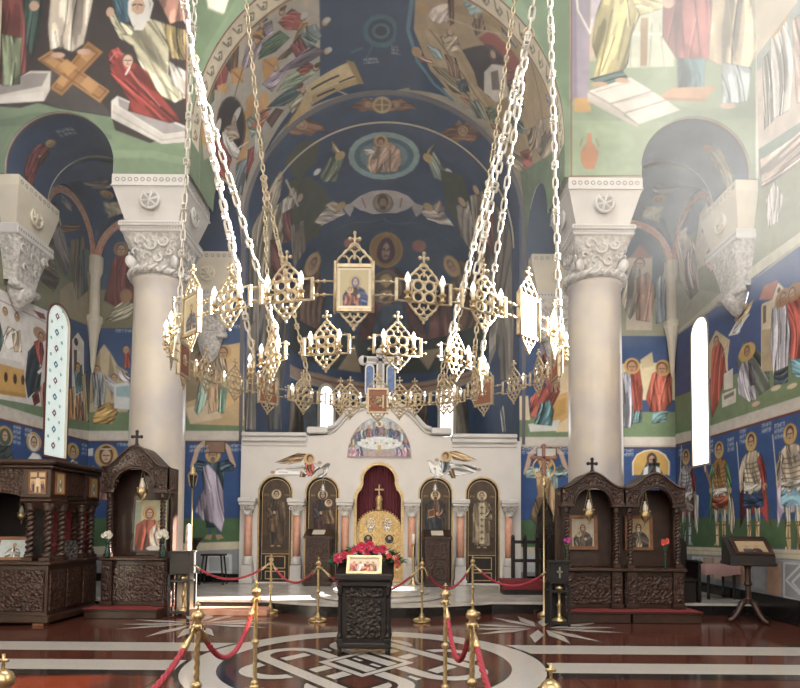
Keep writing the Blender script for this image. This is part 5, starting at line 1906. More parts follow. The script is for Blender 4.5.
def capital(b, cx, cy, z0=6.32, z1=7.3, r=.5, tw=.6):
    b.cbox(cx - tw, cx + tw, cy - tw, cy + tw, z1 - .1, z1, 'marble', .015)
    b.cbox(cx - tw + .025, cx + tw - .025, cy - tw + .025, cy + tw - .025, z1 - .2, z1 - .1, 'marble', .015)
    for k in range(22):
        for z in (z1 - .05, z1 - .15):
            q = -tw + .05 + k * .052
            b.box(cx + q - .014, cx + q + .014, cy - tw - .004, cy - tw, z - .014, z + .014, 'stone_shade_inlay')
            for s in (-1, 1):
                b.box(cx + s * tw, cx + s * (tw + .004), cy + q - .014, cy + q + .014, z - .014, z + .014, 'stone_shade_inlay')
    # carved bell, square above and round below
    n, rows = 24, 8
    vs, fs = [], []
    for j in range(rows + 1):
        t = j / rows
        z = z0 + .16 + (z1 - .2 - z0 - .16) * t
        half = r * .86 + (tw - .06 - r * .86) * t ** 1.5
        for i in range(n):
            a = 2 * pi * i / n + pi / 4
            ca, sa = math.cos(a), math.sin(a)
            sq = 1 / max(abs(ca), abs(sa))
            k = 1 + (sq - 1) * min(1, t * 1.3)
            vs.append((cx + half * ca * k, cy + half * sa * k, z))
    for j in range(rows):
        for i in range(n):
            l = (i + 1) % n
            fs.append((j * n + i, j * n + l, (j + 1) * n + l, (j + 1) * n + i))
    b.add(vs, fs, 'marble_carved', True)
    # vine scrolls standing off the bell
    for sx, sy in ((0, -1), (1, 0), (-1, 0)):
        for q, zz, R in ((-.24, 6.95, .12), (.24, 6.95, .12), (0, 6.9, .14), (-.12, 6.66, .1), (.12, 6.66, .1), (-.33, 6.75, .07), (.33, 6.75, .07)):
            zz = z0 + (zz - 6.32) * (z1 - z0) / .98
            t = (zz - z0 - .16) / (z1 - z0 - .36)
            h = r * .86 + (tw - .06 - r * .86) * max(0, t) ** 1.5 + .01
            q *= tw / .6
            P = []
            for m in range(15):
                a = m / 14 * 4.6 + (0 if q < 0 else pi)
                rr = R * (1 - .6 * m / 14)
                u, w = q + rr * math.cos(a) * (1 if q <= 0 else 1), zz + rr * math.sin(a)
                P.append((cx + u, cy + sy * h, w) if sy else (cx + sx * h, cy + u, w))
            b.tube(P, .022, 'marble', 5)
    # corner volutes and the rope ring
    for sx in (-1, 1):
        for sy in (-1, 1):
            b.lathe([(.02, -.05), (.115, -.045), (.12, 0), (.115, .045), (.02, .05)], 'marble', n=14,
                    T=lambda v, sx=sx, sy=sy: (cx + sx * (r * .82 + v[0] * .7) , cy + sy * (r * .82) + v[2] * 1.4 * sy + v[0] * .3 * sy, z0 + .25 + v[1]))
    b.lathe([(r * .9, z0), (r + .06, z0 + .03), (r + .09, z0 + .09), (r + .04, z0 + .16), (r * .8, z0 + .2)], 'marble_carved', (cx, cy, 0), 32)
    for k in range(20):
        a = 2 * pi * k / 20
        b.tube([(cx + (r + .07) * math.cos(a), cy + (r + .07) * math.sin(a), z0 + .02), (cx + (r + .1) * math.cos(a + .12), cy + (r + .1) * math.sin(a + .12), z0 + .09), (cx + (r + .06) * math.cos(a + .24), cy + (r + .06) * math.sin(a + .24), z0 + .16)], .03, 'marble', 5)


for sgn, lab in ((-1, 'left'), (1, 'right')):
    cx, cy = sgn * 4.265, 11.62
    root = empty('marble_column', (cx, cy, 0))
    tag(root, {-1: 'thick veined marble column rising behind the arched wooden shrine with the red-robed icon', 1: 'thick veined marble column rising behind the twin wooden shrines'}[sgn], 'column', 'pair of marble columns of the crossing')
    root['kind'] = 'thing'
    s_ = MB()
    s_.lathe([(.6, 0), (.6, .12), (.55, .2), (.575, .3), (.53, .42), (.52, .5), (.515, 3), (.49, 6.0), (.49, 6.2), (.52, 6.24), (.52, 6.32)], 'shaft', (0, 0, 0), 48)
    s_.build('shaft', root)
    b = MB()
    capital(b, 0, 0)
    b.build('capital', root)
    b = pier_top(0, 0)
    b.build('impost_block', root)
    # pier wall over the block, between vault and aisle
    pw = MB()
    pw.box(cx - .68, cx + .68, YF + .02, YB - .02, ZS + .005, 8.9, 'limestone')
    struct(pw.build('wall_pier'))


def corbel(cx, cy, w, dx, dy, name, z1=ZS, bottom=5.75):
    """stone corbel growing out of a wall; (dx, dy) points into the room"""
    b = MB()
    T = (lambda v: (cx + v[0], cy + v[1] * dy * -1, v[2])) if dy else (lambda v: (cx - v[1] * dx * 1.0 * -1 * -1, cy + v[0], v[2]))
    # local: v0 along the wall, v1 depth into the wall negative = into the room
    def TT(v):
        return (cx + v[0], cy + v[1], v[2]) if dy else (cx + dx * -v[1], cy + v[0], v[2])
    d = .42
    b.box(-w, w, -d, 0, z1 - .2, z1, 'limestone', T=TT)
    for k in range(9):
        q = -w + .1 + k * (2 * w - .2) / 8
        b.torus((q, -d, z1 - .1), .035, .009, 'stone_shade_inlay', 'y', 8, 4, T=TT)
    b.add([TT(v) for v in [(-w * .75, -d * .7, 7.25), (w * .75, -d * .7, 7.25), (w * .75, 0, 7.25), (-w * .75, 0, 7.25), (-w, -d, z1 - .2), (w, -d, z1 - .2), (w, 0, z1 - .2), (-w, 0, z1 - .2)]],
          [(0, 1, 5, 4), (1, 2, 6, 5), (2, 3, 7, 6), (3, 0, 4, 7), (0, 3, 2, 1)], 'limestone')
    t = .86
    b.torus((0, -d * t - .01, 7.62), .17, .028, 'limestone', 'y', 20, 6, T=TT)
    for k in range(3):
        a = k * pi / 3 + .26
        b.tube([(-.17 * math.cos(a), -d * t - .01, 7.62 - .17 * math.sin(a)), (.17 * math.cos(a), -d * t - .01, 7.62 + .17 * math.sin(a))], .022, 'limestone', 5, T=TT)
    b.cbox(-w * .88, w * .88, -d * .92, 0, 7.05, 7.25, 'marble', .015, T=TT)
    for k in range(16):
        q = -w * .84 + k * w * .112
        b.box(q - .016, q + .016, -d * .92 - .005, -d * .92, 7.13, 7.17, 'stone_shade_inlay', T=TT)
    rows = 7
    vs, fs = [], []
    for j in range(rows + 1):
        tt = j / rows
        z = 6.25 + (7.05 - 6.25) * tt
        ww, dd = w * (.55 + .3 * tt ** 1.4), d * (.5 + .38 * tt ** 1.4)
        for a, c in ((-1, 0), (-1, -.8), (-.8, -1), (-.3, -1), (.3, -1), (.8, -1), (1, -.8), (1, 0)):
            vs.append(TT((a * ww, c * dd, z)))
    for j in range(rows):
        for i in range(7):
            fs.append((j * 8 + i, j * 8 + i + 1, (j + 1) * 8 + i + 1, (j + 1) * 8 + i))
    b.add(vs, fs, 'marble_carved')
    for q, zz, R in ((-.3, 6.85, .12), (.3, 6.85, .12), (0, 6.8, .13), (-.16, 6.55, .09), (.16, 6.55, .09)):
        P = [(q * w / .6 + R * (1 - .6 * m / 12) * math.cos(m * .38), -d * (.56 + .34 * ((zz - 6.25) / .8) ** 1.4) - .01, zz + R * (1 - .6 * m / 12) * math.sin(m * .38)) for m in range(13)]
        b.tube(P, .02, 'marble', 5, T=TT)
    b.tube([(-w * .62, -d * .3, 6.2), (-w * .5, -d * .5, 6.17), (0, -d * .56, 6.17), (w * .5, -d * .5, 6.17), (w * .62, -d * .3, 6.2)], .08, 'marble_carved', 8, T=TT)
    # scrolled tip
    b.lathe([(.02, bottom), (.1, bottom + .06), (.2, bottom + .2), (w * .5, 6.14)], 'marble_carved', n=14, T=lambda v: TT((v[0], max(-d, min(0, v[1] * .9 - .06)), v[2])))
    o = b.build(name)
    return o


struct(corbel(-4.22, YE, .66, 0, -1, 'trim_2', bottom=5.5))
struct(corbel(4.22, YE, .66, 0, -1, 'trim_3', bottom=5.5))
struct(corbel(-XO, 11.62, .66, 1, 0, 'trim_4'))
struct(corbel(XO, 11.62, .66, -1, 0, 'trim_5'))
# slender corner corbels
for sgn in (-1, 1):
    b = MB()
    b.lathe([(.015, 5.25), (.05, 5.4), (.07, 5.7), (.12, 6.2), (.17, 6.45), (.2, 6.5), (.2, 6.62), (.12, 6.64), (.12, 7.6), (.15, 7.7), (.17, 7.75), (.17, 8.1)], 'limestone', (sgn * (XO - .1), YE - .1, 0), 10, smooth=False)
    struct(b.build('trim_6' if sgn < 0 else 'trim_7'))
# skirting of black marble along the walls
sk = MB()
sk.cbox(-XO, -XO + .06, 9.45, YE, 0, .4, 'skirting', .01)
struct(sk.build('baseboard_left'))
sk = MB()
sk.cbox(XO - .06, XO, 8.65, YE, 0, .42, 'skirting', .01)
struct(sk.build('baseboard_right'))
sk = MB()
for sgn in (-1, 1):
    sk.cbox(sgn * 3.42, sgn * (XO - .06), YE - .05, YE, PLAT, PLAT + .2, 'skirting', .01)
struct(sk.build('baseboard_east'))

# thin incense haze in the nave, which shows the sunbeams
hz = MB()
hm = bpy.data.materials.new('incense_haze')
hm.use_nodes = True
hn = hm.node_tree
for n_ in list(hn.nodes):
    if n_.type != 'OUTPUT_MATERIAL':
        hn.nodes.remove(n_)
vsn = hn.nodes.new('ShaderNodeVolumeScatter')
vsn.inputs['Density'].default_value = 0.0032
vsn.inputs['Color'].default_value = (.97, .98, 1, 1)
hn.links.new(vsn.outputs[0], hn.nodes['Material Output'].inputs['Volume'])
M['haze'] = hm
hz.box(-7.0, 7.0, 1.2, 10.85, 2.9, 13.6, 'haze')
o = hz.build('incense_haze')
tag(o, 'thin incense haze filling the upper nave and showing the sunbeams', 'haze', kind='stuff')

hz = MB()
hm2 = hm.copy()
hm2.name = 'sunlit_haze'
hm2.node_tree.nodes['Volume Scatter'].inputs['Density'].default_value = 0.019
M['haze2'] = hm2
hz.prism([(2.0, 10.8), (6.9, 10.8), (6.9, 1.6), (4.5, 1.6)], 4.6, 13.5, 'haze2', plane='xy')
o = hz.build('incense_smoke')
tag(o, 'denser drift of incense smoke in the light at the upper right', 'smoke', kind='stuff')


# ------------------------------------------------------------------ marble screen with its icons
def holed_prism(mb, outer, holes, d0, d1, m):
    import bmesh
    bm = bmesh.new()
    loops = []
    for lp in [outer] + holes:
        vs = [bm.verts.new((a, d0, b)) for a, b in lp]
        for i in range(len(vs)):
            bm.edges.new((vs[i], vs[(i + 1) % len(vs)]))
        loops.append(vs)
    bmesh.ops.triangle_fill(bm, edges=bm.edges[:], use_beauty=True)
    bm.verts.index_update()
    V = [v.co.copy() for v in bm.verts]
    F = [[v.index for v in f.verts] for f in bm.faces]
    bm.free()
    mb.add(V, F, m)
    mb.add([(v.x, d1, v.z) for v in V], [f[::-1] for f in F], m)
    for lp in [outer] + holes:
        n = len(lp)
        mb.add([(a, d0, b) for a, b in lp] + [(a, d1, b) for a, b in lp], [(i, (i + 1) % n, n + (i + 1) % n, n + i) for i in range(n)], m)


def trefoil(k=1.0, g=0.0):
    """outline of the royal doorway, grown by g"""
    p = [(-.56 - g, PLAT), (.56 + g, PLAT), (.56 + g, 2.2)]
    p += [(.40 + g * .6 + (.16 + g * .4) * math.cos(a), 2.2 + (.30 + g) * math.sin(a)) for a in [pi / 2 * i / 6 for i in range(1, 6)]]
    p += arc(0, 2.68, .41 + g, -.18, pi + .18, 16)
    p += [(-.40 - g * .6 - (.16 + g * .4) * math.cos(a), 2.2 + (.30 + g) * math.sin(a)) for a in [pi / 2 * i / 6 for i in range(5, 0, -1)]]
    p += [(-.56 - g, 2.2)]
    return p


def archway(c, hw, zb, zt, n=14):
    """arched opening with its crown at zt"""
    return [(c - hw, zb), (c + hw, zb)] + arc(c, zt - hw, hw, 0, pi, n)


IX, IY = -.055, 14.35
ico = empty('iconostasis', (IX, IY, 0))
tag(ico, 'white marble altar screen with stepped top, pink columns and four arched icons', 'altar screen')
ico['kind'] = 'thing'
top = [(-3.32, PLAT), (3.4, PLAT), (3.4, 3.66), (1.72, 3.66), (1.72, 3.74), (1.26, 3.78), (1.26, 3.92), (1.08, 3.94), (.98, 4.06), (.86, 4.2), (.72, 4.36), (.5, 4.46), (.25, 4.53)]
top += [(-x, z) for x, z in top[::-1] if z > 3.7] + [(-3.32, 3.66)]
w = MB()
holes = [archway(x, .42, PLAT + .001, 2.8) for x in (-2.48, -1.36, 1.36, 2.48)] + [trefoil(1, .02)]
holes = [[(a, max(b, PLAT + .02)) for a, b in h] for h in holes]
holed_prism(w, top, holes, 0, .3, 'plaster')
w.build('screen_wall', ico)
cn = MB()
for s in (-1, 1):
    x0, x1 = sorted((s * 1.74, s * 3.3))
    cn.cbox(x0, x1, -.1, .3, 3.72, 3.82, 'marble', .02)
    cn.cbox(x0, x1, -.06, .0, 3.6, 3.72, 'marble', .02)
    cn.cbox(x0, x1, -.025, .0, 3.5, 3.55, 'marble', .008)
    x0, x1 = sorted((s * 1.24, s * 1.74))
    cn.cbox(x0, x1, -.1, .3, 3.8, 3.96, 'marble', .03)
    pth = [(s * 1.24, -.04, 3.93), (s * 1.1, -.04, 3.98), (s * 1.0, -.04, 4.08), (s * .88, -.04, 4.22), (s * .74, -.04, 4.38), (s * .5, -.04, 4.5), (s * .2, -.04, 4.57), (0, -.04, 4.58)]
    cn.tube(pth, .055, 'marble', 8)
    cn.tube([(x, y + .015, z - .12) for x, y, z in pth], .03, 'marble', 6)
cn.build('cornice', ico)
for x in (-3.09, -1.94, -.79, .79, 1.94, 3.09):
    b = MB()
    b.lathe([(.088, .86), (.092, 1.2), (.085, 1.82)], 'pink_marble', (0, 0, 0), 18)
    o = b.build('column', ico, (x, -.1, 0))
    c_ = MB()
    c_.cbox(-.13, .13, -.13, .12, PLAT, .66, 'marble', .015)
    c_.cbox(-.155, .155, -.155, .12, PLAT, .34, 'marble', .015)
    c_.lathe([(.13, .66), (.14, .7), (.12, .74), (.125, .78), (.1, .86)], 'marble', (0, 0, 0), 18)
    c_.build('pedestal', o)
    c_ = MB()
    c_.lathe([(.09, 1.82), (.11, 1.84), (.09, 1.87)], 'marble', (0, 0, 0), 16)
    for j in range(5):
        t0, t1 = j / 5, (j + 1) / 5
        h0, h1 = .09 + .07 * t0 ** 1.6, .09 + .07 * t1 ** 1.6
        c_.box(-h0, h0, -h0, h0, 1.87 + .2 * t0, 1.87 + .2 * t1, 'marble_carved', top=h1 / h0)
    for s in (-1, 1):
        c_.torus((s * .12, -.14, 2.0), .035, .014, 'marble', 'y', 10, 5)
    c_.cbox(-.19, .19, -.19, .1, 2.07, 2.13, 'marble', .012)
    c_.cbox(-.21, .21, -.21, .1, 2.13, 2.24, 'marble', .02)
    c_.build('capital', o)


def icon_grid(c, hw, zb, zt, y, parent, name='painted_saint'):
    xs = np.linspace(-hw, hw, int(2 * hw / c.res))
    tops = [zt - hw + math.sqrt(max(0, hw * hw - x * x)) for x in xs]
    t = np.linspace(0, 1, int((zt - zb) / c.res))[:, None]
    b = np.array(tops)[None]
    Z = zb + (b - zb) * t
    X = np.repeat(xs[None], len(t), 0)
    return grid_object(name, np.stack([X, np.full_like(X, y), Z], -1), sample(c, X, Z), 'icon', parent, smooth=False)


ICON = [(-2.48, 'door', dict(inner='4a3a2c', outer='5e4630', hair='3a281c')), (-1.36, 'icon', dict(inner='2c2c34', outer='4a2a2a', veil='3f2426')),
        (1.36, 'icon', dict(inner='6a4634', outer='2e3440', hair='3c2416', beard='4a2e1c', book=True)), (2.48, 'door', dict(inner='7a6a50', outer='8a7658', hair='6a5a48', beard='8a7a66', stole='c2b28c'))]
for x, kind, kw in ICON:
    f = MB()
    f.box(-.4, .4, .12, .16, PLAT, 2.3, 'wood_dark')
    f.prism([(a, b) for a, b in archway(0, .4, 2.2, 2.79)], .12, .16, 'wood_dark')
    f.ring(archway(0, .385, PLAT, 2.765), archway(0, .415, PLAT, 2.795), .02, .12, 'gold')
    f.ring(archway(0, .325, PLAT + .06, 2.7), archway(0, .335, PLAT + .06, 2.71), .098, .112, 'gold')
    if kind == 'door':
        for z0, z1 in ((.3, .5), (.56, .86)):
            q = [(-.24, z0), (.24, z0), (.24, z1), (-.24, z1)]
            qi = [(-.222, z0 + .018), (.222, z0 + .018), (.222, z1 - .018), (-.222, z1 - .018)]
            f.ring(qi, q, .095, .115, 'gold')
        f.box(-.33, .33, .1, .12, .9, .915, 'gold')
    fr = f.build('icon_door' if kind == 'door' else 'icon_panel', ico, (x, 0, 0))
    c = Canvas(-.4, .4, .9, 2.8, .011, '4e3824')
    c.poly([(-.4, 1.0), (.4, 1.0), (.4, 1.35), (-.4, 1.35)], '3e2c1e')
    halo = 'd8c898'
    c.saint((0, 2.34), (0, 1.08), halo=halo, mirror=1 if x > 0 else -1, **kw)
    if kw.get('veil'):
        F, L = c.frame((.14, 2.12), (.14, 1.5))
        c.fpoly(F, [(-.2, .2), (-.22, .7), (.2, .7), (.22, .2)], '8a6236')
        c.head(F, L * 1.6, 0, .95, halo=halo, hair='4a2e1c')
    c.glyphs(-.28, 2.3, .1, 1, 'c8a860', .04)
    c.glyphs(.2, 2.3, .1, 1, 'c8a860', .04)
    c.mottle(.14, 10, int(abs(x) * 10))
    icon_grid(c, .345, .92 if kind == 'door' else PLAT + .1, 2.72, .115, fr)
# doorway: gilded edge, curtain, two gilded leaves, cross
f = MB()
f.ring(trefoil(1, -.03), trefoil(1, .03), -.03, .1, 'gold')
f.ring(trefoil(1, .03), trefoil(1, .06), -.015, .03, 'limestone')
f.build('door_surround', ico)
cu = MB()
n = 72
vs, fs = [], []
for j in range(2):
    for i in range(n + 1):
        x = -.6 + 1.2 * i / n
        vs.append((x, .2 + .02 * math.sin(i * 1.4) + .008 * math.sin(i * .5), PLAT + .03 if j == 0 else 3.14))
fs = [(i, i + 1, n + 2 + i, n + 1 + i) for i in range(n)]
cu.add(vs, fs, 'curtain', True)
o = cu.build('door_curtain', None, (IX, IY, 0))
tag(o, 'burgundy curtain drawn across the royal doorway behind the gilded doors', 'curtain')
for s in (-1, 1):
    d = MB()
    ol = [(.012, PLAT + .03), (.53, PLAT + .03), (.53, 1.5)] + [(.012 + .518 * math.cos(a), 1.5 + .46 * math.sin(a)) for a in [pi / 2 * i / 10 for i in range(1, 11)]]
    il = [(.05, PLAT + .09), (.475, PLAT + .09), (.475, 1.48)] + [(.05 + .425 * math.cos(a), 1.48 + .38 * math.sin(a)) for a in [pi / 2 * i / 10 for i in range(1, 11)]]
    ol, il = [(s * a, b) for a, b in ol], [(s * a, b) for a, b in il]
    d.ring(il, ol, .0, .05, 'gold_carved')
    d.prism(il, .02, .04, 'gold_carved')
    for k in range(13):
        a = pi / 2 * k / 12
        d.ball((s * (.012 + .53 * math.cos(a)), .02, 1.5 + .48 * math.sin(a)), .028, 'gold', 8)
    for k in range(4):
        z = .36 + k * .24
        d.box(s * .07, s * .455, .005, .03, z, z + .02, 'gold')
    for z0, z1 in ((.36, .6), (.62, .84), (.86, 1.08)):
        for cx_ in (.16, .36):
            d.torus((s * cx_, .015, (z0 + z1) / 2), .08, .014, 'gold', 'y', 14, 5)
            for k in range(4):
                a = k * pi / 2 + pi / 4
                d.torus((s * cx_ + .05 * math.cos(a), .015, (z0 + z1) / 2 + .05 * math.sin(a)), .028, .009, 'gold', 'y', 10, 4)
    for z_, R_ in ((1.66, .11), (1.52, .06)):
        d.torus((s * .2, .012, z_), R_, .014, 'silver', 'y', 14, 5)
        for k in range(5):
            a = k * 1.257
            d.torus((s * .2 + R_ * .6 * math.cos(a), .012, z_ + R_ * .6 * math.sin(a)), R_ * .35, .01, 'silver', 'y', 8, 4)
    dl = d.build('royal_door', ico, (0, .1, 0))
    md = MB()
    md.ring(arc(0, 0, .105, 0, 2 * pi, 20)[:-1], arc(0, 0, .13, 0, 2 * pi, 20)[:-1], -.02, .02, 'gold')
    mo = md.build('medallion', dl, (s * .255, -.005, 1.28))
    c = Canvas(-.11, .11, -.11, .11, .008, '3a2c22')
    c.bust(0, -.11, .2, '6a3a30' if s < 0 else '2c3c50', halo='d8c08a')
    panel('medallion_painting', c, (s * .255, -.003, 1.28), (1, 0, 0), (0, 0, 1), 'icon', dl)
b = MB()
b.box(-.03, .03, .07, .12, PLAT + .03, 1.98, 'gold_carved')
b.lathe([(.05, 1.96), (.08, 2.0), (.075, 2.18), (.09, 2.24), (.06, 2.32), (.025, 2.35)], 'gold_carved', (0, .095, 0), 12)
b.box(-.016, .016, .08, .11, 2.34, 2.58, 'gold'); b.box(-.09, .09, .08, .11, 2.455, 2.49, 'gold')
for x, z in ((-.09, 2.47), (.09, 2.47), (0, 2.58)):
    b.ball((x, .095, z), .026, 'gold', 8)
b.build('door_cross', ico)
# half-round mosaic of the supper and the painted angels
c = Canvas(-.78, .78, 3.24, 4.22, .012, 'aab4bc')
c.poly([(-.8, 3.2), (.8, 3.2), (.8, 3.42), (-.8, 3.42)], 'b09a94')
for k in range(-5, 6):
    c.poly([(k * .13 - .03, 3.55), (k * .13 + .03, 3.55), (k * .13 + .03, 4.1), (k * .13 - .03, 4.1)], ('8f8aa0', 'c4c4c8', '6a7488')[k % 3])
c.ell(0, 3.6, .6, .2, '8a98a0'); c.ell(0, 3.6, .56, .175, 'd8dcdc')
for k in range(12):
    a = pi * (k + .5) / 12
    u, v = .68 * math.cos(a), 3.56 + .3 * math.sin(a)
    rc_ = ('5a6a9a', '9a5a50', '7a8a92', '6a5a7a', '4f78a0', 'a08a6a')[k % 6]
    c.poly([(u - .09, v - .12), (u - .08, v + .06), (u, v + .12), (u + .08, v + .06), (u + .09, v - .12)], rc_, robe=True)
    c.ell(u, v + .14, .045, .045, 'c8a860'); c.ell(u, v + .14, .026, .034, 'b08868')
c.poly([(-.1, 3.78), (-.09, 3.98), (.09, 3.98), (.1, 3.78)], '6a4a5a', robe=True)
c.ell(0, 4.05, .085, .085, 'e0d8c0'); c.ell(0, 4.04, .04, .05, '8a6248')
for u in (-.62, -.45, .46, .63):
    c.poly([(u - .1, 3.24), (u - .1, 3.4), (u, 3.5), (u + .1, 3.4), (u + .1, 3.24)], ('8a7a98', '5a88b8', 'b08090', '4878b0')[int(abs(u * 10)) % 4], robe=True)
for u in (-.3, -.1, .18, .34):
    c.ell(u, 3.58, .03, .02, '7a8a70')
c.poly([(-.03, 3.36), (.03, 3.36), (.045, 3.54), (-.045, 3.54)], 'c8a050')
c.line(arc(0, 3.24, .77, 0, pi, 40, .97), .02, '9a8088'); c.line([(-.77, 3.25), (.77, 3.25)], .03, '9a8088')
c.mottle(.1, 50, 4)
xs = np.linspace(-.77, .77, 128)
t = np.linspace(0, 1, 80)[:, None]
Z = 3.24 + .97 * np.sqrt(np.maximum(0, 1 - (xs / .77) ** 2))[None] * t
X = np.repeat(xs[None], 80, 0)
mb = MB()
mb.prism([(x, 3.24 + .97 * math.sqrt(max(0, 1 - (x / .77) ** 2))) for x in np.linspace(-.77, .77, 40)][::-1], -.035, 0, 'limestone')
mo = mb.build('lunette', ico)
grid_object('supper_mosaic', np.stack([X, np.full_like(X, -.038), Z], -1), sample(c, X, Z), 'mosaic', mo, smooth=False)
c = Canvas(-3.05, 3.05, 2.75, 3.58, .012, 'dedad6')
bgc = c.C.copy()
ARTS['ics'] = [[t[0], *['%d,%d' % (round(_pt(q)[0] * 100 - IX * 100), round(_pt(q)[1] * 100)) if ',' in q else q for q in t[1:]]] for t in ARTS['ics']]
paint_art(c, 'ics')
for s in (-1, 1):
    i = int((-2.76 - -3.05) / c.du) if s < 0 else int((1.02 + 3.05) / c.du)
    jn = int(1.62 / c.du)
    sub = Canvas(c.u[i], c.u[i + jn], 2.75, 3.58, c.res)
    sub.nx = jn + 1
    C_ = c.linear()[:, i:i + jn + 1]
    diff = np.abs(c.C - bgc).sum(-1)[:, i:i + jn + 1] > .02
    U, V = np.meshgrid(c.u[i:i + jn + 1], c.v)
    o = grid_object('painted_angel', np.stack([U, np.full_like(U, -.004), V], -1), C_, 'fresco', ico, smooth=False)
    mask_faces(o, diff[:-1, :-1] | diff[1:, 1:])

# white stone cross with two little arched windows, standing on the screen
cr = empty('stone_altar_cross', (IX, IY + .02, 4.52))
tag(cr, 'white stone cross with dark inlay standing on the top of the altar screen', 'cross')
b = MB()
b.cbox(-.3, .34, -.02, .24, 0, .14, 'marble', .02)
b.cbox(-.22, .26, 0, .22, .14, .26, 'marble', .02)
b.cbox(-.14, .18, .02, .2, .26, .36, 'marble', .02)
b.build('base', cr)
b = MB()
b.cbox(-.1, .1, .06, .16, .36, 1.3, 'marble', .015); b.cbox(-.42, .42, .06, .16, 1.02, 1.2, 'marble', .015)
for x, z in ((-.42, 1.11), (.42, 1.11), (0, 1.3)):
    b.lathe([(.1, -.05), (.12, -.03), (.12, .03), (.1, .05)], 'marble', (x, .11, z), 12, T=lambda v, x=x, z=z: (v[0], .11 + (v[2] - z), z + (v[1] - .11)))
b.cbox(-.05, .05, .045, .06, .5, 1.24, 'stone_shade_inlay', .005); b.cbox(-.3, .3, .045, .06, 1.07, 1.15, 'stone_shade_inlay', .005)
b.build('cross', cr)
for s in (-1, 1):
    b = MB()
    b.ring(archway(s * .26, .085, .3, .98), archway(s * .26, .115, .26, 1.02), .08, .14, 'marble')
    b.prism(archway(s * .26, .085, .3, .98), .1, .12, 'blueglass')
    b.build('arched_panel', cr)


# ------------------------------------------------------------------ carved shrines and pews
def spiral(mb, x, y, z0, z1, r, m='wood', turns=5, lobes=2):
    k = max(24, int((z1 - z0) / .02))
    mb.cbox(x - r * 1.5, x + r * 1.5, y - r * 1.5, y + r * 1.5, z0, z0 + .06, m, .008)
    mb.lathe([(r * 1.35, z0 + .06), (r * 1.45, z0 + .09), (r, z0 + .13)], m, (x, y, 0), 12)
    mb.lathe([(r, z0 + .12 + (z1 - z0 - .26) * i / k) for i in range(k + 1)], m, (x, y, 0), 12, twist=turns * 2 * pi / 1.0, lobes=lobes, lobe=.22)
    mb.lathe([(r, z1 - .14), (r * 1.4, z1 - .1), (r * 1.15, z1 - .08), (r * 1.7, z1 - .02), (r * 1.7, z1)], m, (x, y, 0), 12)


def scrolls(mb, x0, x1, z0, z1, y, m, rad=.012, size=.09):
    """carved vine scrolls in relief filling a rectangle of a front face"""
    nx, nz = max(1, int((x1 - x0) / (size * 2))), max(1, int((z1 - z0) / (size * 2)))
    for i in range(nx):
        for j in range(nz):
            cx, cz = x0 + (i + .5) * (x1 - x0) / nx, z0 + (j + .5) * (z1 - z0) / nz
            d = 1 if (i + j) % 2 else -1
            P = [(cx + d * size * (1 - .07 * k) * math.cos(k * .5), y, cz + size * (1 - .07 * k) * math.sin(k * .5)) for k in range(12)]
            mb.tube(P, rad, m, 5)


def latin_cross(mb, x, y, z, h, m, t=.022):
    mb.cbox(x - t, x + t, y - t * .7, y + t * .7, z, z + h, m, .005)
    mb.cbox(x - h * .3, x + h * .3, y - t * .7, y + t * .7, z + h * .58, z + h * .58 + t * 2, m, .005)
    for a, b in ((-h * .3, h * .58 + t), (h * .3, h * .58 + t), (0, h)):
        mb.ball((x + a, y, z + b), t * 1.5, m, 8)


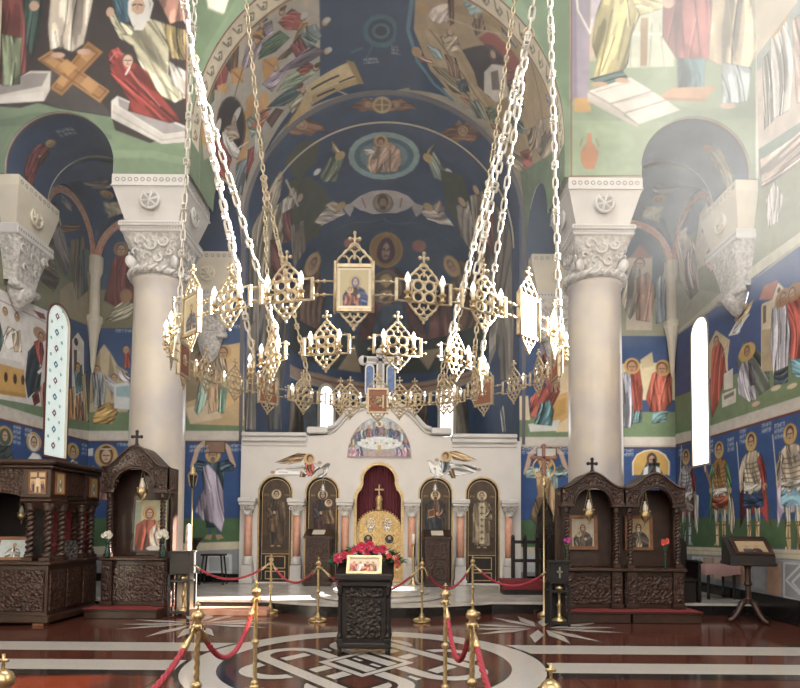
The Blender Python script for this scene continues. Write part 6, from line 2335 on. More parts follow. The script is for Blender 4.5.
def shrine(cx, y0, w, depth, zb, ze, zs, zc, ztop, label, step, red_step=True, zstep=.17, cross_h=.26, dark=''):
    """arched icon shrine, front plane y0; zb base top, ze entablature, zs shoulder, zc crest, ztop arch crown"""
    W, Cv = 'wood' + dark, 'carved' + dark
    r = empty('icon_shrine', (cx, y0, 0))
    tag(r, label, 'shrine')
    h = w / 2
    s_ = MB()
    s_.cbox(-h - step[0], h + step[1], -.32, depth, 0, zstep - .03, W, .012)
    s_.cbox(-h - step[0] - .02, h + step[1] + .02, -.34, depth, zstep - .05, zstep - .012, W, .012)
    st_ = s_.build('step', r)
    cp = MB()
    cp.cbox(-h - step[0] - .02, h + step[1] + .02, -.345, depth, zstep - .012, zstep, 'carpet', .004)
    cp.build('carpet', st_)
    b = MB()
    b.cbox(-h + .1, h - .1, .06, depth, zstep, zb - .06, W, .01)
    b.cbox(-h + .2, h - .2, .035, .06, zstep + .08, zb - .14, Cv, .01)
    scrolls(b, -h + .26, h - .26, zstep + .14, zb - .2, .035, W, .012, .1)
    for s in (-1, 1):
        b.cbox(s * (h - .02), s * (h - .2), -.02, .16, zstep, zb - .06, W, .012)
        b.cbox(s * (h - .045), s * (h - .175), -.035, 0, zstep + .1, zb - .14, Cv, .01)
        b.cbox(s * (h - .0), s * (h - .22), -.04, .18, zstep, zstep + .08, W, .012)
        b.cbox(s * h, s * (h - .03), .02, depth, zstep, zb - .06, Cv, .01)
    b.build('base_cabinet', r)
    b = MB()
    b.cbox(-h - .02, h + .02, -.06, depth, zb - .06, zb, W, .015)
    b.build('ledge', r)
    for s in (-1, 1):
        b = MB()
        spiral(b, 0, 0, zb, ze + .02, .042, W, turns=7)
        b.build('spiral_column', r, (s * (h - .1), .05, 0))
    b = MB()
    b.cbox(-h + .03, h - .03, depth - .05, depth, zb, zs - .01, W, .01)
    for s in (-1, 1):
        b.cbox(s * (h - .0), s * (h - .05), depth - .2, depth, zb, ze, W, .01)
    b.build('back_panel', r)
    # canopy: arched front board, side boards, curved roof
    c = MB()
    ar = h - .22
    n = 16
    topo = [(h, zs)] + [(h - .03 - (h - .03) * i / n, zs + .0 + (zc - zs) * (.5 - .5 * math.cos(pi * min(1, (i / n) * 1.0)))) for i in range(1, n + 1)]
    topo = topo + [(-x, z) for x, z in topo[-2::-1]]
    inner = [(ar * math.cos(pi - pi * i / 20), (ztop - ar * 1.0) + ar * math.sin(pi - pi * i / 20)) for i in range(21)]
    zi = ztop - ar
    ol = [(-h, ze), (-ar, ze)] + ([(-ar, zi)] if zi > ze else []) + [p for p in inner[1:-1] if p[1] > ze] + ([(ar, zi)] if zi > ze else []) + [(ar, ze), (h, ze)] + topo
    c.prism(ol, -.05, .05, Cv)
    c.tube([(x, -.055, z - .01) for x, z in topo], .024, W, 6)
    c.tube([(x, -.055, z - .06) for x, z in topo[1:-1]], .01, W, 6)
    c.tube([(x * 1.03, -.055, z) for x, z in inner if z > ze], .018, W, 6)
    c.tube([(x * 1.18, -.05, zi + (z - zi) * 1.1) for x, z in inner if z > ze + .05], .012, W, 6)
    c.cbox(-h - .015, -ar, -.065, .06, ze - .02, ze + .05, W, .01)
    c.cbox(ar, h + .015, -.065, .06, ze - .02, ze + .05, W, .01)
    for s in (-1, 1):
        scrolls(c, s * (h - .02) if s < 0 else ar * .72, -ar * .72 if s < 0 else h - .02, ze + .1, zs, -.05, W, .011, .055)
        for k in range(5):
            a = pi / 2 - s * (.25 + k * .2)
            R_ = ar + (zc - ztop) * .5
            c.torus((R_ * math.cos(a), -.052, zi + R_ * math.sin(a)), .035, .01, W, 'y', 10, 4)
        c.cbox(s * h, s * (h - .03), -.04, depth, ze, zs, W, .01)
        c.cbox(s * (h + .008), s * (h - .01), .04, depth - .05, ze + .05, zs - .05, Cv, .006)
    m_ = len(topo)
    vs = [(x, -.04, z) for x, z in topo] + [(x, depth, z) for x, z in topo] + [(x * .97, -.04, z - .03) for x, z in topo] + [(x * .97, depth, z - .03) for x, z in topo]
    c.add(vs, [(i, i + 1, m_ + i + 1, m_ + i) for i in range(m_ - 1)] + [(2 * m_ + i, 3 * m_ + i, 3 * m_ + i + 1, 2 * m_ + i + 1) for i in range(m_ - 1)], W)
    c.build('canopy', r)
    b = MB()
    latin_cross(b, 0, 0, zc - .01, cross_h, 'wood_dark')
    b.ball((0, 0, zc + .02), .04, 'wood_dark', 8)
    b.build('cross', r)
    return r


shrine(-4.16, 10.5, 1.14, .48, 1.02, 2.16, 2.6, 2.97, 2.58, 'tall dark carved shrine sheltering the red-robed mother icon, left of the nave', (.1, -.02))
shrine(3.82, 10.42, 1.06, .5, .9, 1.97, 2.3, 2.56, 2.3, 'dark carved shrine before the right column, nearer the middle of its pair', (0, 0), zstep=.2, cross_h=.24)
shrine(4.91, 10.44, 1.03, .5, .9, 1.97, 2.3, 2.56, 2.3, 'dark carved shrine at the right of the pair, beside the warrior murals', (0, .12), zstep=.2, cross_h=.24)


def framed_icon(x, y, z, w, h, fw, frame_m, paint, label, tilt=0.0, rz=0.0, name='framed_icon', res=.009, cat='icon', canvas_bg='caa860'):
    """picture with its frame, standing at (x, y, z) leaning back by tilt"""
    r = empty(name, (x, y, z), rz)
    tag(r, label, cat)
    ct, sn = math.cos(tilt), math.sin(tilt)
    T = lambda v: (v[0], v[1] * ct + v[2] * sn, -v[1] * sn + v[2] * ct)
    b = MB()
    q = [(-w / 2, 0), (w / 2, 0), (w / 2, h), (-w / 2, h)]
    qi = [(-w / 2 + fw, fw), (w / 2 - fw, fw), (w / 2 - fw, h - fw), (-w / 2 + fw, h - fw)]
    b.ring(qi, q, -.02, .015, frame_m, T=T)
    b.box(-w / 2 + fw * .5, w / 2 - fw * .5, 0, .012, fw * .5, h - fw * .5, 'wood_dark', T=T)
    b.build('frame', r)
    c = Canvas(-w / 2 + fw, w / 2 - fw, fw, h - fw, res, canvas_bg)
    paint(c)
    c.mottle(.06, 8, 3)
    panel('painting', c, T((0, -.004, 0)), (1, 0, 0), T((0, 0, 1)), 'icon', r)
    return r


def p_mother_red(c):
    c.poly([(-.3, .02), (.3, .02), (.3, .9), (-.3, .9)], 'c8ba8a')
    c.poly([(.05, .4), (.3, .5), (.3, .9), (.0, .9)], 'b5b894', a=.8)
    c.poly([(-.3, .02), (-.18, .02), (-.18, .9), (-.3, .9)], '9aa48c')
    c.saint((-.03, .70), (-.03, -.55), 'c45638', 'b8452e', veil='8a4634', halo='d8b060')
    c.poly([(.0, .1), (-.02, .38), (.08, .5), (.2, .42), (.24, .1)], 'd8b8a4', robe=True)
    F, L = c.frame((.16, .5), (.16, 0))
    c.head(F, L * 1.3, 0, .95, halo='d8b060')
    c.ell(.1, .06, .16, .05, 'e0d6cc')


def p_mother_dark(c):
    u = (c.u[0] + c.u[-1]) / 2
    c.C[:] = rgb('b9ab94')
    c.bust(u, c.v[0], (c.v[-1] - c.v[0]) * .9, '3c3634', veil='4a4440', child=True, robe2='6a5a48', halo='d0c4a4')


def p_monk(c):
    u = (c.u[0] + c.u[-1]) / 2
    c.C[:] = rgb('b89a62')
    c.bust(u, c.v[0], (c.v[-1] - c.v[0]) * .92, '3a3230', beard='c4beb4', veil='2e2a2a', robe2='b09a78', halo='d0b070')


def p_pale(c):
    u = (c.u[0] + c.u[-1]) / 2
    c.C[:] = rgb('b8c4c4')
    c.bust(u, c.v[0], (c.v[-1] - c.v[0]) * .9, '8a8a84', robe2='c8c8c0', beard='5a4a3a', halo='d8d4c4')


def p_feast(c):
    u, h = (c.u[0] + c.u[-1]) / 2, c.v[-1] - c.v[0]
    c.C[:] = rgb('d8c0a8')
    for k, (du, col) in enumerate(((-.13, 'c05048'), (-.05, 'e0d0c0'), (.04, 'c8462e'), (.11, '9a6a50'))):
        c.poly([(u + du - .05, c.v[0]), (u + du - .04, c.v[0] + h * .6), (u + du + .04, c.v[0] + h * .6), (u + du + .05, c.v[0])], col, robe=True)
        c.ell(u + du, c.v[0] + h * .68, .028, .028, 'e0c080'); c.ell(u + du, c.v[0] + h * .67, .016, .02, 'b08060')
    c.poly([(u - .06, c.v[0]), (u - .02, c.v[0] + h * .4), (u + .06, c.v[0] + h * .36), (u + .08, c.v[0])], 'e07048', robe=True)


framed_icon(-4.04, 10.86, 1.1, .64, .96, .025, 'wood', p_mother_red, 'large bright icon of a red-robed mother and child inside the left shrine', .06, canvas_bg='c8ba8a')
framed_icon(3.77, 10.8, 1.2, .52, .62, .06, 'wood_light', p_mother_dark, 'framed icon of a dark-veiled mother, inside the right pair\'s nearer-middle shrine', .05)
framed_icon(4.78, 10.82, 1.2, .5, .62, .05, 'wood_light', p_monk, 'framed icon of a dark-hooded saint inside the rightmost shrine', .05)


# canopied singers' pew at the left edge
pew = empty('canopied_pew', (-6.0, 10.2, 0))
tag(pew, 'large dark carved canopied pew on twisted columns at the left edge', 'pew')
px0, px1, py0, py1 = -1.1, .98, -.76, .72          # local extents (x: -7.1 .. -5.02, y: 9.44 .. 10.92)
b = MB()
b.cbox(px0, px1, py0, py1, .06, .94, 'wood', .01)
b.cbox(px0, px1 + .05, py0 - .05, py1, .04, .16, 'wood', .02)
b.cbox(.78, .95, py0 - .03, py0 + .14, 0, .06, 'wood_light', .005)
b.cbox(.78, .95, py1 - .2, py1 - .02, 0, .06, 'wood_light', .005)
b.build('base', pew)
for x0, x1, c_ in ((-1.05, -.42, 0), (-.36, .2, 0), (.27, .93, 1)):
    b = MB()
    b.cbox(x0, x1, py0 - .03, py0, .22, .86, 'carved', .012)
    scrolls(b, x0 + .06, x1 - .06, .28, .8, py0 - .03, 'wood', .012, .08)
    b.build('front_panel', pew)
for y0, y1 in ((py0 + .03, py0 + .42), (py0 + .5, py0 + .92), (py0 + 1.0, py1 - .04)):
    b = MB()
    b.cbox(px1, px1 + .03, y0, y1, .22, .86, 'carved', .012)
    b.build('side_panel', pew)
b = MB()
b.cbox(px0, px1 + .06, py0 - .06, py1, .94, 1.0, 'wood', .015)
b.build('ledge', pew)
for x, y in ((.62, py0 + .1), (.9, py0 + .1), (.9, py0 + .46), (.9, py1 - .1), (.62, py1 - .1), (.9, py1 - .42), (-1.0, py0 + .1)):
    b = MB()
    spiral(b, 0, 0, 1.0, 1.92, .058, 'wood', turns=4)
    b.build('spiral_column', pew, (x, y, 0))
b = MB()
for y0 in (py0 - .02, py1 - .44):
    b.cbox(.5, 1.0, y0, y0 + .5, 1.92, 2.0, 'wood', .03)
    b.cbox(.54, .98, y0 + .01, y0 + .48, 2.0, 2.46, 'wood', .01)
    b.box(.62, .92, y0 + .08, y0 + .42, 1.84, 1.92, 'wood', top=1.3)
# friezes with an arched lower edge
fz = [(-1.1, 2.46), (-1.1, 1.95)] + [(-.28 + .8 * math.cos(pi - pi * i / 12), 2.0 + .1 * math.sin(pi * i / 12)) for i in range(13)] + [(.56, 1.95), (.56, 2.46)]
b.prism(fz, py0 + .02, py0 + .1, 'carved')
b.cbox(.86, .94, py0 + .46, py1 - .42, 2.06, 2.46, 'carved', .01)
scrolls(b, -1.05, .5, 2.14, 2.42, py0 + .02, 'wood', .012, .07)
b.cbox(px0, 1.04, py0 - .06, py1 + .04, 2.46, 2.52, 'wood', .02)
b.cbox(px0, 1.1, py0 - .12, py1 + .08, 2.52, 2.6, 'wood', .03)
b.build('canopy', pew)
b = MB()
b.cbox(px0 + .02, px0 + .1, py0 + .1, py1, 1.0, 2.46, 'wood_dark', .01)
b.cbox(px0 + .1, .9, py1 - .06, py1, 1.0, 2.46, 'wood_dark', .01)
b.build('back_panel', pew)
b = MB()
b.cbox(.2, .85, py1 - .075, py1 - .06, 1.0, 1.9, 'velvet', .01)
b.build('red_hanging', pew)


def p_cross(c):
    u, h = (c.u[0] + c.u[-1]) / 2, c.v[-1] - c.v[0]
    v = c.v[0]
    c.C[:] = rgb('d8b07a')
    c.line([(u, v), (u, v + h)], .03, '5a3a28'); c.line([(u - .1, v + h * .72), (u + .1, v + h * .72)], .03, '5a3a28')
    c.poly([(u - .03, v + h * .3), (u - .03, v + h * .72), (u + .03, v + h * .72), (u + .03, v + h * .3)], 'e0c4a0')
    for q in (-1, 1):
        c.poly([(u + q * .05, v), (u + q * .05, v + h * .45), (u + q * .1, v + h * .45), (u + q * .12, v)], '7a4a50', robe=True)
        c.ell(u + q * .075, v + h * .5, .025, .028, 'b08060')


def p_stand(c):
    u = (c.u[0] + c.u[-1]) / 2
    c.C[:] = rgb('c09a5a')
    c.saint((u, c.v[-1] - .08), (u, c.v[0] + .02), 'c4ccc8', '8a9a90', halo='e0c880')


def inset_icon(parent, loc, w, h, paint, ax, name='inset_icon'):
    b = MB()
    q = [(-w / 2, 0), (w / 2, 0), (w / 2, h), (-w / 2, h)]
    qi = [(-w / 2 + .02, .02), (w / 2 - .02, .02), (w / 2 - .02, h - .02), (-w / 2 + .02, h - .02)]
    T = (lambda v: v) if ax == 'y' else (lambda v: (-v[1], v[0], v[2]))
    b.ring(qi, q, -.015, .01, 'wood_light', T=T)
    o = b.build(name, parent, loc)
    c = Canvas(-w / 2 + .02, w / 2 - .02, .02, h - .02, .008, 'c8a870')
    paint(c)
    panel('painting', c, T((0, -.003, 0)), T((1, 0, 0)), (0, 0, 1), 'icon', o)


inset_icon(pew, (.78, py0 - .012, 2.06), .28, .36, p_cross, 'y')
inset_icon(pew, (.992, py0 + .23, 2.06), .26, .36, p_stand, 'x')
inset_icon(pew, (.992, py1 - .2, 2.06), .26, .36, p_stand, 'x')
framed_icon(-5.72, 9.62, 1.0, .52, .42, .05, 'wood_light', p_pale, 'tilted pale icon in a light frame on the pew at the left edge', .5, rz=.25, canvas_bg='b8c4c4')
bk = MB()
bk.box(-.16, .16, -.02, .02, 0, .34, 'wood_dark', T=lambda v: (v[0], v[1] + v[2] * .45, v[2] * .9))
bk.box(-.14, .14, -.03, -.02, .03, .31, 'carved_dark', T=lambda v: (v[0], v[1] + v[2] * .45, v[2] * .9))
o = bk.build('holy_book', None, (-5.22, 10.3, 1.0), .35)
tag(o, 'dark bound book propped up between the twisted columns of the left pew', 'book')

# lectern in the middle with its carved front
le = empty('icon_lectern', (.06, 7.5, 0))
tag(le, 'black carved icon lectern with twisted corner posts in the middle of the nave', 'lectern')
b = MB()
b.cbox(-.29, .29, .03, .5, .12, .88, 'wood_dark', .01)
b.cbox(-.33, .33, -.02, .54, .08, .15, 'wood_dark', .015)
b.cbox(-.33, .33, -.02, .54, .84, .92, 'wood_dark', .015)
b.build('cabinet', le)
b = MB()
b.cbox(-.21, .21, .005, .03, .2, .68, 'carved_dark', .01)
scrolls(b, -.2, .2, .22, .66, .003, 'wood_dark', .01, .055)
b.cbox(-.25, .25, .005, .03, .71, .83, 'carved_dark', .01)
scrolls(b, -.24, .24, .72, .82, .003, 'wood_dark', .009, .04)
b.build('front_panel', le)
for x in (-.3, .3):
    for y in (.02, .5):
        b = MB()
        spiral(b, 0, 0, .14, .86, .026, 'wood_dark', turns=9)
        b.build('corner_post', le, (x, y, 0))
        b = MB()
        b.lathe([(.02, 0), (.032, .02), (.03, .06), (.024, .09)], 'wood_dark', (0, 0, 0), 10)
        b.build('foot', le, (x, y, 0))
b = MB()
b.add([(-.36, -.06, .92), (.36, -.06, .92), (.36, .56, .92), (-.36, .56, .92), (-.36, -.06, .97), (.36, -.06, .97), (.36, .56, 1.16), (-.36, .56, 1.16)],
      [(0, 3, 2, 1), (4, 5, 6, 7), (0, 1, 5, 4), (1, 2, 6, 5), (2, 3, 7, 6), (3, 0, 4, 7)], 'wood_dark')
b.cbox(-.36, .36, -.08, -.05, .93, 1.0, 'wood_dark', .008)
b.build('slanted_top', le)
framed_icon(.055, 7.49, .995, .44, .27, .035, 'gold', p_feast, 'small gold-framed feast icon lying on the central black lectern', .62, res=.007)
# wreath of flowers at the top of the lectern
wr = empty('flower_wreath', (.07, 7.86, 1.12))
tag(wr, 'long arrangement of deep pink flowers and dark leaves on the central lectern', 'flowers')
rnd = random.Random(5)
lf = MB()
lf.tube([(-.4, 0, .03), (-.2, .0, .12), (0, 0, .16), (.2, 0, .12), (.42, 0, .03)], .05, 'leaf', 8)
for k in range(560):
    t = rnd.uniform(-1, 1)
    base = Vector((t * .44, rnd.uniform(-.1, .08), .15 - .16 * t * t + rnd.uniform(-.06, .05)))
    a, e_ = rnd.uniform(0, 2 * pi), rnd.uniform(-.5, .9)
    d = Vector((math.cos(a) * math.cos(e_) + t * .5, math.sin(a) * math.cos(e_) - .25, math.sin(e_))).normalized()
    side = d.cross(Vector((rnd.uniform(-1, 1), rnd.uniform(-1, 1), 1))).normalized()
    L, wd = rnd.uniform(.06, .13), rnd.uniform(.01, .024)
    up_ = side.cross(d) * .01
    lf.add([base, base + d * L * .5 + side * wd + up_, base + d * L, base + d * L * .5 - side * wd + up_], [(0, 1, 2, 3)], 'leaf')
o = lf.build('foliage', wr)


def blossom(mb, r, m, rnd):
    for ring_, (n_, tilt, sc) in enumerate(((7, .35, 1), (6, .75, .8), (4, 1.15, .55))):
        for k in range(n_):
            a = 2 * pi * k / n_ + ring_ * .4 + rnd.uniform(-.1, .1)
            d = Vector((math.cos(a) * math.cos(tilt), -math.sin(tilt), math.sin(a) * math.cos(tilt)))
            s = Vector((-math.sin(a), 0, math.cos(a)))
            nrm = d.cross(s)
            L = r * sc
            mb.add([d * L * .1, d * L * .55 + s * L * .38, d * L + s * L * .2 + nrm * L * .1, d * L - s * L * .2 + nrm * L * .1, d * L * .55 - s * L * .38], [(0, 1, 2, 3, 4)], m)
    mb.ball((0, -r * .5, 0), r * .22, m, 6)


for k, (x, z, r, m) in enumerate(((-.36, .06, .075, 'pinkflower'), (-.29, .1, .06, 'pinkflower'), (-.21, .12, .05, 'coral'), (-.15, .17, .05, 'pinkflower'), (-.06, .2, .08, 'pinkflower'), (.04, .22, .075, 'pinkflower'), (.0, .12, .05, 'pinkflower'),
                                 (.13, .16, .06, 'pinkflower'), (.21, .18, .065, 'pinkflower'), (.17, .07, .045, 'pinkflower'), (.28, .1, .05, 'coral'), (.37, .07, .055, 'coral'), (-.12, .06, .045, 'coral'), (.4, .0, .05, 'coral'))):
    b = MB()
    blossom(b, r, m, rnd)
    b.build('blossom', wr, (x, -.1, z))
for k in range(8):
    b = MB()
    blossom(b, .028, 'whitefl', rnd)
    b.build('small_blossom', wr, (-.34 + k * .1, -.11, .05 + .12 * (1 - (k / 3.5 - 1) ** 2) + rnd.uniform(-.04, .04)))


# carved stands before the two large icons of the screen
def icon_stand(x, y, label):
    r = empty('icon_stand', (x, y, PLAT))
    tag(r, label, 'stand')
    b = MB()
    b.cbox(-.28, .28, 0, .4, .0, 1.08, 'wood', .012)
    b.cbox(-.31, .31, -.03, .43, 0, .1, 'wood', .015)
    b.build('cabinet', r)
    b = MB()
    b.cbox(-.22, .22, -.02, 0, .16, .56, 'carved', .01)
    b.cbox(-.22, .22, -.02, 0, .62, 1.0, 'carved', .01)
    b.torus((0, -.02, .36), .13, .015, 'wood', 'y', 18, 5)
    b.torus((0, -.02, .81), .14, .015, 'wood', 'y', 18, 5)
    b.build('front_panel', r)
    b = MB()
    b.add([(-.32, -.05, 1.08), (.32, -.05, 1.08), (.32, .45, 1.08), (-.32, .45, 1.08), (-.32, -.05, 1.13), (.32, -.05, 1.13), (.32, .45, 1.3), (-.32, .45, 1.3)],
          [(0, 3, 2, 1), (4, 5, 6, 7), (0, 1, 5, 4), (1, 2, 6, 5), (2, 3, 7, 6), (3, 0, 4, 7)], 'wood')
    b.build('slanted_top', r)
    b = MB()
    b.add([(-.14, .06, 1.172), (.14, .06, 1.172), (.14, .34, 1.267), (-.14, .34, 1.267), (-.14, .06, 1.18), (.14, .06, 1.18), (.14, .34, 1.275), (-.14, .34, 1.275)],
          [(0, 3, 2, 1), (4, 5, 6, 7), (0, 1, 5, 4), (1, 2, 6, 5), (2, 3, 7, 6), (3, 0, 4, 7)], 'limestone')
    o = b.build('small_icon', None, (x, y, PLAT))
    tag(o, 'small pale icon lying on the ' + label, 'icon')


icon_stand(-1.42, 13.72, 'brown carved stand left of the royal doors')
icon_stand(1.32, 13.72, 'brown carved stand right of the royal doors')

# bishop's throne with two pointed spires, red-covered footboard and balustrade
th = empty('bishop_throne', (3.93, 13.2, PLAT))
tag(th, 'dark wooden bishop\'s throne with two pointed spires beside the right pilaster', 'throne')
b = MB()
b.cbox(-.35, .35, .36, .46, 0, 1.5, 'wood_dark', .015)
b.cbox(-.35, .35, -.1, .36, .35, .45, 'wood_dark', .015)
b.cbox(-.3, .3, -.05, .36, 0, .35, 'wood_dark', .01)
b.build('seat', th)
for s in (-1, 1):
    b = MB()
    b.cbox(s * .33, s * .4, -.12, .44, 0, .85, 'wood_dark', .015)
    b.cbox(s * .31, s * .42, -.14, .44, .85, .9, 'wood_dark', .015)
    b.build('armrest', th)
    b = MB()
    b.prism([(-.2, 1.2), (.2, 1.2), (.17, 1.62), (.08, 1.86), (.05, 1.9), (.05, 2.0), (.03, 2.02), (0, 2.14), (-.03, 2.02), (-.05, 2.0), (-.05, 1.9), (-.08, 1.86), (-.17, 1.62)], .34, .46, 'carved_dark')
    b.ball((0, .4, 2.14), .035, 'wood_dark', 8)
    b.tube([(-.17, .33, 1.62), (-.08, .33, 1.86), (0, .33, 1.98), (.08, .33, 1.86), (.17, .33, 1.62)], .02, 'wood_dark', 6)
    b.build('spire', th, (s * .2, 0, 0))
ba = empty('wooden_balustrade', (3.27, 13.0, PLAT))
tag(ba, 'dark wooden rail fence with slats before the right pilaster', 'balustrade')
for k in range(4):
    b = MB()
    b.cbox(-.04, .04, -.03, .03, 0, 1.12, 'wood_dark', .01)
    b.lathe([(.03, 1.12), (.045, 1.15), (.03, 1.19), (.01, 1.22)], 'wood_dark', (0, 0, 0), 8)
    b.build('post', ba, (-.36 + k * .26, 0, 0))
for z in (.06, .62, 1.02):
    b = MB()
    b.cbox(-.38, .44, -.02, .02, z, z + .07, 'wood_dark', .01)
    b.build('rail', ba)
bn = MB()
bn.cbox(-.52, .52, -.22, .22, 0, .26, 'wood_dark', .01)
o = empty('kneeling_bench', (3.1, 12.5, PLAT))
tag(o, 'low bench under a dark red cover before the wooden rail fence', 'bench')
bn.build('bench_body', o)
bn = MB()
bn.cbox(-.55, .55, -.25, .25, .25, .3, 'velvet', .015)
bn.cbox(-.55, .55, -.26, -.245, .1, .28, 'velvet', .006)
bn.build('red_cover', o)

# high-backed stall beside the right shrine
t = empty('wooden_stall', (5.72, 11.35, PLAT))
tag(t, 'dark wooden stall with a rounded back beside the rightmost shrine', 'stall')
b = MB()
b.prism([(-.3, 0), (.3, 0), (.3, 1.05)] + arc(0, 1.05, .3, .1, pi - .1, 10, .2) + [(-.3, 1.05)], .28, .36, 'wood_dark')
b.build('backrest', t)
b = MB()
b.cbox(-.3, .3, -.15, .28, .38, .45, 'wood_dark', .015)
b.cbox(-.28, .28, -.12, .28, 0, .38, 'wood_dark', .01)
b.build('seat', t)
for s in (-1, 1):
    b = MB()
    b.cbox(s * .28, s * .34, -.2, .34, 0, .72, 'wood_dark', .02)
    b.cbox(s * .26, s * .36, -.24, .34, .72, .78, 'wood_dark', .02)
    b.build('armrest', t)

# analogion at the right wall
an = empty('reading_desk', (6.52, 10.45, 0), -.25)
tag(an, 'dark pedestal reading desk with tilted top and curved feet near the right wall', 'reading desk')
b = MB()
b.lathe([(.075, .3), (.075, .34), (.05, .4), (.045, .6), (.07, .64), (.05, .7), (.05, .9), (.08, 1.0)], 'wood', (0, 0, 0), 8, smooth=False)
b.build('pedestal', an)
for k in range(4):
    a = k * pi / 2 + .5
    b = MB()
    P = [(.03, .36), (.14, .3), (.22, .16), (.32, .06), (.42, .03)]
    b.tube([(r_ * math.cos(a), r_ * math.sin(a), z) for r_, z in P], [.045, .05, .045, .04, .03], 'wood', 8)
    b.build('foot', an)
b = MB()
vs = [(-.34, -.3, 1.0), (.34, -.3, 1.0), (.34, .3, 1.0), (-.34, .3, 1.0), (-.34, -.3, 1.14), (.34, -.3, 1.14), (.34, .3, 1.46), (-.34, .3, 1.46)]
b.add(vs, [(0, 3, 2, 1), (4, 5, 6, 7), (0, 1, 5, 4), (1, 2, 6, 5), (2, 3, 7, 6), (3, 0, 4, 7)], 'wood_dark')
b.cbox(-.36, .36, -.33, .33, .97, 1.03, 'wood_dark', .015)
b.build('desk_top', an)


def p_two(c):
    c.C[:] = rgb('b4976c')
    u, v = (c.u[0] + c.u[-1]) / 2, c.v[0]
    for q in (-1, 1):
        c.bust(u + q * .07, v + .02, .2, '3c3a44' if q < 0 else '5a4038')


framed_icon(6.5, 10.19, 1.155, .6, .5, .07, 'wood', p_two, 'brown-framed icon lying on the reading desk at the right wall', 1.02, rz=-.25)
# small table with a dusty pink cloth
tb = empty('side_table', (6.74, 11.95, PLAT))
tag(tb, 'little table under a dusty pink cloth between the wall and the reading desk', 'table')
for x, y in ((-.25, -.2), (.25, -.2), (-.25, .2), (.25, .2)):
    b = MB()
    b.lathe([(.025, 0), (.03, .1), (.02, .2), (.03, .4), (.028, .62)], 'wood_dark', (0, 0, 0), 8)
    b.build('leg', tb, (x, y, 0))
b = MB()
b.cbox(-.32, .32, -.26, .26, .62, .66, 'wood_dark', .01)
b.build('table_top', tb)
b = MB()
vs, fs = [], []
n = 40
loop = []
for i in range(n):
    t_ = i / n * 4
    k, f_ = int(t_), t_ - int(t_)
    c4_ = [(-.34, -.28), (.34, -.28), (.34, .28), (-.34, .28)]
    a, d_ = c4_[k], c4_[(k + 1) % 4]
    loop.append((a[0] + (d_[0] - a[0]) * f_, a[1] + (d_[1] - a[1]) * f_))
for x, y in loop:
    vs.append((x, y, .668))
for i, (x, y) in enumerate(loop):
    q = 1.04 + .035 * math.sin(i * 1.9)
    vs.append((x * q, y * q, .47 + .02 * math.sin(i * .9)))
b.add(vs, [tuple(range(n))] + [(i, (i + 1) % n, n + (i + 1) % n, n + i)[::-1] for i in range(n)], 'cloth_pink', True)
o = b.build('tablecloth', None, (6.74, 11.95, PLAT))
tag(o, 'dusty pink cloth hanging over the little table by the right wall', 'tablecloth')


# ------------------------------------------------------------------ the great ring chandelier
CHX, CHY, ZA, ZB, RA, RB = .1, 7.5, 3.67, 3.46, 2.35, 1.42
ch = empty('ring_chandelier', (CHX, CHY, ZA))
tag(ch, 'huge openwork brass ring chandelier with icons and candle bulbs hanging on four groups of chains', 'chandelier')


def pin_cross(mb, z, h, m):
    mb.tube([(0, 0, z), (0, 0, z + h)], .011, m, 5)
    mb.tube([(-h * .32, 0, z + h * .6), (h * .32, 0, z + h * .6)], .01, m, 5)
    for a, b in ((-h * .32, h * .6), (h * .32, h * .6), (0, h)):
        mb.ball((a, 0, z + b), .018, m, 6)


def crest(mb, w, z, m, up=1):
    """pyramid of little scroll arches"""
    for row, n_ in enumerate((3, 2, 1)):
        for k in range(n_):
            x = (k - (n_ - 1) / 2) * w / 3.4
            r_ = w / 7
            zc = z + up * (r_ * .6 + row * r_ * 1.15)
            mb.tube([(x + r_ * math.cos(a), 0, zc + up * r_ * math.sin(a)) for a in [-.5 + (pi + 1) * q / 8 for q in range(9)]], .009, m, 5)
        mb.ball((0, 0, z + up * (row + 1) * w / 7 * 1.15), .014, m, 6)
    for s in (-1, 1):
        mb.tube([(s * w * .5, 0, z), (s * w * .36, 0, z + up * w * .2), (s * w * .16, 0, z + up * w * .4), (0, 0, z + up * w * .52)], .011, m, 5)


def candle(parent, x):
    b = MB()
    b.lathe([(.008, -.1), (.03, -.085), (.012, -.07), (.012, -.05), (.034, -.035), (.036, -.028), (.014, -.02), (.014, -.015)], 'brass', (0, 0, 0), 10)
    b.lathe([(.017, -.015), (.017, .05)], 'tube', (0, 0, 0), 10)
    b.lathe([(.012, .05), (.026, .075), (.024, .1), (.01, .135), (.001, .15)], 'bulb', (0, 0, 0), 10)
    b.tube([(0, .0, -.08), (0, .045, -.06)], .008, 'brass', 5)
    return b.build('candle', parent, (x, -.045, .0))


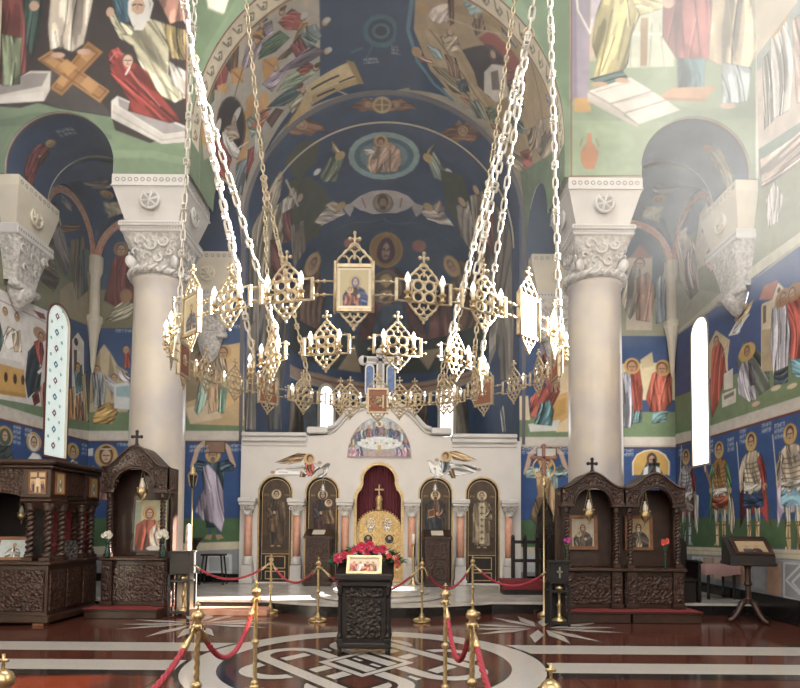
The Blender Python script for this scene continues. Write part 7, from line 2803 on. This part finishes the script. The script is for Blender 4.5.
def lattice():
    root = MB()
    m = 'bronze'
    for s in (-1, 1):
        root.cbox(s * .25 - .014, s * .25 + .014, -.014, .014, -.1, .1, m, .004)
        root.tube([(-.25, 0, s * .095), (.25, 0, s * .095)], .009, m, 5)
        root.tube([(s * .25, 0, -.06), (s * .3, 0, -.06)], .008, m, 5)
        root.tube([(s * .25, 0, .06), (s * .3, 0, .06)], .008, m, 5)
        for z in (-.06, .06):
            root.ball((s * .3, 0, z), .016, m, 6)
    for sx in (-1, 1):
        for sz in (-1, 1):
            root.torus((sx * .052, 0, sz * .05), .048, .016, m, 'y', 16, 6)
    for x in (-.12, .12):
        root.tube([(x, 0, -.095), (x * .9, 0, 0), (x, 0, .095)], .007, m, 5)
    for s in (-1, 1):
        for q in (-1, 1):
            root.tube([(s * .13 + .03 * math.cos(a), 0, q * .05 + .03 * math.sin(a)) for a in [k * .6 for k in range(9)]], .007, m, 5)
    crest(root, .28, .1, m, 1)
    crest(root, .28, -.1, m, -1)
    pin_cross(root, .24, .11, m)
    root.lathe([(.004, -.29), (.016, -.275), (.006, -.26), (.014, -.25)], m, (0, 0, 0), 8)
    return root.build('lattice_panel', ch)


def place(o, ang, R, z):
    """ang measured from the point nearest the west door, turning to the right"""
    o.location = (R * math.sin(ang), -R * math.cos(ang), z)
    o.rotation_euler = (0, 0, ang)


lat0 = lattice()
candle(lat0, -.16)
candle(lat0, .16)
first = True
spots = [(math.radians(15 * k), RA, 0) for k in range(24) if k % 3] + [(math.radians(15 + 30 * k), RB, ZB - ZA) for k in range(12)]
for i, (a, R, z) in enumerate(spots):
    o = lat0 if i == 0 else copy_tree(lat0, ch)
    place(o, a, R, z)


def icon_plate():
    b = MB()
    m = 'bronze'
    q = [(-.175, -.21), (.175, -.21), (.175, .21), (-.175, .21)]
    qi = [(-.145, -.18), (.145, -.18), (.145, .18), (-.145, .18)]
    b.ring(qi, q, -.02, .02, m)
    for s in (-1, 1):
        b.tube([(s * .165, -.02, -.22), (s * .165, -.02, .23)], .014, m, 6)
        for z in (-.06, .06):
            b.tube([(s * .175, 0, z), (s * .3, 0, z)], .008, m, 5)
            b.ball((s * .26, 0, z), .018, m, 6)
    crest(b, .34, .21, m, 1)
    crest(b, .24, -.21, m, -1)
    pin_cross(b, .36, .13, m)
    b.lathe([(.004, -.38), (.018, -.36), (.006, -.34), (.014, -.33)], m, (0, 0, 0), 8)
    o = b.build('icon_plate', ch)
    w = MB()
    w.box(-.147, .147, -.006, .012, -.182, .182, mat('icon_back_board', '7a4a34', .6))
    for k in range(4):
        a = k * pi / 2
        w.tube([(0, .016, 0), (.07 * math.cos(a), .016, .07 * math.sin(a))], .012, 'bronze', 5)
        w.torus((.05 * math.cos(a + pi / 4), .016, .05 * math.sin(a + pi / 4)), .02, .006, 'bronze', 'y', 8, 4)
    bd = w.build('back_board', o)
    return o


ip0 = icon_plate()
KINDS = [('3a4a80', '2f3f74', '8a4a3a', True), ('5a6ea0', '4a5a90', 'b0a0a0', False), ('6a4a3c', '4a5a70', '9a6a50', False)]
plates = [ip0] + [copy_tree(ip0, ch) for _ in range(7)]
for k, o in enumerate(plates):
    place(o, math.radians(45 * k), RA, 0)
    c = Canvas(-.145, .145, -.18, .18, .006, 'd8ccaa')
    c.poly([(-.145, -.18), (.145, -.18), (.145, -.165), (-.145, -.165)], 'e4dcc4')
    inner = Canvas(-.125, .125, -.16, .16, .006, 'b9a878')
    kd = KINDS[0] if k == 0 else KINDS[1 + k % 2]
    inner.bust(.01, -.16, .29, kd[1], veil=kd[0] if kd[3] else None, halo='c4b078', child=kd[3], robe2=kd[2], beard=None if kd[3] else '4a3424')
    C_ = c.linear()
    U, V = np.meshgrid(c.u, c.v)
    L = np.where(((abs(U) < .122) & (abs(V) < .157))[..., None], sample(inner, U, V), C_)
    P = np.stack([U, np.full_like(U, -.009), V], -1)
    grid_object('icon_painting', P, L, 'icon', o, smooth=False)


def chain(p0, p1, m='steel', s=1.0):
    """chain of long links with an openwork cage every few links"""
    b = MB()
    p0, p1 = Vector(p0), Vector(p1)
    d = (p1 - p0)
    L = d.length
    d.normalize()
    a = Vector((0, 1, 0)) if abs(d.y) < .9 else Vector((1, 0, 0))
    e1 = d.cross(a).normalized()
    e2 = d.cross(e1)
    ll = .105 * s
    n = int(L / ll)
    for i in range(n):
        c0 = p0 + d * (L * i / n)
        c1 = p0 + d * (L * (i + 1.18) / n)
        s_, f_ = (e1, e2) if i % 2 else (e2, e1)
        w = .023 * s
        if i % 5 == 4:
            mid = (c0 + c1) / 2
            h = (c1 - c0).length * .46
            for q in range(4):
                v = (e1 * math.cos(q * pi / 2 + pi / 4) + e2 * math.sin(q * pi / 2 + pi / 4)) * .034 * s
                b.tube([mid - d * h, mid - d * h * .5 + v, mid + v * 1.05, mid + d * h * .5 + v, mid + d * h], .008 * s, m, 4)
            for t in (-.45, .45):
                b.tube([mid + d * h * t + (e1 * math.cos(q * pi / 4) + e2 * math.sin(q * pi / 4)) * .036 * s for q in range(8)], .007 * s, m, 4, closed=True)
        else:
            P = []
            for q in range(12):
                t = 2 * pi * q / 12
                k = .5 + .5 * math.cos(t)
                P.append(c0 * k + c1 * (1 - k) + s_ * w * max(-1, min(1, 1.5 * math.sin(t))))
            b.tube(P, .0115 * s, m, 5, closed=True)
    return b.build('chain', ch)


HOOKS = {(-1, -1): (-1.58, 5.75, 6.2), (1, -1): (1.75, 5.75, 6.5), (-1, 1): (-1.72, 9.3, 7.1), (1, 1): (1.85, 9.3, 7.05)}
for (sx, sy), (wx, wy, wz) in HOOKS.items():
    m = 'steel' if sy < 0 else 'bronze'
    hk = (wx - CHX, wy - CHY, wz - ZA)
    for ang, R, z in ((27, RA, .14), (40, RB, ZB - ZA + .12), (72, RB, ZB - ZA + .12)):
        a = math.radians(ang)
        chain((sx * R * math.sin(a), sy * R * math.cos(a), z), hk, m)
    b = MB()
    b.torus(hk, .05, .012, 'bronze', 'y', 14, 6)
    b.build('hook_ring', ch)
    chain(hk, (sx * 2.75, (sy * 2.6), 13.95 - ZA), m, 1.1)
for sx in (-1, 1):
    a = math.radians(84)
    chain((sx * RA * math.sin(a), -RA * math.cos(a), .14), (sx * 2.1, -.2, 13.95 - ZA), 'steel', 1.1)


# ------------------------------------------------------------------ brass rope posts and red ropes
POSTS = [((-.86, 4.15), 'brass rope post in the left row, second from the camera'), ((-.84, 5.7), 'brass rope post in the left row, third from the camera'),
         ((-1.87, 11.0), 'sunlit brass rope post before the platform, left of the corridor of ropes'), ((-.87, 10.05), 'brass rope post at the far end of the left row, behind the lectern'),
         ((.86, 10.1), 'brass rope post at the far end of the right row, behind the lectern'), ((.94, 5.6), 'brass rope post in the right row, third from the camera'),
         ((1.04, 4.3), 'brass rope post in the right row, second from the camera'), ((1.8, 10.9), 'brass rope post before the platform, right of the corridor of ropes'),
         ((-1.05, 2.43), 'nearest brass rope post, its cross finial showing at the lower left corner'), ((1.12, 2.34), 'nearest brass rope post of the right row, its finial tip showing at the lower edge')]
p0 = empty('rope_post', (0, 0, 0))
b = MB()
b.lathe([(.13, 0), (.135, .015), (.11, .03), (.06, .05), (.04, .07), (.055, .09), (.03, .11)], 'brass', (0, 0, 0), 20)
for k in range(4):
    a = k * pi / 2
    b.tube([(.05 * math.cos(a), .05 * math.sin(a), .06), (.12 * math.cos(a), .12 * math.sin(a), .045), (.15 * math.cos(a), .15 * math.sin(a), .015)], [.02, .018, .012], 'brass', 6)
b.build('base', p0)
b = MB()
nst = 60
b.lathe([(.019, .1 + .8 * i / nst) for i in range(nst + 1)], 'brass', (0, 0, 0), 12, twist=28, lobes=3, lobe=.12)
for z in (.5, .12, .9):
    b.lathe([(.02, z - .03), (.034, z - .015), (.038, z), (.034, z + .015), (.02, z + .03)], 'brass', (0, 0, 0), 14)
b.build('pole', p0)
b = MB()
b.lathe([(.02, .9), (.03, .92), (.022, .935), (.042, .955), (.046, .975), (.034, 1.0), (.012, 1.015)], 'brass', (0, 0, 0), 14)
b.tube([(0, 0, 1.01), (0, 0, 1.075)], .007, 'brass', 6)
b.tube([(-.02, 0, 1.05), (.02, 0, 1.05)], .007, 'brass', 6)
b.build('finial', p0)
b = MB()
for k in range(4):
    a = k * pi / 2 + pi / 4
    b.tube([(.02 * math.cos(a), .02 * math.sin(a), .9), (.05 * math.cos(a), .05 * math.sin(a), .91), (.055 * math.cos(a), .055 * math.sin(a), .87)], .007, 'brass', 5)
b.build('rope_hook', p0)
for i, ((x, y), lab) in enumerate(POSTS):
    o = p0 if i == 0 else copy_tree(p0)
    o.location = (x, y, 0)
    tag(o, lab, 'rope post', 'brass rope posts of the corridor')


def rope(a, b, sag, label, r=.02, za=.88, zb=.88):
    A, B = Vector((a[0], a[1], za)), Vector((b[0], b[1], zb))
    d = (B - A).normalized()
    A, B = A + d * .06, B - d * .06
    root = empty('barrier_rope', tuple(A))
    tag(root, label, 'rope', 'red barrier ropes between the brass posts')
    mb = MB()
    n = 70
    side = Vector((-d.y, d.x, 0)).normalized()
    C = []
    for i in range(n + 1):
        t = .09 + .82 * i / n
        p = A.lerp(B, t)
        p.z -= sag * (1 - (2 * t - 1) ** 2)
        C.append(p - A)
    for k in range(3):
        P = []
        for i, p in enumerate(C):
            q = i * .75 + k * 2 * pi / 3
            tg = (C[min(i + 1, n)] - C[max(i - 1, 0)]).normalized()
            nz = side.cross(tg)
            P.append(p + (side * math.cos(q) + nz * math.sin(q)) * r * .5)
        mb.tube(P, r * .62, 'rope', 6)
    mb.build('cord', root)
    for t0, t1 in ((0, .09), (1, .91)):
        e = MB()
        P = []
        for q in range(4):
            t = t0 + (t1 - t0) * q / 3
            p = A.lerp(B, t)
            p.z -= sag * (1 - (2 * t - 1) ** 2)
            P.append(p - A)
        e.tube(P, [.01, .014, .024, .024], 'brass', 8)
        e.torus(tuple(P[0]), .022, .006, 'brass', 'x', 10, 5)
        e.build('brass_end', root)


PT = [p for p, _ in POSTS]
rope(PT[0], PT[1], .34, 'red rope sagging between second and third brass posts of the left row')
rope(PT[8], PT[0], .3, 'red rope running to the lower left from the second brass post of the left row')
rope(PT[5], PT[6], .36, 'red rope curving deeply between second and third brass posts of the right row')
rope(PT[6], PT[9], .3, 'red rope running to the lower right from the second brass post of the right row')
rope(PT[2], PT[3], .28, 'red rope from the sunlit far post to the far end of the left row')
rope((-3.26, 10.75), PT[2], .26, 'long red rope from the left black candle hood to the sunlit far post', za=.88)
rope(PT[3], PT[4], .42, 'dark red rope crossing behind the central lectern')
rope(PT[4], PT[7], .36, 'dark red rope in front of the right brown stand before the altar screen')
rope(PT[7], (3.0, 10.0), .3, 'dark red rope from the far right post to the black candle hood with a cross')


# hanging oil lamps
def oil_lamp(x, y, z, ztop, label, s=1.0, m='brass'):
    r = empty('oil_lamp', (x, y, z))
    tag(r, label, 'oil lamp')
    b = MB()
    b.lathe([(.004, -.14 * s), (.014 * s, -.125 * s), (.008 * s, -.1 * s), (.02 * s, -.08 * s), (.06 * s, -.03 * s), (.07 * s, .01 * s), (.062 * s, .03 * s), (.07 * s, .045 * s)], m, (0, 0, 0), 14)
    for k in range(6):
        a = k * pi / 3
        b.ball((.066 * s * math.cos(a), .066 * s * math.sin(a), .05 * s), .012 * s, m, 6)
    b.build('bowl', r)
    b = MB()
    b.lathe([(.03 * s, .03 * s), (.034 * s, .09 * s), (.026 * s, .13 * s), (.012 * s, .16 * s), (.02 * s, .18 * s)], 'tube', (0, 0, 0), 12)
    b.build('glass_cup', r)
    b = MB()
    for k in range(3):
        a = k * 2 * pi / 3 + .4
        p, q = Vector((.066 * s * math.cos(a), .066 * s * math.sin(a), .05 * s)), Vector((0, 0, ztop - z))
        n = max(6, int((q - p).length / .03))
        for i in range(n):
            c0, c1 = p.lerp(q, i / n), p.lerp(q, (i + 1.1) / n)
            b.tube([c0, (c0 + c1) / 2 + Vector((.004 * (i % 2), .004 * ((i + 1) % 2), 0)), c1], .0035 * s, m, 4)
    b.build('chain', r)


oil_lamp(-4.07, 10.56, 2.16, 2.58, 'brass oil lamp hanging in the arch of the left shrine', 1.4)
oil_lamp(3.78, 10.48, 1.84, 2.3, 'brass oil lamp hanging in the shrine before the right column', 1.35)
oil_lamp(4.77, 10.5, 1.82, 2.3, 'brass oil lamp hanging in the rightmost shrine', 1.35)
oil_lamp(-5.95, 10.2, 1.72, 2.45, 'small gold oil lamp hanging in the dark pew at the left edge', .95)
oil_lamp(-1.37, 14.15, 2.42, 2.92, 'pale oil lamp hanging before the mother icon left of the royal doors', .8, 'silver')
oil_lamp(1.28, 14.15, 2.45, 2.95, 'pale oil lamp hanging before the icon right of the royal doors', .8, 'silver')
for x, z in ((-1.37, 2.92), (1.28, 2.95)):
    b = MB()
    b.tube([(0, 0, 0), (0, .1, .05), (0, .22, .03)], .008, 'brass', 6)
    b.lathe([(.03, -.01), (.03, .01)], 'brass', n=10, T=lambda v: (v[0], .2 + v[2], .03 + v[1]))
    o = b.build('lamp_bracket', None, (x, 14.15, z))
    tag(o, 'little brass bracket on the altar screen %s the royal doors' % ('left of' if x < 0 else 'right of'), 'bracket')


# flowers in vases on the ledges of the shrines
def vase(x, y, z, h, label, fm, n, r, vm='glassgreen', vr=.035):
    o = empty('flower_vase', (x, y, z))
    tag(o, label, 'vase')
    b = MB()
    b.lathe([(vr * .8, 0), (vr, .02), (vr * .9, h * .3), (vr * .55, h * .48), (vr * .75, h * .55)], vm, (0, 0, 0), 14)
    b.build('glass_vase', o)
    rr = random.Random(int(x * 100))
    st_ = MB()
    for k in range(n):
        a = 2.4 * k
        d = r * .75 * math.sqrt(k / max(1, n))
        u_ = (k + .5) / n * 1.5
        px_, py_, pz = r * .7 * math.sqrt(max(0, 1 - (1 - u_) ** 2)) * math.cos(a), r * .7 * math.sqrt(max(0, 1 - (1 - u_) ** 2)) * math.sin(a), h - .03 + r * .7 * (1 - u_)
        st_.tube([(0, 0, h * .5), (px_ * .5, py_ * .5, h * .75), (px_, py_, pz)], .004, 'leaf', 4)
        q = MB()
        blossom(q, r * .5 if n > 1 else r, fm, rr)
        q.build('blossom', o, (px_, py_ - .01, pz))
    for k in range(5):
        a = k * 1.3
        st_.add([(0, 0, h * .55), (.03 * math.cos(a), .03 * math.sin(a), h * .7), (.05 * math.cos(a), .05 * math.sin(a), h * .82), (.02 * math.cos(a + .3), .02 * math.sin(a + .3), h * .68)], [(0, 1, 2, 3)], 'leaf')
    st_.build('stems', o)


vase(-3.62, 10.42, 1.02, .42, 'dark vase of white flowers on the right corner of the left shrine', 'whitefl', 9, .1, vr=.045)
vase(-4.58, 10.42, 1.02, .4, 'dark vase of white flowers on the left corner of the left shrine', 'whitefl', 7, .09, vr=.045)
vase(3.36, 10.36, .9, .5, 'slim vase with a magenta flower on the shrine before the right column', 'magenta', 3, .065, vr=.022)
vase(5.06, 10.38, .9, .48, 'slim vase with coral flowers on the ledge of the rightmost shrine', 'coral', 5, .075, vr=.022)


# black hooded candle stands
def candle_hood(x, y, zt, zb, w, label, cross, m):
    r = empty('candle_stand', (x, y, 0))
    tag(r, label, 'candle stand')
    b = MB()
    b.cbox(-w, w, -w, w, zb, zt, m, .012)
    b.cbox(-w - .015, w + .015, -w - .015, w + .015, zt - .02, zt + .01, m, .006)
    hb = b.build('hood', r)
    if cross:
        b = MB()
        b.box(-.012, .012, -w - .006, -w + .002, zb + .1, zt - .08, 'silver')
        b.box(-.045, .045, -w - .006, -w + .002, zt - .17, zt - .145, 'silver')
        b.build('white_cross', hb)
    for sx in (-1, 1):
        for sy in (-1, 1):
            b = MB()
            b.box(sx * w - .02, sx * w + .02, sy * w - .02, sy * w + .02, 0, zb, m)
            b.build('leg', r)
    b = MB()
    b.cbox(-w, w, -w, w, .03, .06, m, .006)
    b.build('foot_plate', r)
    b = MB()
    b.cbox(-w, w, -w - .01, w, zb - .14, zb - .1, m, .006)
    b.build('tray', r)
    b = MB()
    b.lathe([(.11, .06), (.12, .09), (.05, .13), (.03, .16), (.03, .3), (.05, .33), (.025, .37), (.025, zb - .16), (.06, zb - .12), (.07, zb - .06), (.03, zb)], 'brass', (.03, 0, 0), 14)
    b.build('brass_holder', r)
    b = MB()
    b.box(-w + .01, w - .01, w - .012, w - .004, .06, zb, 'black' if cross else 'limestone')
    b.build('back_plate', r)


candle_hood(-3.38, 10.72, 1.12, .72, .17, 'black hooded candle stand beside the left shrine', False, 'charcoal')
candle_hood(3.07, 9.88, 1.04, .68, .15, 'black hooded candle stand with a small white cross beside the shrine of the right column', True, 'black')

# tall brass candlestick by the doors
o = empty('tall_candlestick', (.77, 13.88, PLAT))
tag(o, 'tall brass candlestick standing right of the royal doors', 'candlestick')
b = MB()
b.lathe([(.12, 0), (.12, .03), (.06, .1), (.045, .14), (.035, .2), (.03, .9), (.04, .93), (.06, .96), (.06, .99)], 'brass', (0, 0, 0), 16)
b.build('stem', o)
b = MB()
b.lathe([(.03, .99), (.03, 1.2)], 'tube', (0, 0, 0), 12)
b.build('wax_candle', o)
# processional lantern and processional cross
o = empty('processional_lantern', (-3.34, 11.0, 0))
tag(o, 'slim pole with a small gold lantern at its top, right of the left shrine', 'lantern')
b = MB()
b.lathe([(.09, 0), (.09, .03), (.015, .06), (.014, 2.28)], 'brass', (0, 0, 0), 10)
b.build('pole', o)
b = MB()
b.lathe([(.02, 2.26), (.05, 2.3), (.085, 2.48), (.09, 2.5)], 'wood_dark', (0, 0, 0), 6, smooth=False)
b.lathe([(.095, 2.5), (.07, 2.55), (.04, 2.58), (.05, 2.6), (.015, 2.66), (.01, 2.7)], 'gold', (0, 0, 0), 10)
for k in range(6):
    a = k * pi / 3
    b.tube([(.05 * math.cos(a), .05 * math.sin(a), 2.3), (.09 * math.cos(a), .09 * math.sin(a), 2.5)], .007, 'gold', 4)
b.build('lantern_head', o)
o = empty('processional_cross', (3.1, 10.95, 0))
tag(o, 'tall gilded processional cross before the block-bearing mural figure on the right', 'processional cross')
b = MB()
b.lathe([(.12, 0), (.12, .03), (.02, .08), (.017, 1.4), (.017, 2.3), (.045, 2.34), (.05, 2.4), (.02, 2.44), (.02, 2.5)], 'brass', (0, 0, 0), 12)
b.build('pole', o)
b = MB()
b.torus((0, 0, 2.68), .2, .014, 'gold', 'y', 24, 6)
for s in (-1, 1):
    b.tube([(s * .02, 0, 2.5), (s * .12, 0, 2.52), (s * .17, 0, 2.62)], .012, 'gold', 6)
    b.tube([(0, 0, 2.55), (s * .09, 0, 2.63), (s * .05, 0, 2.75)], .01, 'gold', 6)
    for k in range(6):
        b.ball((.2 * math.cos(-.4 - k * .4) * s, 0, 2.68 + .2 * math.sin(-.4 - k * .4)), .018, 'gold', 6)
b.build('gilded_wreath', o)
b = MB()
cm = mat('red_brown_enamel', '84584a', .4)
b.cbox(-.03, .03, -.02, .02, 2.55, 3.08, cm, .008)
b.cbox(-.2, .2, -.02, .02, 2.84, 2.9, cm, .008)
for x, z in ((-.2, 2.87), (.2, 2.87), (0, 3.08)):
    b.lathe([(.045, -.015), (.05, 0), (.045, .015)], cm, n=12, T=lambda v, x=x, z=z: (x + v[0], v[2], z + v[1]))
b.build('cross', o)
# big decorated candle, stool, pedestal
b = MB()
b.lathe([(.055, .0), (.055, .02), (.05, .6), (.035, .64), (.006, .66)], mat('painted_wax', 'd8ccb8', .5, col2='b87868', nscale=9), (0, 0, 0), 14)
o = b.build('thick_candle', None, (-3.52, 11.35, .95))
tag(o, 'thick pale decorated candle between the left shrine and the black hood', 'candle')
b = MB()
b.lathe([(.16, 0), (.16, .04), (.05, .1), (.04, .5), (.05, .86), (.12, .9), (.12, .95)], 'wood_dark', (0, 0, 0), 14)
o = b.build('candle_pedestal', None, (-3.52, 11.35, 0))
o.location.z = 0.0
tag(o, 'dark turned pedestal carrying the thick decorated candle', 'pedestal')
o.location = (-3.52, 11.35, PLAT)
o.scale = (1, 1, .768)
o = empty('wooden_stool', (-3.85, 13.95, PLAT))
tag(o, 'dark wooden stool with splayed legs below the left block-bearing mural figure', 'stool')
b = MB()
b.cbox(-.26, .26, -.17, .17, .66, .7, 'wood_dark', .01)
b.build('seat', o)
for sx in (-1, 1):
    for sy in (-1, 1):
        b = MB()
        b.tube([(sx * .2, sy * .12, .66), (sx * .27, sy * .16, 0)], .02, 'wood_dark', 6)
        b.build('leg', o)
b = MB()
b.tube([(-.24, 0, .25), (.24, 0, .25)], .012, 'wood_dark', 5)
b.build('stretcher', o)
o = empty('black_plant_stand', (-4.3, 13.9, PLAT))
tag(o, 'slim black stand with a flared top left of the wooden stool', 'stand')
b = MB()
b.lathe([(.12, 0), (.12, .03), (.06, .08), (.05, .5), (.06, .85), (.12, .97), (.2, 1.03), (.2, 1.07)], 'black', (0, 0, 0), 14)
b.build('stand_body', o)
